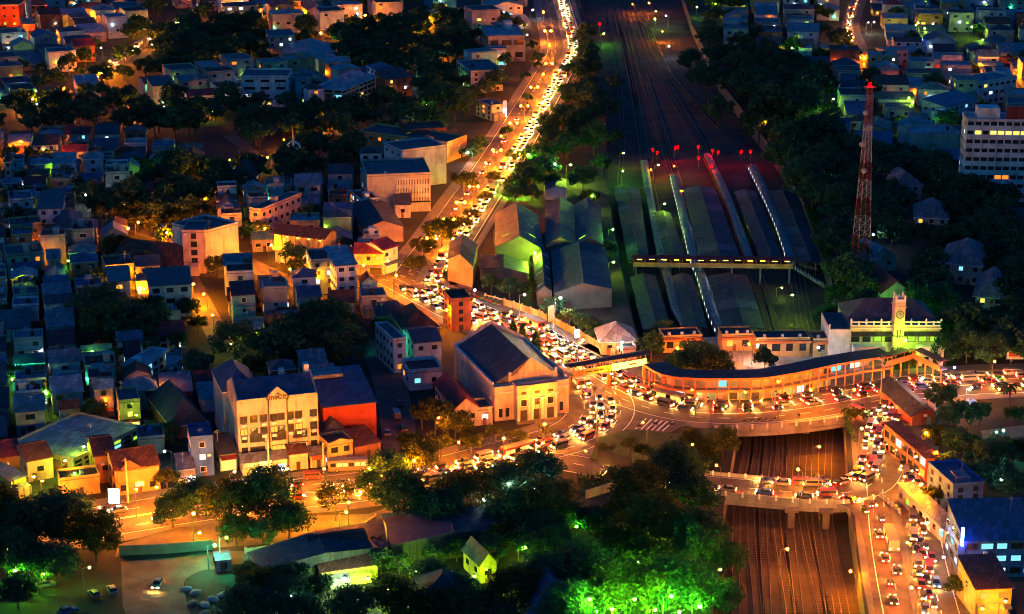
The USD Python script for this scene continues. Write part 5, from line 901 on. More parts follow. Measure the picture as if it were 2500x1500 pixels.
TREEK = {'broad_a': crown(5.5, 10.5, 30, 90, .42, 1), 'broad_b': crown(6., 11, 34, 85, .45, 2, .85, 'leaf_deep'), 'broad_c': crown(5.2, 9.5, 26, 100, .38, 3, .6, 'leaf_olive'),
         'far_a': crown(5.5, 9.5, 24, 42, .62, 4, .8, 'leaf_deep', limbs=3), 'far_b': crown(5.5, 8.5, 22, 40, .66, 5, .65, 'leaf_mid', limbs=3),
         'big_a': crown(9., 15, 66, 84, .5, 6, .75, 'leaf_mid', .5, 9), 'big_b': crown(9.5, 14, 70, 80, .52, 7, .7, 'leaf_deep', .5, 9), 'big_c': crown(8.5, 15, 58, 90, .48, 8, .85, 'leaf_olive', .45, 9),
         'sparse': crown(5.5, 11, 22, 62, .36, 9, .8, 'leaf_olive', .25, 9), 'ball': crown(4.2, 6.5, 60, 95, .25, 10, .95, 'leaf_olive', .2, 4), 'flat': crown(5.5, 8.5, 24, 95, .4, 12, .6, 'leaf_olive', .25, 7, True), 'palm': palm}
def column_tree(t):
    g = np.random.default_rng(11); n = 900; z = g.uniform(.6, 7.5, n); r = 1.5 * np.clip((7.8 - z) / 6, 0, 1) ** .7 * np.clip(z / 1.2, .4, 1); a = g.uniform(0, 6.3, n); p = np.c_[r * np.cos(a), r * np.sin(a), z]; u_ = g.normal(size=(n, 3)) * .22; v_ = g.normal(size=(n, 3)) * .22
    m = MB(); m.v = np.stack([p - u_, p - v_, p + u_, p + v_], 1).reshape(-1, 3); m.i = np.arange(4 * n); m.c = np.full(n, 4); part(t, 'trunk', MB().tube((0, 0, 0), (0, 0, 6.5), .14, 6, .04), 'bark'); part(t, 'crown', m, 'leaf_deep', kind='stuff')
TREEK['column'] = column_tree
RAD = dict(broad_a=5.5, broad_b=6, broad_c=5.2, far_a=5.5, far_b=5.5, big_a=9, big_b=9.5, big_c=8.5, sparse=5.5, ball=4.2, flat=5.5, palm=3.5, column=2.6); HCR = dict(broad_a=6.5, broad_b=6.8, broad_c=5.9, far_a=5.9, far_b=5.3, big_a=9.3, big_b=8.7, big_c=9.3, sparse=6.8, ball=4.2, flat=5.3, palm=8, column=4.)
TD = dict(broad_a='leafy round tree', broad_b='dense dark tree', broad_c='olive spreading tree', far_a='dark bushy tree', far_b='mid-green bushy tree', big_a='large leafy tree', big_b='large dark tree', big_c='large olive tree', sparse='thin open-crowned tree', ball='clipped round tree', flat='flat-topped tree', palm='palm', column='slim conifer')
TPOS = []
def tree(kind, u, v, rpx, z0=0., desc=None, hs=1.0, force=True):
    s = 1.
    for _ in range(4): p = G(u, v, z0 + HCR[kind] * s); s = rpx / scale_at(p, z0 + HCR[kind] * s) / RAD[kind]
    if z0 == 0 and sunk(p):
        z0 = TZ
        for _ in range(4): p = G(u, v, z0 + HCR[kind] * s); s = rpx / scale_at(p, z0 + HCR[kind] * s) / RAD[kind]
    return tree_at(kind, p, s, z0, desc, hs)
FAR = []
CLEAR = unary_union([pxpoly(p) for p in ([(2270, 650), (2410, 650), (2470, 800), (2360, 830), (2280, 740)], [(2165, 460), (2265, 450), (2330, 540), (2320, 620), (2215, 600)], [(2090, 600), (2210, 620), (2240, 800), (2120, 800)])]); shapely.prepare(CLEAR)
def tree_at(kind, p, s, z0=0., desc=None, hs=1., far=False):
    k = len(TPOS); TPOS.append((p[0], p[1], s * RAD[kind]))
    if far: FAR.append((p[0], p[1], s, k)); return
    return place('tree_' + kind, TREEK[kind], 'palm_tree' if kind == 'palm' else 'conifer' if kind == 'column' else 'tree', desc or TD[kind], 'palm' if kind == 'palm' else 'tree', p, z0, (k * 2.4) % 6.28, None, (s, s, s * hs))
BIG = ['big_a', 'big_b', 'big_c']
for k, (u, v, r) in enumerate([(60, 1290, 90), (150, 1255, 85), (230, 1300, 72), (20, 1350, 80), (130, 1370, 70), (-20, 1240, 80), (420, 1240, 52), (480, 1210, 66), (560, 1225, 72), (650, 1205, 82), (705, 1265, 58), (575, 1290, 48), (640, 1300, 40),
                               (945, 1135, 55), (1025, 1112, 52), (985, 1205, 78), (1070, 1245, 72), (1150, 1200, 70), (1235, 1175, 66), (1310, 1150, 70), (1335, 1225, 78), (1250, 1250, 66), (1395, 1255, 46),
                               (1560, 1190, 78), (1640, 1140, 78), (1690, 1205, 70), (1600, 1270, 88), (1700, 1310, 84), (1765, 1360, 62), (1500, 1335, 70), (1420, 1385, 88), (1325, 1405, 78), (1530, 1440, 98), (1650, 1430, 94), (1745, 1455, 66), (1250, 1440, 70), (1400, 1480, 84), (1300, 1320, 60), (1200, 1340, 44),
                               (1050, 1405, 56), (1110, 1445, 66), (960, 1450, 60), (855, 1475, 62), (700, 1445, 60), (625, 1425, 50), (590, 1470, 60), (740, 1490, 60), (1000, 1490, 60), (930, 1365, 34), (1470, 1410, 70), (1580, 1360, 66), (1360, 1330, 60), (1450, 1270, 50), (1520, 1250, 50), (1150, 1480, 60), (1220, 1500, 50), (1230, 1310, 46), (1340, 1290, 60), (1100, 1190, 50), (900, 1180, 40), (780, 1430, 40), (660, 1480, 60), (1080, 1470, 54), (40, 1440, 50), (660, 1415, 40), (725, 1402, 40), (975, 1372, 28), (1062, 1352, 34), (1115, 1335, 34), (600, 1400, 36)]):
    tree(BIG[(k * 7) % 3] if r > 44 else 'broad_a', u, v, r)
tree('sparse', 818, 1215, 50, desc='slender tree standing alone on the bare orange forecourt'); tree('palm', 920, 1320, 24, desc='green-lit palm between the long dark roofs'); tree('palm', 2470, 945, 30, desc='roadside palm at the right edge by the white tail of traffic')
for u, v, r in ((1690, 1072, 32), (1722, 1092, 27), (1765, 1078, 42)): tree('ball', u, v, r, desc='clipped golden-lit round tree by the slip road')
tree('ball', 2205, 878, 34, desc='large clipped round tree before the clock tower'); tree('broad_c', 408, 1165, 34, desc='bright olive leafy tree right of the orange-lit restaurant')
tree('flat', 2275, 1205, 38, desc='yellow-lit flat-topped tree over the bridge road'); tree('flat', 2335, 1425, 38, desc='flat-topped tree beside the bottom right shop'); tree('flat', 2090, 1010, 26, desc='small tree at the corner of cutting and junction')
for u, v, r in ((1226, 806, 13), (1252, 806, 18), (1276, 812, 17), (1308, 838, 22)): tree('column', u, v, r)
for k, (u, v, r) in enumerate([(1065, 1000, 46), (1110, 1030, 46), (1030, 1010, 36), (1205, 1060, 28), (1262, 1066, 28), (1330, 1056, 22), (1150, 1075, 34), (1075, 1080, 34), (1000, 1075, 32), (1540, 1085, 26), (1570, 1100, 26), (1480, 1100, 22)]): tree('sparse' if k % 2 and k > 2 else 'broad_c', u, v, r)
for k, (u, v, r) in enumerate([(1590, 838, 38), (1700, 866, 52), (1742, 884, 50), (1665, 884, 44), (1868, 875, 32), (1432, 790, 34), (1392, 772, 30), (1460, 815, 20), (1622, 800, 28), (1350, 745, 30), (1300, 700, 26), (1245, 700, 30), (1200, 690, 26), (1485, 605, 22), (1440, 480, 26),
                               (2310, 850, 40), (2362, 838, 44), (2422, 850, 46), (2474, 832, 48), (2430, 800, 44), (2300, 790, 40), (2250, 705, 40), (2440, 650, 44), (2290, 590, 30), (2180, 560, 42), (2150, 530, 36), (2290, 470, 36), (2345, 510, 40), (2420, 560, 54), (2484, 660, 48), (2384, 490, 36), (2060, 650, 30), (2040, 720, 34), (2020, 770, 34), (2250, 760, 34), (2500, 740, 50),
                               (2302, 965, 42), (2332, 1010, 46), (2295, 1062, 44), (2352, 1085, 52), (2424, 1110, 56), (2316, 1135, 38), (2474, 1100, 48), (2386, 1160, 46), (2392, 1005, 34), (2460, 1180, 50), (2480, 1010, 30),
                               (2044, 565, 40), (2052, 485, 48), (1962, 425, 56), (1905, 375, 46), (2004, 385, 50), (1902, 255, 66), (1805, 215, 62), (1722, 190, 52), (1854, 305, 56), (1954, 245, 56), (1755, 265, 44), (1684, 145, 36), (2006, 315, 46), (2052, 420, 40),
                               (1425, 150, 28), (1442, 228, 36), (1402, 300, 40), (1478, 262, 34), (1384, 350, 40), (1450, 332, 46), (1500, 340, 30), (1352, 440, 24), (1424, 430, 36), (1470, 400, 30), (1330, 400, 26), (1300, 470, 26), (1420, 95, 24), (1500, 200, 26)]):
    tree(('broad_a', 'broad_b', 'broad_c', 'broad_b')[k % 4] if v > 420 else ('far_a', 'far_b')[k % 2], u, v, r)
for k, (u, v, r) in enumerate([(1078, 560, 48), (1034, 600, 34), (1122, 545, 30), (1012, 642, 30), (1132, 440, 36), (1236, 322, 20), (1252, 380, 20), (1185, 480, 20), (1205, 430, 20), (1288, 238, 16), (1312, 160, 14), (1300, 110, 16), (1150, 520, 22)]): tree('broad_c' if v > 420 else 'far_b', u, v, r)
for k, (u, v, r) in enumerate([(255, 530, 30), (285, 545, 26), (300, 520, 30), (335, 535, 28), (370, 545, 26), (395, 530, 28), (430, 545, 26), (460, 530, 30), (350, 515, 30), (240, 505, 28), (410, 515, 26), (480, 555, 24)]): tree('broad_c' if k % 2 else 'sparse', u, v, r, desc='yellow-lit street tree')
tree('ball', 346, 682, 26, desc='dark round tree against the orange-lit wall'); tree('broad_c', 730, 645, 30, desc='orange-lit tree before the glowing arcade'); tree('broad_b', 300, 808, 44, desc='big dark tree clump left of the white three-storey house'); tree('broad_b', 345, 815, 36, desc='dark tree beside the big clump left of the green lane')
for k, b in enumerate(BELTS):
    g = np.random.default_rng(50 + k); x0, y0, x1, y1 = b.bounds; shapely.prepare(b); n = 0; far = y0 > 620
    for _ in range(int(b.area / (44 if far else 34))):
        p = np.array([g.uniform(x0, x1), g.uniform(y0, y1)])
        if b.contains(Point(*p)) and not CLEAR.contains(Point(*p)) and not T_POLY.contains(Point(*p)) and not ALLROAD.buffer(1.).contains(Point(*p)) and not any(o.contains(Point(*p)) for o in NEAR(Point(*p).buffer(1))) and all((p[0] - t[0]) ** 2 + (p[1] - t[1]) ** 2 > (t[2] * .6) ** 2 + 6 for t in TPOS[-260:]):
            tree_at(('far_a', 'far_b', 'far_a')[n % 3] if p[1] > 620 else ('broad_a', 'broad_b', 'far_a')[n % 3], p, g.uniform(.85, 1.4), far=p[1] > 560); n += 1
g = np.random.default_rng(77)
def sprinkle(px, n, smin, smax, kinds):
    b = pxpoly(px); shapely.prepare(b); x0, y0, x1, y1 = b.bounds; k = 0
    for _ in range(n * 6):
        p = np.array([g.uniform(x0, x1), g.uniform(y0, y1)]); s = g.uniform(smin, smax); c_ = Point(*p).buffer(s * 3.2)
        if k >= n: break
        if not b.contains(Point(*p)) or ALLROAD.intersects(Point(*p).buffer(1.5)) or T_POLY.contains(Point(*p)) or any(o.intersects(Point(*p).buffer(1.2)) for o in NEAR(c_)): continue
        tree_at(kinds[k % len(kinds)], p, s, far=p[1] > 700); k += 1
sprinkle([(-60, 640), (460, 690), (700, 780), (960, 780), (960, 900), (520, 960), (500, 1100), (-60, 1180)], 46, .4, .8, ['broad_a', 'broad_b', 'broad_c'])
sprinkle([(-60, 330), (640, 440), (900, 420), (960, 700), (560, 690), (-60, 640)], 80, .5, .95, ['far_a', 'far_b', 'broad_c'])
sprinkle([(-120, -40), (1330, -40), (1200, 250), (-100, 280)], 150, .7, 1.3, ['far_a', 'far_b']); sprinkle([(1660, -50), (2600, -50), (2560, 420), (2340, 470), (1960, 470), (1700, 140)], 120, .7, 1.25, ['far_a', 'far_b'])
sprinkle([(1425, 90), (1402, 190), (1300, 400), (1225, 530), (1290, 480), (1400, 380), (1470, 330), (1478, 150)], 60, .7, 1.15, ['far_a', 'far_b']); sprinkle([(1320, 130), (1330, 260), (1210, 420), (1120, 480), (1130, 380), (1250, 260)], 22, .45, .8, ['far_b', 'far_a'])
# the far-off tree belts that read as one mass
pi = UsdGeom.PointInstancer.Define(stage, '/World/far_tree_belts'); pp = []
for k, kd in enumerate(('far_a', 'far_b')):
    x = UsdGeom.Xform.Define(stage, f'/World/far_tree_belts/tree_kind_{k:03d}'); TREEK[kd](x.GetPrim()); pp.append(x.GetPath())
pi.CreatePrototypesRel().SetTargets(pp); pi.CreateProtoIndicesAttr(Vt.IntArray([k % 2 for *_, k in FAR])); pi.CreatePositionsAttr(Vt.Vec3fArray([Gf.Vec3f(float(x), float(y), 0) for x, y, *_ in FAR]))
pi.CreateScalesAttr(Vt.Vec3fArray([Gf.Vec3f(float(s)) for _, _, s, _ in FAR])); pi.CreateOrientationsAttr(Vt.QuathArray([Gf.Quath(math.cos(k), 0, 0, math.sin(k)) for *_, k in FAR]))
tag(pi.GetPrim(), 'dark belts of trees between the far districts, read as one mass', 'trees', kind='stuff')
print('trees', len(TPOS), len(FAR))
# ================================================================ lit lamps, with some added to brighten the near trees
def street_lamp(col, pw, h, arms=1):
    def f(t):
        part(t, 'pole', MB().tube((0, 0, 0), (0, 0, h - .3), .13, 7, .08), 'pole')
        for s in ((1,) if arms == 1 else (1, -1)):
            part(t, 'arm', MB().tube((0, 0, h - .35), (s * 1.5, 0, h + .1), .06, 5), 'pole'); part(t, 'lamp_head', MB().add(*ico(.3, (s * 1.6, 0, h - .12))), f'lamp_{col}_{pw}'); part(t, 'lamp_cover', MB().lathe([(.5, h + .26), (.3, h + .42)], 8, (s * 1.6, 0)), 'pole')
    return f
LN = dict(sodium='amber', warm='warm', cool='white', green='green', lime='yellow-green', teal='teal', red='red', blue='blue')
def lamp(u, v, col='sodium', pw='full', h=7., arms=1, z0=0., rot=0., label=None):
    p = G(u, v, z0 + h)
    if z0 == 0 and sunk(p): z0 = TZ; p = G(u, v, z0 + h)
    nm = 'mast_lamp' if h > 11 else 'street_lamp'
    return place(f'lamp_{col}_{pw}_{h}_{arms}', street_lamp(col, pw, h, arms), nm, ('twin-headed ' if arms == 2 else 'tall ' if h > 11 else '') + LN[col] + ' street lamp', 'street lamp', p, z0, rot, None, label=label)
# main street
for u, v in ((1304, 213), (1280, 258), (1213, 366), (1157, 455), (1125, 494), (1340, 155), (1338, 75), (1054, 582), (1254, 300), (1096, 535)): lamp(u, v, 'sodium', 'full', 7., 2)
for u, v in ((1330, 183), (1228, 334), (1330, 30), (1345, 110), (1190, 400), (1330, 250), (1262, 372)): lamp(u, v, 'sodium', 'full', 8., rot=2.)
# station road, boulevard, junction
for u, v in ((1083, 760), (1150, 735), (1240, 765), (1330, 800), (1410, 840), (1320, 868), (1500, 905)): lamp(u, v, 'sodium', 'full', 7., rot=1.)
for u, v, pw, l in ((1317, 975, 'mid', 'amber lamp standing before the theatre hall doors'), (1062, 1024, 'mid', 'amber lamp by the leafy garden left of the hall'), (2080, 955, 'full', 'amber lamp beside the station road near the cutting'), (2098, 1050, 'full', 'amber lamp on the bank of the junction'), (2133, 1238, 'full', 'amber lamp where the slip road meets the bridge road'),
                 (1894, 935, 'dim', 'small amber lamp before the arcade balcony'), (2424, 886, 'mid', 'amber lamp by the billboard at the right edge'), (1683, 1090, 'dim', 'amber lamp beside the clipped round trees')): lamp(u, v, 'sodium', pw, 8., label=l, rot=1.)
for u, v in ((100, 1180), (330, 1200), (470, 1260), (640, 1180), (700, 1150), (790, 1150), (900, 1150), (850, 1232), (1010, 1130), (1120, 1085), (1230, 1075), (1330, 1040), (240, 1245), (740, 1215), (380, 1195)): lamp(u, v, 'sodium', 'full', 7., rot=1.57)
for u, v in ((1440, 965), (1700, 955), (1830, 960), (1990, 955), (1760, 1140), (1960, 1150), (2230, 1330), (2090, 1400), (2240, 1440), (2210, 1150), (2340, 925), (1440, 1105), (1580, 1035)): lamp(u, v, 'sodium', 'full' if u > 1900 else 'dim', 7.5, rot=2.2)
lamp(1905, 1340, 'sodium', 'mid', 7., z0=TZ, label='amber yard lamp beside the tracks below the slip road')
lamp(1985, 1090, 'sodium', 'mid', 5., z0=TZ, label='small amber lamp in the cutting between the two bridges')
# yellow-lit street, arcade front, alleys on the left
for u, v in ((262, 560), (305, 560), (440, 575), (330, 545), (400, 570), (470, 560), (520, 590), (655, 600), (700, 660), (760, 672), (820, 676), (640, 560), (880, 650), (940, 640), (960, 675), (590, 625)): lamp(u, v, 'sodium', 'full', 7., rot=1.)
for u, v, c_, p in ((310, 690, 'sodium', 'mid'), (362, 702, 'sodium', 'dim'), (470, 690, 'sodium', 'mid'), (505, 720, 'sodium', 'mid'), (130, 620, 'sodium', 'mid'), (100, 590, 'sodium', 'dim'), (10, 510, 'sodium', 'mid'), (165, 640, 'green', 'dim'), (210, 588, 'green', 'mid'),
                    (520, 765, 'lime', 'dim'), (545, 800, 'lime', 'dim'), (570, 835, 'lime', 'dim'), (715, 790, 'red', 'mid'), (700, 798, 'sodium', 'mid'), (401, 933, 'sodium', 'dim'), (178, 828, 'sodium', 'dim'), (58, 685, 'lime', 'mid'), (20, 930, 'lime', 'dim'), (100, 953, 'lime', 'mid'), (115, 965, 'lime', 'dim'), (235, 860, 'green', 'dim'),
                    (150, 1120, 'lime', 'mid'), (200, 1085, 'lime', 'mid'), (175, 1150, 'green', 'dim'), (98, 1160, 'lime', 'mid'), (418, 1100, 'cool', 'dim'), (470, 1158, 'cool', 'dim'), (560, 1155, 'warm', 'mid'), (610, 1152, 'warm', 'mid'), (320, 1010, 'lime', 'dim'), (985, 784, 'cool', 'mid'), (930, 835, 'cool', 'dim'), (950, 830, 'teal', 'dim'), (212, 473, 'cool', 'mid'), (127, 422, 'green', 'full'), (345, 424, 'green', 'mid'), (410, 484, 'green', 'dim'),
                    (520, 415, 'sodium', 'mid'), (450, 465, 'sodium', 'mid'), (490, 485, 'sodium', 'dim'), (568, 392, 'lime', 'mid'), (645, 380, 'sodium', 'dim'), (663, 384, 'lime', 'dim'), (700, 342, 'sodium', 'mid'), (720, 368, 'sodium', 'mid'), (60, 345, 'sodium', 'mid'), (100, 355, 'sodium', 'mid'), (125, 380, 'sodium', 'mid'), (140, 400, 'sodium', 'mid'), (20, 360, 'sodium', 'mid'), (940, 318, 'sodium', 'dim'),
                    (1027, 308, 'warm', 'mid'), (1153, 372, 'cool', 'mid'), (1030, 262, 'green', 'mid'), (1045, 255, 'lime', 'dim'), (995, 192, 'cool', 'mid'), (1078, 143, 'cool', 'mid'), (1095, 190, 'green', 'dim'), (1130, 195, 'lime', 'dim'), (832, 300, 'cool', 'mid'), (800, 290, 'sodium', 'mid'), (780, 300, 'sodium', 'mid'), (845, 165, 'cool', 'mid'), (815, 105, 'lime', 'mid'), (840, 100, 'cool', 'dim'),
                    (700, 280, 'blue', 'mid'), (975, 312, 'blue', 'dim'), (405, 250, 'cool', 'mid'), (395, 260, 'cool', 'dim'), (330, 255, 'sodium', 'mid'), (350, 262, 'sodium', 'mid'), (380, 215, 'teal', 'dim'), (510, 262, 'sodium', 'mid'), (520, 270, 'lime', 'dim')): lamp(u, v, c_, p if u > 640 or c_ != 'sodium' else ('full' if v < 420 or (440 < u < 560 and 660 < v < 740) or v > 680 and u < 370 else 'dim'), 5., rot=u)
# far left and top
for k, (u, v) in enumerate([(210, 40), (282, 48), (305, 20), (240, 2), (565, 18), (618, 20), (728, 30), (886, 38), (1048, 45), (555, 130), (650, 78), (510, 158), (480, 160), (235, 180), (262, 165), (945, 115), (1075, 118), (1100, 95), (700, 45), (40, 72), (28, 82), (130, 90), (190, 88), (410, 60), (440, 45), (385, 78), (360, 95), (300, 135), (275, 150), (88, 240), (60, 240), (150, 215), (1030, 80), (1020, 85), (855, 75), (790, 80)]): lamp(u, v, 'sodium', 'strong' if k % 4 == 0 or u in (886, 728, 555) else 'full', 6., rot=k)
for k, (u, v) in enumerate([(65, 20), (65, 40), (65, 55), (212, 25), (275, 30), (315, 32), (20, 112), (20, 125), (40, 142), (60, 160), (110, 92), (225, 92), (365, 108), (80, 222), (66, 235), (95, 255), (218, 112), (250, 115), (340, 62), (600, 20), (680, 15), (905, 62), (1100, 20), (960, 70), (1135, 70), (1280, 85), (1296, 25), (735, 12), (1080, 12)]): lamp(u, v, ('cool', 'cool', 'warm', 'lime', 'cool')[k % 5], 'dim' if k % 2 else 'mid', 5.5, rot=k)
# right top
for k, (u, v, c_, p) in enumerate([(2075, 40, 'sodium', 'mid'), (2068, 70, 'sodium', 'mid'), (2085, 100, 'sodium', 'mid'), (2100, 130, 'sodium', 'mid'), (2114, 140, 'sodium', 'full'), (2455, 166, 'sodium', 'strong'), (2385, 155, 'sodium', 'mid'), (2345, 192, 'sodium', 'mid'), (2305, 155, 'sodium', 'dim'), (2277, 32, 'sodium', 'dim'), (2246, 56, 'lime', 'mid'), (2256, 68, 'lime', 'mid'), (2366, 65, 'lime', 'full'), (2230, 62, 'lime', 'dim'), (2400, 98, 'lime', 'dim'),
                                   (1940, 118, 'green', 'mid'), (1822, 140, 'lime', 'dim'), (1866, 75, 'cool', 'dim'), (2115, 54, 'cool', 'mid'), (2128, 54, 'warm', 'mid'), (2250, 98, 'blue', 'dim'), (2285, 100, 'cool', 'dim'), (2008, 228, 'green', 'mid'), (2017, 275, 'lime', 'mid'), (2030, 240, 'lime', 'mid'), (2200, 225, 'lime', 'mid'), (2215, 240, 'lime', 'mid'), (2234, 250, 'lime', 'dim'), (2225, 295, 'lime', 'mid'), (2290, 312, 'green', 'full'), (2160, 312, 'cool', 'dim'), (1945, 195, 'warm', 'dim'), (1975, 208, 'cool', 'dim'),
                                   (1618, 78, 'sodium', 'full'), (1590, 8, 'sodium', 'mid'), (1550, 10, 'sodium', 'mid'), (1600, 45, 'lime', 'mid'), (1628, 112, 'cool', 'mid'), (1595, 28, 'lime', 'dim'), (1700, 18, 'lime', 'mid'), (1752, 10, 'lime', 'dim'), (1632, 38, 'cool', 'dim'), (2034, 423, 'cool', 'mid'), (1863, 295, 'sodium', 'dim'), (1862, 270, 'cool', 'dim'), (2128, 575, 'cool', 'mid'), (2135, 656, 'cool', 'mid'), (2098, 660, 'cool', 'dim'), (2145, 436, 'cool', 'dim'),
                                   (2360, 945, 'cool', 'mid'), (2237, 922, 'cool', 'mid'), (2322, 900, 'blue', 'mid'), (2305, 1300, 'cool', 'dim'), (2322, 1362, 'cool', 'dim'), (2350, 1300, 'blue', 'full'), (2340, 1280, 'blue', 'mid'), (2380, 1480, 'sodium', 'mid'), (2440, 1470, 'sodium', 'mid'), (2288, 1110, 'sodium', 'mid'), (2275, 1060, 'sodium', 'mid'), (2265, 1180, 'sodium', 'mid'), (2450, 1045, 'teal', 'mid'), (2420, 1050, 'teal', 'dim'), (2330, 440, 'cool', 'dim'), (2305, 780, 'green', 'mid'), (2300, 800, 'green', 'mid'), (2220, 745, 'green', 'dim'), (2450, 1165, 'cool', 'dim'), (2400, 610, 'red', 'dim'), (2470, 615, 'red', 'dim')]): lamp(u, v, c_, p, 6.5, rot=k)
# station, yard, platforms
for u, v, c_, p, h, z, l in ((1383, 402, 'lime', 'strong', 8, 0, 'blazing yellow-green yard lamp above the rusty-roofed store'), (1294, 618, 'lime', 'strong', 7, 0, 'yellow-green yard lamp before the gabled goods shed'), (1922, 720, 'lime', 'full', 10, TZ, 'yellow-green lamp below the right end of the red-roofed footbridge'), (2198, 830, 'lime', 'full', 8, 0, 'yellow-green lamp at the foot of the clock tower'), (1355, 727, 'cool', 'strong', 10, 0, 'brilliant white lamp beside the station road wall'),
                             (1268, 719, 'cool', 'mid', 8, 0, 'white lamp left of the brilliant roadside lamp'), (1147, 708, 'cool', 'mid', 6, 0, 'white lamp over the parked motorcycles at the corner'), (1345, 400, 'cool', 'mid', 8, 0, 'white lamp left of the blazing yard lamp'), (1240, 448, 'green', 'flood', 6, 0, 'lower of two green lamps beside the main street'), (1280, 378, 'green', 'strong', 7, 0, 'upper of two green lamps beside the main street'), (1467, 82, 'green', 'full', 7, 0, 'green lamp on the far railway embankment'), (1513, 374, 'lime', 'mid', 7, TZ, 'pale lamp over the first canopy end'),
                             (1511, 418, 'green', 'mid', 6, TZ, 'green lamp over the strip before the first canopy'), (1598, 403, 'lime', 'mid', 8, TZ, 'yellow-green lamp below the leftmost red signals'), (1612, 497, 'lime', 'mid', 8, TZ, 'yellow-green lamp at the end of the narrow canopy'), (1485, 560, 'green', 'mid', 6, 0, 'green lamp on the grass strip left of the first canopy'), (1486, 640, 'lime', 'mid', 5, 0, 'yellow-green lamp below the dark bush by the sheds'), (1420, 715, 'green', 'full', 5, 0, 'green lamp on the shed side wall'), (1435, 478, 'lime', 'mid', 6, 0, 'yellow-green lamp behind the twin-ridged shed'), (1205, 560, 'lime', 'mid', 5, 0, 'yellow-green lamp at the left flank of the gabled shed'),
                             (1985, 848, 'cool', 'mid', 6, 0, 'white lamp under the concourse archway'), (1837, 843, 'cool', 'mid', 6, 0, 'white lamp at the left end of the concourse'), (1505, 835, 'cool', 'dim', 5, 0, 'white lamp in front of the hip-roofed lodge'), (1495, 848, 'warm', 'dim', 4, 0, 'round white lamp on the lodge wall'), (1410, 830, 'cool', 'mid', 5, 0, 'white box lamp by the roadside wall'), (2140, 730, 'lime', 'mid', 7, 0, 'yellow-green lamp left of the maroon shed'), (2105, 735, 'green', 'mid', 5, 0, 'green lamp near the foot of the radio mast'), (1640, 850, 'sodium', 'mid', 6, 0, 'amber lamp left of the dark trees at the concourse'), (1700, 845, 'sodium', 'mid', 6, 0, 'amber lamp behind the dark concourse trees'), (1815, 840, 'sodium', 'mid', 6, 0, 'amber lamp on the cream ticket office')): lamp(u, v, c_, p, h, z0=z, label=l)
for k, (i, v, c_) in enumerate([(1, v, c) for v, c in ((590, 'lime'), (720, 'lime'))] + [(3, v, 'cool') for v in (580, 710, 770)] + [(5, v, 'lime') for v in (560, 730)] + [(6, v, 'warm') for v in (540,)] + [(0, 440, 'sodium'), (2, 430, 'sodium'), (2, 490, 'sodium')]):
    l_ = TL[i]; s = s_at(l_, v); p = l_.interpolate(s); a, b = l_.interpolate(s + 1), p; d_ = np.array([a.x - b.x, a.y - b.y]); n_ = np.array([d_[1], -d_[0]]) / np.hypot(*d_) * 2.6
    place(f'pl_{c_}', street_lamp(c_, 'dim', 4.2), 'platform_lamp', 'small ' + LN[c_] + ' platform lamp', 'platform lamp', (p.x + n_[0], p.y + n_[1]), TZ, k)
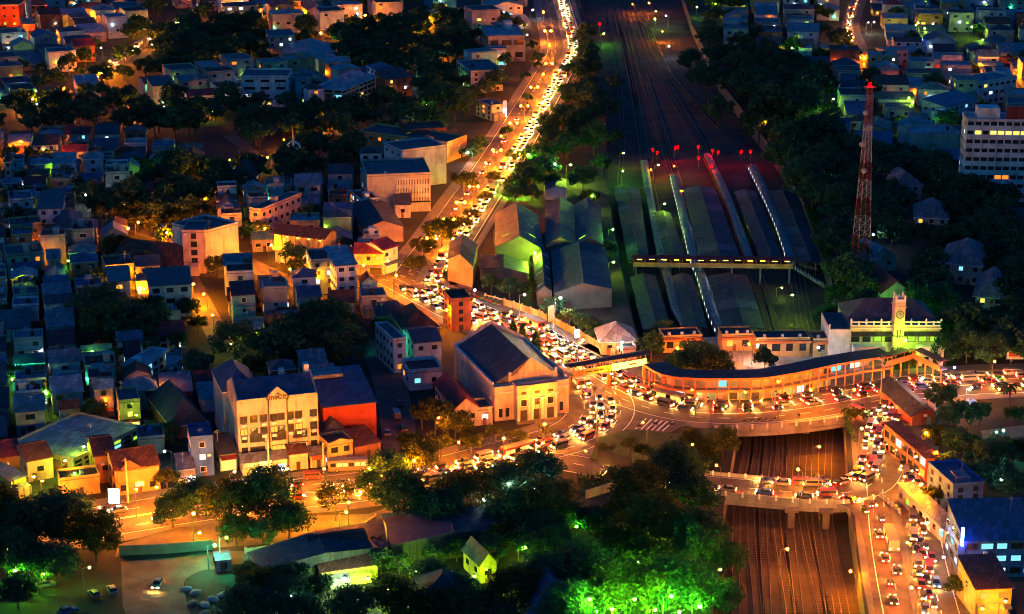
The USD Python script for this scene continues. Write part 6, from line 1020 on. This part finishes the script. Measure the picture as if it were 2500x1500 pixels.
# lamps among the near-side trees; several green ones added to brighten the crowns
for u, v, c_, p, h, l in ((1530, 1462, 'green', 'strong', 12, 'added green lamp among the upper leaves of the brightest tree'), (1420, 1462, 'green', 'strong', 11, 'added green lamp among leaves left of the brightest tree'), (1620, 1455, 'green', 'strong', 11, 'added green lamp among leaves right of the brightest tree'), (1470, 1405, 'green', 'strong', 6, 'added green lamp deep between the big bottom trees'), (1610, 1405, 'green', 'strong', 6, 'added green lamp right of the brightest tree, higher up'), (1350, 1440, 'green', 'full', 6, 'added green lamp left of the bottom tree mass'), (1540, 1370, 'green', 'full', 7, 'added green lamp hidden high in the bottom tree mass'), (1475, 1486, 'green', 'full', 8, 'green floodlight under the brightest tree at the bottom'), (1580, 1488, 'green', 'full', 8, 'green floodlight right of the brightest tree'), (1640, 1494, 'green', 'full', 6, 'green lamp left of the brightest bottom tree'), (1690, 1480, 'green', 'strong', 7, 'yellow-green lamp before the cutting edge trees'), (1440, 1492, 'green', 'full', 6, 'green lamp at the curved compound wall'), (1245, 1400, 'lime', 'mid', 4, 'yellow-green lamp by the pale gabled yard house'),
                          (20, 1392, 'green', 'full', 5, 'green lamp under the trees at the left edge'), (90, 1400, 'lime', 'mid', 5, 'green lamp over the lawn with parked cars'), (200, 1385, 'lime', 'dim', 5, 'green lamp between the left tree group and driveway'), (1140, 1405, 'lime', 'mid', 4, 'yellow-green lamp left of the pale gabled yard house'), (1000, 1395, 'lime', 'full', 4, 'yellow-green lamp right of the yellow-lit building'), (930, 1440, 'lime', 'mid', 4, 'yellow-green lamp at the corner of the yellow-lit building'),
                          (1390, 1285, 'green', 'mid', 4, 'green lamp glimpsed in the centre of the near trees'), (1605, 1280, 'lime', 'mid', 4, 'yellow-green lamp inside the right tree mass'), (1610, 1250, 'green', 'dim', 5, 'green lamp above the right tree mass lamp'), (1165, 1218, 'cool', 'mid', 6, 'white lamp in the trees over the dark warehouse roof'), (1290, 1190, 'cool', 'mid', 7, 'pale lamp inside the trees right of centre'), (1225, 1180, 'cool', 'dim', 8, 'pale lamp at the crown edge of the centre trees'), (823, 1410, 'cool', 'full', 5, 'brilliant white lamp before the low yellow-lit building'), (800, 1425, 'lime', 'mid', 3, 'yellow-green wall lamp of the low yellow-lit building'), (880, 1412, 'lime', 'mid', 3, 'yellow-green lamp at the right end of the yellow-lit building'),
                          (690, 1455, 'cool', 'mid', 5, 'pale lamp in the bottom trees left of the white lamp'), (506, 1330, 'teal', 'full', 6, 'bright teal lamp over the guard hut'), (535, 1312, 'lime', 'dim', 7, 'small yellow-green lamp above the teal lamp'), (680, 1330, 'lime', 'mid', 4, 'yellow-green lamp by the wall under the boulevard trees'), (828, 1250, 'lime', 'mid', 4, 'yellow-green lamp at the slender forecourt tree'), (470, 1300, 'green', 'dim', 4, 'green lamp under the boulevard trees'), (1265, 1335, 'lime', 'mid', 4, 'yellow-green lamp beside the dark roofs right of the palm'), (920, 1345, 'green', 'mid', 4, 'green lamp at the foot of the palm'), (1740, 1390, 'lime', 'dim', 5, 'yellow-green lamp at the trench edge'), (2, 893, 'teal', 'strong', 6, 'brilliant teal lamp cut by the left edge')): lamp(u, v, c_, p, h, label=l)
# railway signals
def signal(t):
    part(t, 'post', MB().tube((0, 0, 0), (0, 0, 6), .12, 6), 'pole'); part(t, 'backplate', MB().box(-.4, .4, -.05, .12, 4.8, 6.6), 'trim_dark'); part(t, 'red_lamp', MB().add(*ico(.5, (0, -.4, 6.1))), 'lamp_red_mid'); part(t, 'hood', MB().box(-.4, .4, -.35, -.06, 6.46, 6.54), 'trim_dark')
for u, v in ((1594, 364), (1604, 372), (1655, 358), (1648, 361), (1705, 358), (1740, 367), (1753, 371), (1809, 370), (1832, 369), (1464, 58), (1706, 385), (1737, 405)): place('signal', signal, 'railway_signal', 'red railway signal on a post', 'railway signal', G(u, v, TZ + 6.1), TZ, 0)
# ================================================================ vehicles
def wheels(t, xs, y, r, n=8):
    for x in xs:
        for s in (-1, 1): w_ = part(t, 'wheel', MB().tube((x, s * y - .1, r), (x, s * y + .1, r), r, n), 'tyre'); part(w_, 'rim', MB().tube((x, s * y + s * .1, r), (x, s * y + s * .12, r), r * .55, n), 'metal_grey')
def lamps(t, x0, x1, y, z, s=.17, h=.12):
    for k in (-1, 1): part(t, 'headlight', MB().box(x1, x1 + .06, k * y - s, k * y + s, z - h, z + h), 'headlight')
    for k in (-1, 1): part(t, 'taillight', MB().box(x0 - .05, x0, k * y - s, k * y + s, z + .05 - h, z + .05 + h), 'taillight')
def car(c):
    def f(t):
        part(t, 'body', MB().sweep([(-2.05, .3), (2.0, .3), (2.1, .5), (2.05, .78), (1.1, .92), (-2.0, .95), (-2.1, .6)], -.84, .84, 'y'), c)
        part(t, 'cabin', MB().add([(-1.75, -.76, .94), (1.05, -.76, .93), (1.05, .76, .93), (-1.75, .76, .94), (-1.3, -.62, 1.44), (.25, -.62, 1.46), (.25, .62, 1.46), (-1.3, .62, 1.44)], [(0, 1, 5, 4), (1, 2, 6, 5), (2, 3, 7, 6), (3, 0, 4, 7), (4, 5, 6, 7)]), 'glass')
        part(t, 'roof', MB().box(-1.25, .2, -.6, .6, 1.44, 1.49), c); wheels(t, (-1.3, 1.3), .76, .31); lamps(t, -2.1, 2.06, .6, .64)
    return f
def van(c):
    def f(t):
        part(t, 'body', MB().sweep([(-2.3, .35), (2.2, .35), (2.3, .6), (2.2, 1.0), (1.7, 1.9), (-2.25, 1.95), (-2.3, 1.7)], -.86, .86, 'y'), c); part(t, 'windscreen', MB().add([(2.16, -.75, 1.08), (2.16, .75, 1.08), (1.76, .7, 1.82), (1.76, -.7, 1.82)], [(0, 1, 2, 3)]), 'glass')
        for s in (-.88, .86): part(t, 'side_window', MB().box(-2., 1.5, s, s + .02, 1.15, 1.7), 'glass')
        wheels(t, (-1.4, 1.4), .8, .33); lamps(t, -2.3, 2.26, .65, .75)
    return f
def bus(c):
    def f(t):
        part(t, 'body', MB().sweep([(-4.9, .4), (4.8, .4), (4.95, .8), (4.85, 2.9), (-4.9, 2.95)], -1.2, 1.2, 'y'), c); part(t, 'roof', MB().box(-4.7, 4.6, -1.1, 1.1, 2.951, 3.1), 'train_roof'); part(t, 'windscreen', MB().box(4.93, 4.97, -1.05, 1.05, 1.5, 2.6), 'glass')
        for s in (-1.23, 1.2):
            for k in range(6): part(t, 'side_window', MB().box(-4.4 + k * 1.5, -3.1 + k * 1.5, s, s + .03, 1.5, 2.5), 'lit_yellow' if k % 3 else 'glass')
        wheels(t, (-2.8, 3.0), 1.1, .48); lamps(t, -4.9, 4.95, .9, .9, .2, .15)
    return f
def tuk(c):
    def f(t):
        part(t, 'body', MB().sweep([(-1.2, .35), (.9, .3), (1.3, .55), (1.15, 1.0), (.7, 1.05), (.6, .6), (-.2, .6), (-.3, 1.0), (-1.2, 1.0)], -.6, .6, 'y'), c); part(t, 'canopy', MB().sweep([(-1.25, 1.0), (-1.1, 1.55), (.75, 1.62), (.95, 1.5), (.75, 1.72), (-1.2, 1.72), (-1.35, 1.0)], -.62, .62, 'y'), 'plastic_black')
        part(t, 'windscreen', MB().add([(1.12, -.5, 1.02), (1.12, .5, 1.02), (.9, .5, 1.52), (.9, -.5, 1.52)], [(0, 1, 2, 3)]), 'glass'); part(t, 'wheel', MB().tube((.95, -.08, .25), (.95, .08, .25), .25, 8), 'tyre'); wheels(t, (-.8,), .55, .25); lamps(t, -1.3, 1.22, .34, .82, .14)
    return f
VK = [('car', car, 'hatchback', 'car'), ('van', van, 'van', 'van'), ('tuk', tuk, 'three_wheeler', 'three-wheeler'), ('bus', bus, 'city_bus', 'bus')]
VC = dict(car=['white', 'silver', 'black', 'red', 'blue'], van=['white', 'silver', 'maroon'], tuk=['red', 'green', 'blue', 'yellow'], bus=['red', 'white', 'cream'])
HALF = dict(car=2.1, van=2.3, tuk=1.3, bus=4.9); VPOS = []; rv = random.Random(99)
def vehicle(p, rot, kd=None, cl=None, where='', z=.02):
    k = kd or rv.choices(['car', 'van', 'tuk', 'bus'], (5, 2.2, 3.2, .5))[0]; q_ = [v for v in VK if v[0] == k][0]; cl = cl or rv.choice(VC[k])
    VPOS.append((p[0], p[1])); return place(f'{k}_{cl}', q_[1]('paint_car_' + cl), q_[2], f'{cl} {q_[3]} {where}'.strip(), q_[3], p, z, rot, 'traffic ' + where if where else 'parked vehicles')
def lane(px, where, gap, rev=False, off=0., z=.02, s0=0, s1=None, no_bus=False, jit=.3):
    l = px if hasattr(px, 'length') else LineString(spline(GP(px), 2.))
    if rev: l = LineString(list(l.coords)[::-1])
    s, n = s0 + rv.uniform(0, 3), 0
    while s < (s1 or l.length) - 3:
        k = rv.choices(['car', 'van', 'tuk', 'bus'], (4.4, 2.2, 3.6, 0 if no_bus else .7))[0]; s += HALF[k]; a, b = l.interpolate(s), l.interpolate(s + 1); d_ = np.array([b.x - a.x, b.y - a.y]); L_ = np.hypot(*d_)
        if L_ < .5: break
        d_ /= L_; n_ = np.array([-d_[1], d_[0]]); p = np.array([a.x, a.y]) + n_ * (off + rv.gauss(0, jit))
        u, v = PX(p)
        if -40 < u < 2540 and -30 < v < 1530 and all((p[0] - q_[0]) ** 2 + (p[1] - q_[1]) ** 2 > 5.3 for q_ in VPOS): vehicle(p, math.atan2(d_[1], d_[0]), k, None, where, z); n += 1
        s += HALF[k] + rv.uniform(.5, 1.5) * gap
    return n
n_ = []
for o in (2.6, 5.4): n_.append(lane(L1, 'on the main street', 2.6, off=o))
n_.append(lane(L1, 'going up the main street', 14, rev=True, off=4.2, s0=40, s1=260))
for o in (5.6, 2.6, -.6): n_.append(lane(R2L, 'on the station road', 2.4, off=o, s0=26, s1=165))
for o in (-3.6, -6.2): n_.append(lane(R2L, 'on the nearer station lanes', 2.6, off=o, s0=22, s1=84))
for o in (5.2, 2.2, -.8): n_.append(lane(R2L, 'on the right station road', 5.5, off=o, s0=166))
for o in (4.6, 1.8): n_.append(lane([(1290, 858), (1380, 912), (1436, 960), (1456, 1004), (1430, 1040), (1370, 1070), (1270, 1102), (1150, 1135), (1000, 1165), (800, 1195)], 'rounding the theatre hall', 2.8, off=o - 3))
n_.append(lane([(1330, 868), (1410, 925), (1456, 968), (1474, 1005), (1448, 1046), (1390, 1075), (1280, 1106), (1150, 1140), (1000, 1172), (850, 1195), (640, 1216)], 'rounding the theatre hall', 3.2, off=2.8))
n_.append(lane(L3, 'on the boulevard', 16, off=-4, s0=150)); n_.append(lane(L3, 'on the boulevard', 14, off=5, s0=110))
for u0, k in ((2262, 0), (2278, 1), (2290, 2), (2300, 3)):
    n_.append(lane([(u0 - 30, 962 + k * 12), (2190 + k * 10, 972 + k * 12), (2146 + k * 14, 1008 + k * 8), (2118 + k * 14, 1060 + k * 3), (2110 + k * 14, 1110), (2096 + k * 10, 1152 + k * 5), (2050, 1180 + k * 4), (1960, 1184 + k * 3), (1850, 1178 + k * 3)], 'turning at the bridge road junction', 2.4, no_bus=True, jit=.1))
for k in range(4): n_.append(lane([(2080 - k * 14, 992 + k * 6), (2140, 1024 + k * 6), (2180 + k * 10, 1078 + k * 3), (2208 + k * 12, 1150), (2224 + k * 12, 1240), (2236 + k * 12, 1340), (2250 + k * 12, 1440), (2270 + k * 12, 1560)], 'coming down the bridge road', 2.4, no_bus=True, jit=.1))
for k in range(2): n_.append(lane([(2200 + k * 22, 1560), (2170 + k * 24, 1420), (2150 + k * 24, 1330), (2118 + k * 20, 1262 - k * 6), (2060, 1220 - k * 5), (1960, 1216 - k * 4), (1840, 1206 - k * 4), (1700, 1192 - k * 4), (1560, 1172 - k * 4), (1420, 1148 - k * 4)], 'leaving along the slip road', 7, jit=.1))
n_.append(lane([(2560, 945), (2440, 948), (2340, 954)], 'on the far right road', 3)); n_.append(lane([(2320, 925), (2420, 918), (2560, 916)], 'on the far right road', 5)); n_.append(lane([(2560, 956), (2440, 959), (2340, 964)], 'on the far right road', 4))
for o in (-1.6, 1.6): n_.append(lane(LINES['hill_street'], 'on the hill street', 2.6, off=o, rev=o > 0))
n_.append(lane(LINES['flats_street'], 'by the orange flats', 12, off=1.5)); n_.append(lane([(2560, 618), (2460, 616), (2380, 618)], 'on the tail-lit road', 4))
vehicle(G(385, 1432), math.atan2(-1, -.1), 'car', 'white', 'turning out of the bare driveway')
print('lanes', n_, sum(n_))
# parked cars without lit lamps
def dark(cb):
    def f(t):
        cb(t)
        for c in list(t.GetChildren()):
            if c.GetName().startswith('headlight'): UsdShade.MaterialBindingAPI(c).Bind(M['glass'])
            if c.GetName().startswith('taillight'): UsdShade.MaterialBindingAPI(c).Bind(M['trim_red'])
    return f
for u, v, r_, kd, cl, lab in ((230, 1458, 2.2, 'car', 'silver', 'pale parked hatchback by the dark lawn, left of its white neighbour'), (274, 1448, 2.0, 'car', 'white', 'white parked hatchback nearest the driveway edge'), (112, 1434, .4, 'car', 'white', 'white car parked under the brightest green-lit tree'), (45, 1456, .1, 'van', 'silver', 'long pale van parked at the left edge'), (166, 1498, .6, 'car', 'blue', 'car roof cut by the bottom edge at lower left'),
                              (968, 1020, 1.8, 'van', 'white', 'white van parked up the bluish side street'), (945, 1062, 1.7, 'car', 'white', 'white car at the blue-lit mouth of the side street'), (975, 990, 1.8, 'car', 'silver', 'silver car parked highest up the side street'), (985, 1052, 1.8, 'car', 'black', 'dark car parked on the right of the side street'), (850, 1150, .15, 'bus', 'cream', 'cream minibus parked below the curved-pediment shop'), (764, 1170, .15, 'van', 'maroon', 'red van parked below the hotel signs')):
    q_ = [x for x in VK if x[0] == kd][0]; place(f'parked_{kd}_{cl}', dark(q_[1]('paint_car_' + cl)), 'parked_' + q_[2], None, q_[3], G(u, v), .14, r_, label=lab)
for k in range(9): place('parked_tuk_' + 'rgb'[k % 3], dark(tuk('paint_car_' + ('red', 'green', 'blue')[k % 3])), 'parked_three_wheeler', 'parked ' + ('red', 'green', 'blue')[k % 3] + ' three-wheeler', 'three-wheeler', G(1140 + k * 10, 716 + k * 4), .14, 1.2, None)
# ================================================================ small things
def sign(name, label, cat, u, v, w, h, z, m, rot=0., frame='trim_dark', post=True):
    p = G(u, v); t = thing(name, label, cat, p, 0, rot)
    part(t, 'frame', MB().box(-w / 2 - .12, w / 2 + .12, 0, .3, z - .12, z + h + .12), frame); part(t, 'panel', MB().box(-w / 2, w / 2, -.06, -.005, z, z + h), m)
    if post:
        for s in (-.35, .35): part(t, 'post', MB().tube((s * w, .15, 0), (s * w, .15, z), .12, 6), 'pole')
    return t
sign('lit_kiosk', 'brilliant white lit advertising box on the boulevard pavement', 'sign', 280, 1238, 2.6, 3.6, 1.0, 'sign_white'); sign('lit_sign', 'small white lit box sign by the roadside wall', 'sign', 1409, 838, 1.6, 2.4, 1.8, 'sign_white', .5)
bb = sign('billboard', 'pink-framed billboard with red and green picture at the right edge', 'billboard', 2490, 895, 8, 4, 2.2, 'wall_white'); part(bb, 'printed_band', MB().box(-3.4, .5, -.09, -.065, 3.0, 4.4), 'wall_redpaint'); part(bb, 'printed_spot', MB().lathe([(0.01, 0), (.02, 0)], 6) if 0 else MB().box(1.2, 3.2, -.09, -.065, 2.8, 4.2), 'wall_green')
sign('roadside_board', 'dark hoarding on posts beside the slip road', 'hoarding', 1500, 1155, 9, 3.2, 1.6, 'trim_dark', -.5); sign('roadside_board', 'tall narrow ochre hoarding on the station road wall', 'hoarding', 1345, 792, 3., 4.5, 1.4, 'wall_ochre', .9)
def mast(u, v, vt, label):
    p = G(u, v); h = HT(p, vt); t = thing('light_mast', label, 'light mast', p)
    part(t, 'pole', MB().tube((0, 0, 0), (0, 0, h), .2, 8, .1), 'pole')
    for k in range(3): a = k * 2.1; part(t, 'arm', MB().tube((0, 0, h - .3), (1.5 * math.cos(a), 1.5 * math.sin(a), h), .06, 5), 'pole'); part(t, 'floodlight', MB().box(1.5 * math.cos(a) - .3, 1.5 * math.cos(a) + .3, 1.5 * math.sin(a) - .2, 1.5 * math.sin(a) + .2, h - .1, h + .2), 'trim_dark')
mast(1457, 1082, 950, 'tall unlit lamp mast standing at the curve by the hall'); mast(1734, 1042, 975, 'tall thin mast at the road edge above the clipped round trees'); mast(1900, 1022, 960, 'thin mast at the parapet left of the cutting'); mast(2148, 1000, 870, 'tall mast between junction and station arcade'); mast(1997, 1205, 1160, 'short mast on the slip road bridge'); mast(1488, 1150, 1110, 'thin mast beside the dark hoarding')
for u, v, vt, l in ((313, 1228, 1118, 'amber-lit concrete pole in front of the orange restaurant'), (657, 1160, 1072, 'orange-lit pole before the hotel centre'), (790, 1150, 1082, 'orange-lit pole at the right end of the hotel')):
    p = G(u, v); h = HT(p, vt); t = thing('utility_pole', l, 'pole', p); part(t, 'pole', MB().tube((0, 0, 0), (0, 0, h), .28, 8, .2), 'wall_cream'); part(t, 'crossarm', MB().box(-1, 1, -.08, .08, h - .8, h - .65), 'bark')
def wall(name, label, px, h, th, m, post=0, cat='wall'):
    l = LineString(GP(px)); o = np.array(l.coords[0]); t = thing(name, label, cat, o); q_ = LineString([(x - o[0], y - o[1]) for x, y in l.coords])
    part(t, 'wall_panel', MB().slab(q_.buffer(th / 2, cap_style=2, join_style=2), 0, h), m)
    if post:
        for s in np.arange(0, q_.length, post): a = q_.interpolate(s); part(t, 'pillar', MB().box(a.x - .25, a.x + .25, a.y - .25, a.y + .25, 0, h + .35), m)
wall('roadside_wall', 'orange-lit panelled wall along the station side of the road', [(1185, 735), (1250, 752), (1330, 780), (1390, 812), (1460, 850), (1500, 872)], 2.2, .25, 'wall_ochre', 4); wall('roadside_wall', 'low pale wall along the near edge of the forecourt', [(600, 1352), (700, 1338), (840, 1322), (920, 1268)], 1.2, .3, 'wall_pink', 6); wall('roadside_wall', 'teal-grey wall between boulevard and driveway', [(292, 1356), (400, 1352), (520, 1342)], 2.4, .3, 'stone', 0)
wall('compound_wall', 'curved yellow-lit compound wall at the bottom', [(1148, 1462), (1180, 1474), (1225, 1476), (1275, 1470)], 2., .25, 'wall_yellow'); wall('compound_wall', 'wall along the hedge below the slip road', [(1430, 1218), (1490, 1200), (1530, 1185)], 2.2, .3, 'wall_concrete')
wall('junction_fence', 'low fence round the triangular kerb at the bridge road', [(2150, 1215), (2192, 1250), (2200, 1262)], 1., .12, 'metal_grey', 2, 'fence')
def hedge(name, label, px, wd, h):
    g_ = np.random.default_rng(3); b = pxpoly(px) if wd == 0 else LineString(GP(px)).buffer(wd); x0, y0, x1, y1 = b.bounds; o = np.array(b.centroid.coords[0]); P_ = []
    while len(P_) < int(b.area * 12):
        p = (g_.uniform(x0, x1), g_.uniform(y0, y1))
        if b.contains(Point(*p)): P_.append((p[0] - o[0], p[1] - o[1], g_.uniform(.1, h)))
    P_ = np.array(P_); n = len(P_); u_, v_ = g_.normal(size=(n, 3)) * .22, g_.normal(size=(n, 3)) * .22; m = MB(); m.v = np.stack([P_ - u_, P_ - v_, P_ + u_, P_ + v_], 1).reshape(-1, 3); m.i = np.arange(4 * n); m.c = np.full(n, 4)
    t = thing(name, label, 'hedge', o); part(t, 'foliage', m, 'leaf_mid', kind='stuff')
hedge('hedge', 'dense dark hedge below the slip road beside the hoarding', [(1410, 1175), (1530, 1172), (1520, 1195), (1420, 1215)], 0, 2.4); hedge('hedge', 'scrubby bank planting left of the cutting wall', [(1700, 1130), (1760, 1090), (1755, 1125), (1715, 1160)], 0, 1.6); hedge('hedge', 'bushes on the bank between cutting and junction', [(2050, 1000), (2078, 1030), (2090, 1090), (2070, 1060)], 0, 2.)
gb_ = MB(); g_ = np.random.default_rng(4); em = pxpoly([(1960, 500), (1990, 500), (2040, 660), (2040, 700), (2015, 650)]); x0, y0, x1, y1 = em.bounds
for _ in range(5000):
    p = (g_.uniform(x0, x1), g_.uniform(y0, y1))
    if em.contains(Point(*p)): a = g_.uniform(0, 6.3); s_ = .3; gb_.poly([(p[0] - s_ * math.cos(a), p[1] - s_ * math.sin(a), .0), (p[0] + s_ * math.cos(a), p[1] + s_ * math.sin(a), 0), (p[0] + .1, p[1], g_.uniform(.3, .9))])
tag(part('/World', 'embankment_grass', gb_, 'leaf_palm'), 'rough grass on the bank right of the last canopy', 'grass', kind='stuff')
for k, (u, v) in enumerate([(1560, 1046), (1600, 1040), (1640, 1042), (1818, 1034), (1836, 1032), (1854, 1030), (1872, 1028), (1892, 1026), (1950, 1018)]):
    def block(t): part(t, 'base', MB().box(-.6, .6, -.3, .3, 0, .35), 'wall_concrete'); part(t, 'top', MB().sweep([(-.3, .35), (.3, .35), (.12, .95), (-.12, .95)], -.6, .6, 'x'), 'trim_dark')
    place('barrier', block, 'road_barrier', 'concrete road barrier', 'barrier', G(u, v), .14, .2 * k)
def hedge_ball(t): part(t, 'tarpaulin', MB().lathe([(2.2, 0), (1.9, .8), (1.2, 1.5), (.2, 1.9)], 10), 'plastic_blue'); part(t, 'skirt', MB().lathe([(2.3, 0), (2.2, .1)], 10), 'trim_white')
place('tarp', hedge_ball, 'market_tent', None, 'tent', G(2370, 990), 0, 0, label='bright blue tarpaulin tent in the gardens at the right')
for k, (u, v) in enumerate([(455, 1440), (478, 1448), (470, 1475), (500, 1478), (520, 1465), (545, 1455), (500, 1500), (545, 1490)]):
    def heap(t, k=k): v_, f_ = ico(1., (0, 0, .3), 1); v_ = v_ * (1.5, 1.1, .55) * (1 + .25 * (meshkit.noise(v_ * 1.7, k)[:, None] - .5)); part(t, 'cover', MB().add(v_, f_), ['wall_grey', 'wall_concrete', 'stone'][k % 3]); part(t, 'tie_rope', MB().tube((-1.5, 0, .35), (1.5, 0, .35), .04, 4), 'trim_dark')
    place(f'heap{k % 4}', heap, 'covered_heap', 'pale covered heap in the yard', 'heap', G(u, v), .0, k * .7)
# ================================================================ labels that single out each repeat: by look, nearest landmark, then order in the photograph
LM = [('the hotel', 670, 1060), ('the theatre hall', 1290, 960), ('the clock tower', 2190, 800), ('the radio mast', 2105, 460), ('the red-roofed footbridge', 1740, 650), ('the white office block', 2430, 400), ('the arcade', 1800, 950), ('the road footbridge', 1485, 905), ('the long tile-roofed hall', 350, 620), ('the grey-pink tower', 478, 620), ('the hipped school block', 825, 225), ('the white school block', 645, 215), ('the pale warehouse', 745, 130), ('the flat-roofed block', 1235, 110), ('the gabled goods shed', 1260, 560), ('the hip-roofed lodge', 1510, 830), ('the orange restaurant', 335, 1175), ('the bright kiosk', 280, 1220), ('the red-walled building', 855, 1030), ('the orange flats', 60, 50), ('the dome monument', 718, 370),
      ('the finned block', 970, 475), ('the glowing arcade', 735, 600), ('the green lane', 520, 780), ('the slip road', 1850, 1190), ('the bridge road', 2210, 1330), ('the blue-lit block', 2430, 1340), ('the palm', 920, 1330), ('the guard hut', 545, 1380), ('the driveway', 420, 1420), ('the hill street', 2085, 70), ('the red signals', 1680, 362), ('the blazing yard lamp', 1383, 402), ('the white cube house', 130, 540), ('the clipped round trees', 1725, 1085), ('the right edge', 2480, 1000), ('the top right corner', 2440, 40), ('the top centre', 950, 20), ('the top left', 250, 50), ('the left edge', 15, 800), ('the left edge near the top', 15, 300), ('the side street', 965, 980), ('the cyan-lit terrace', 325, 910), ('the maroon shed', 2190, 720), ('the red shop sign', 1232, 270), ('the bottom edge', 1300, 1480), ('the upper right district', 1850, 60), ('the dark upper right trees', 1850, 240), ('the left town', 200, 730), ('the junction', 2150, 1050), ('the yellow-lit street', 380, 560), ('the green-flanked store', 180, 1080), ('the top of the main street', 1390, 60), ('the main street bend', 1385, 130), ('the road corner', 1050, 700), ('the hedge', 1470, 1190), ('the half-built block', 2280, 360), ('the blue-lit metal block', 2340, 280)]
ORD = ['first', 'second', 'third', 'fourth', 'fifth', 'sixth', 'seventh', 'eighth', 'ninth', 'tenth', 'eleventh', 'twelfth', 'thirteenth', 'fourteenth', 'fifteenth', 'sixteenth', 'seventeenth', 'eighteenth', 'nineteenth', 'twentieth']
bags = {}
for p, desc, at in THINGS:
    if not desc or at is None: continue
    u, v = at; nm, x, y = min(LM, key=lambda l: (l[1] - u) ** 2 + 2.2 * (l[2] - v) ** 2); du, dv = u - x, (v - y) * 1.5
    rel = 'at' if abs(du) < 22 and abs(dv) < 22 else ('right of' if du > 0 else 'left of') if abs(du) > abs(dv) else ('in front of' if dv > 0 else 'behind')
    bags.setdefault((desc, rel, nm), []).append((u, p))
for (desc, rel, nm), l in bags.items():
    l.sort(key=lambda t: t[0]); n = len(l)
    for k, (_, p) in enumerate(l):
        o = '' if n == 1 else 'leftmost' if k == 0 else 'rightmost' if k == n - 1 else (ORD[k] + ' from left' if k < len(ORD) else ORD[n - 1 - k] + ' from right' if n - 1 - k < 20 else 'amid the row')
        p.SetCustomDataByKey('label', f'{desc}, {o + " " if o else ""}{rel} {nm}')
        if n > 1 and not p.GetCustomDataByKey('group'): p.SetCustomDataByKey('group', f'{desc}s {rel} {nm}')
print('things', len(THINGS), 'max bag', max(len(l) for l in bags.values()))

for p in stage.GetPrimAtPath('/World').GetChildren():
    l_ = p.GetCustomDataByKey('label')
    if l_ and len(l_.split()) > 16: print('LONG', l_)
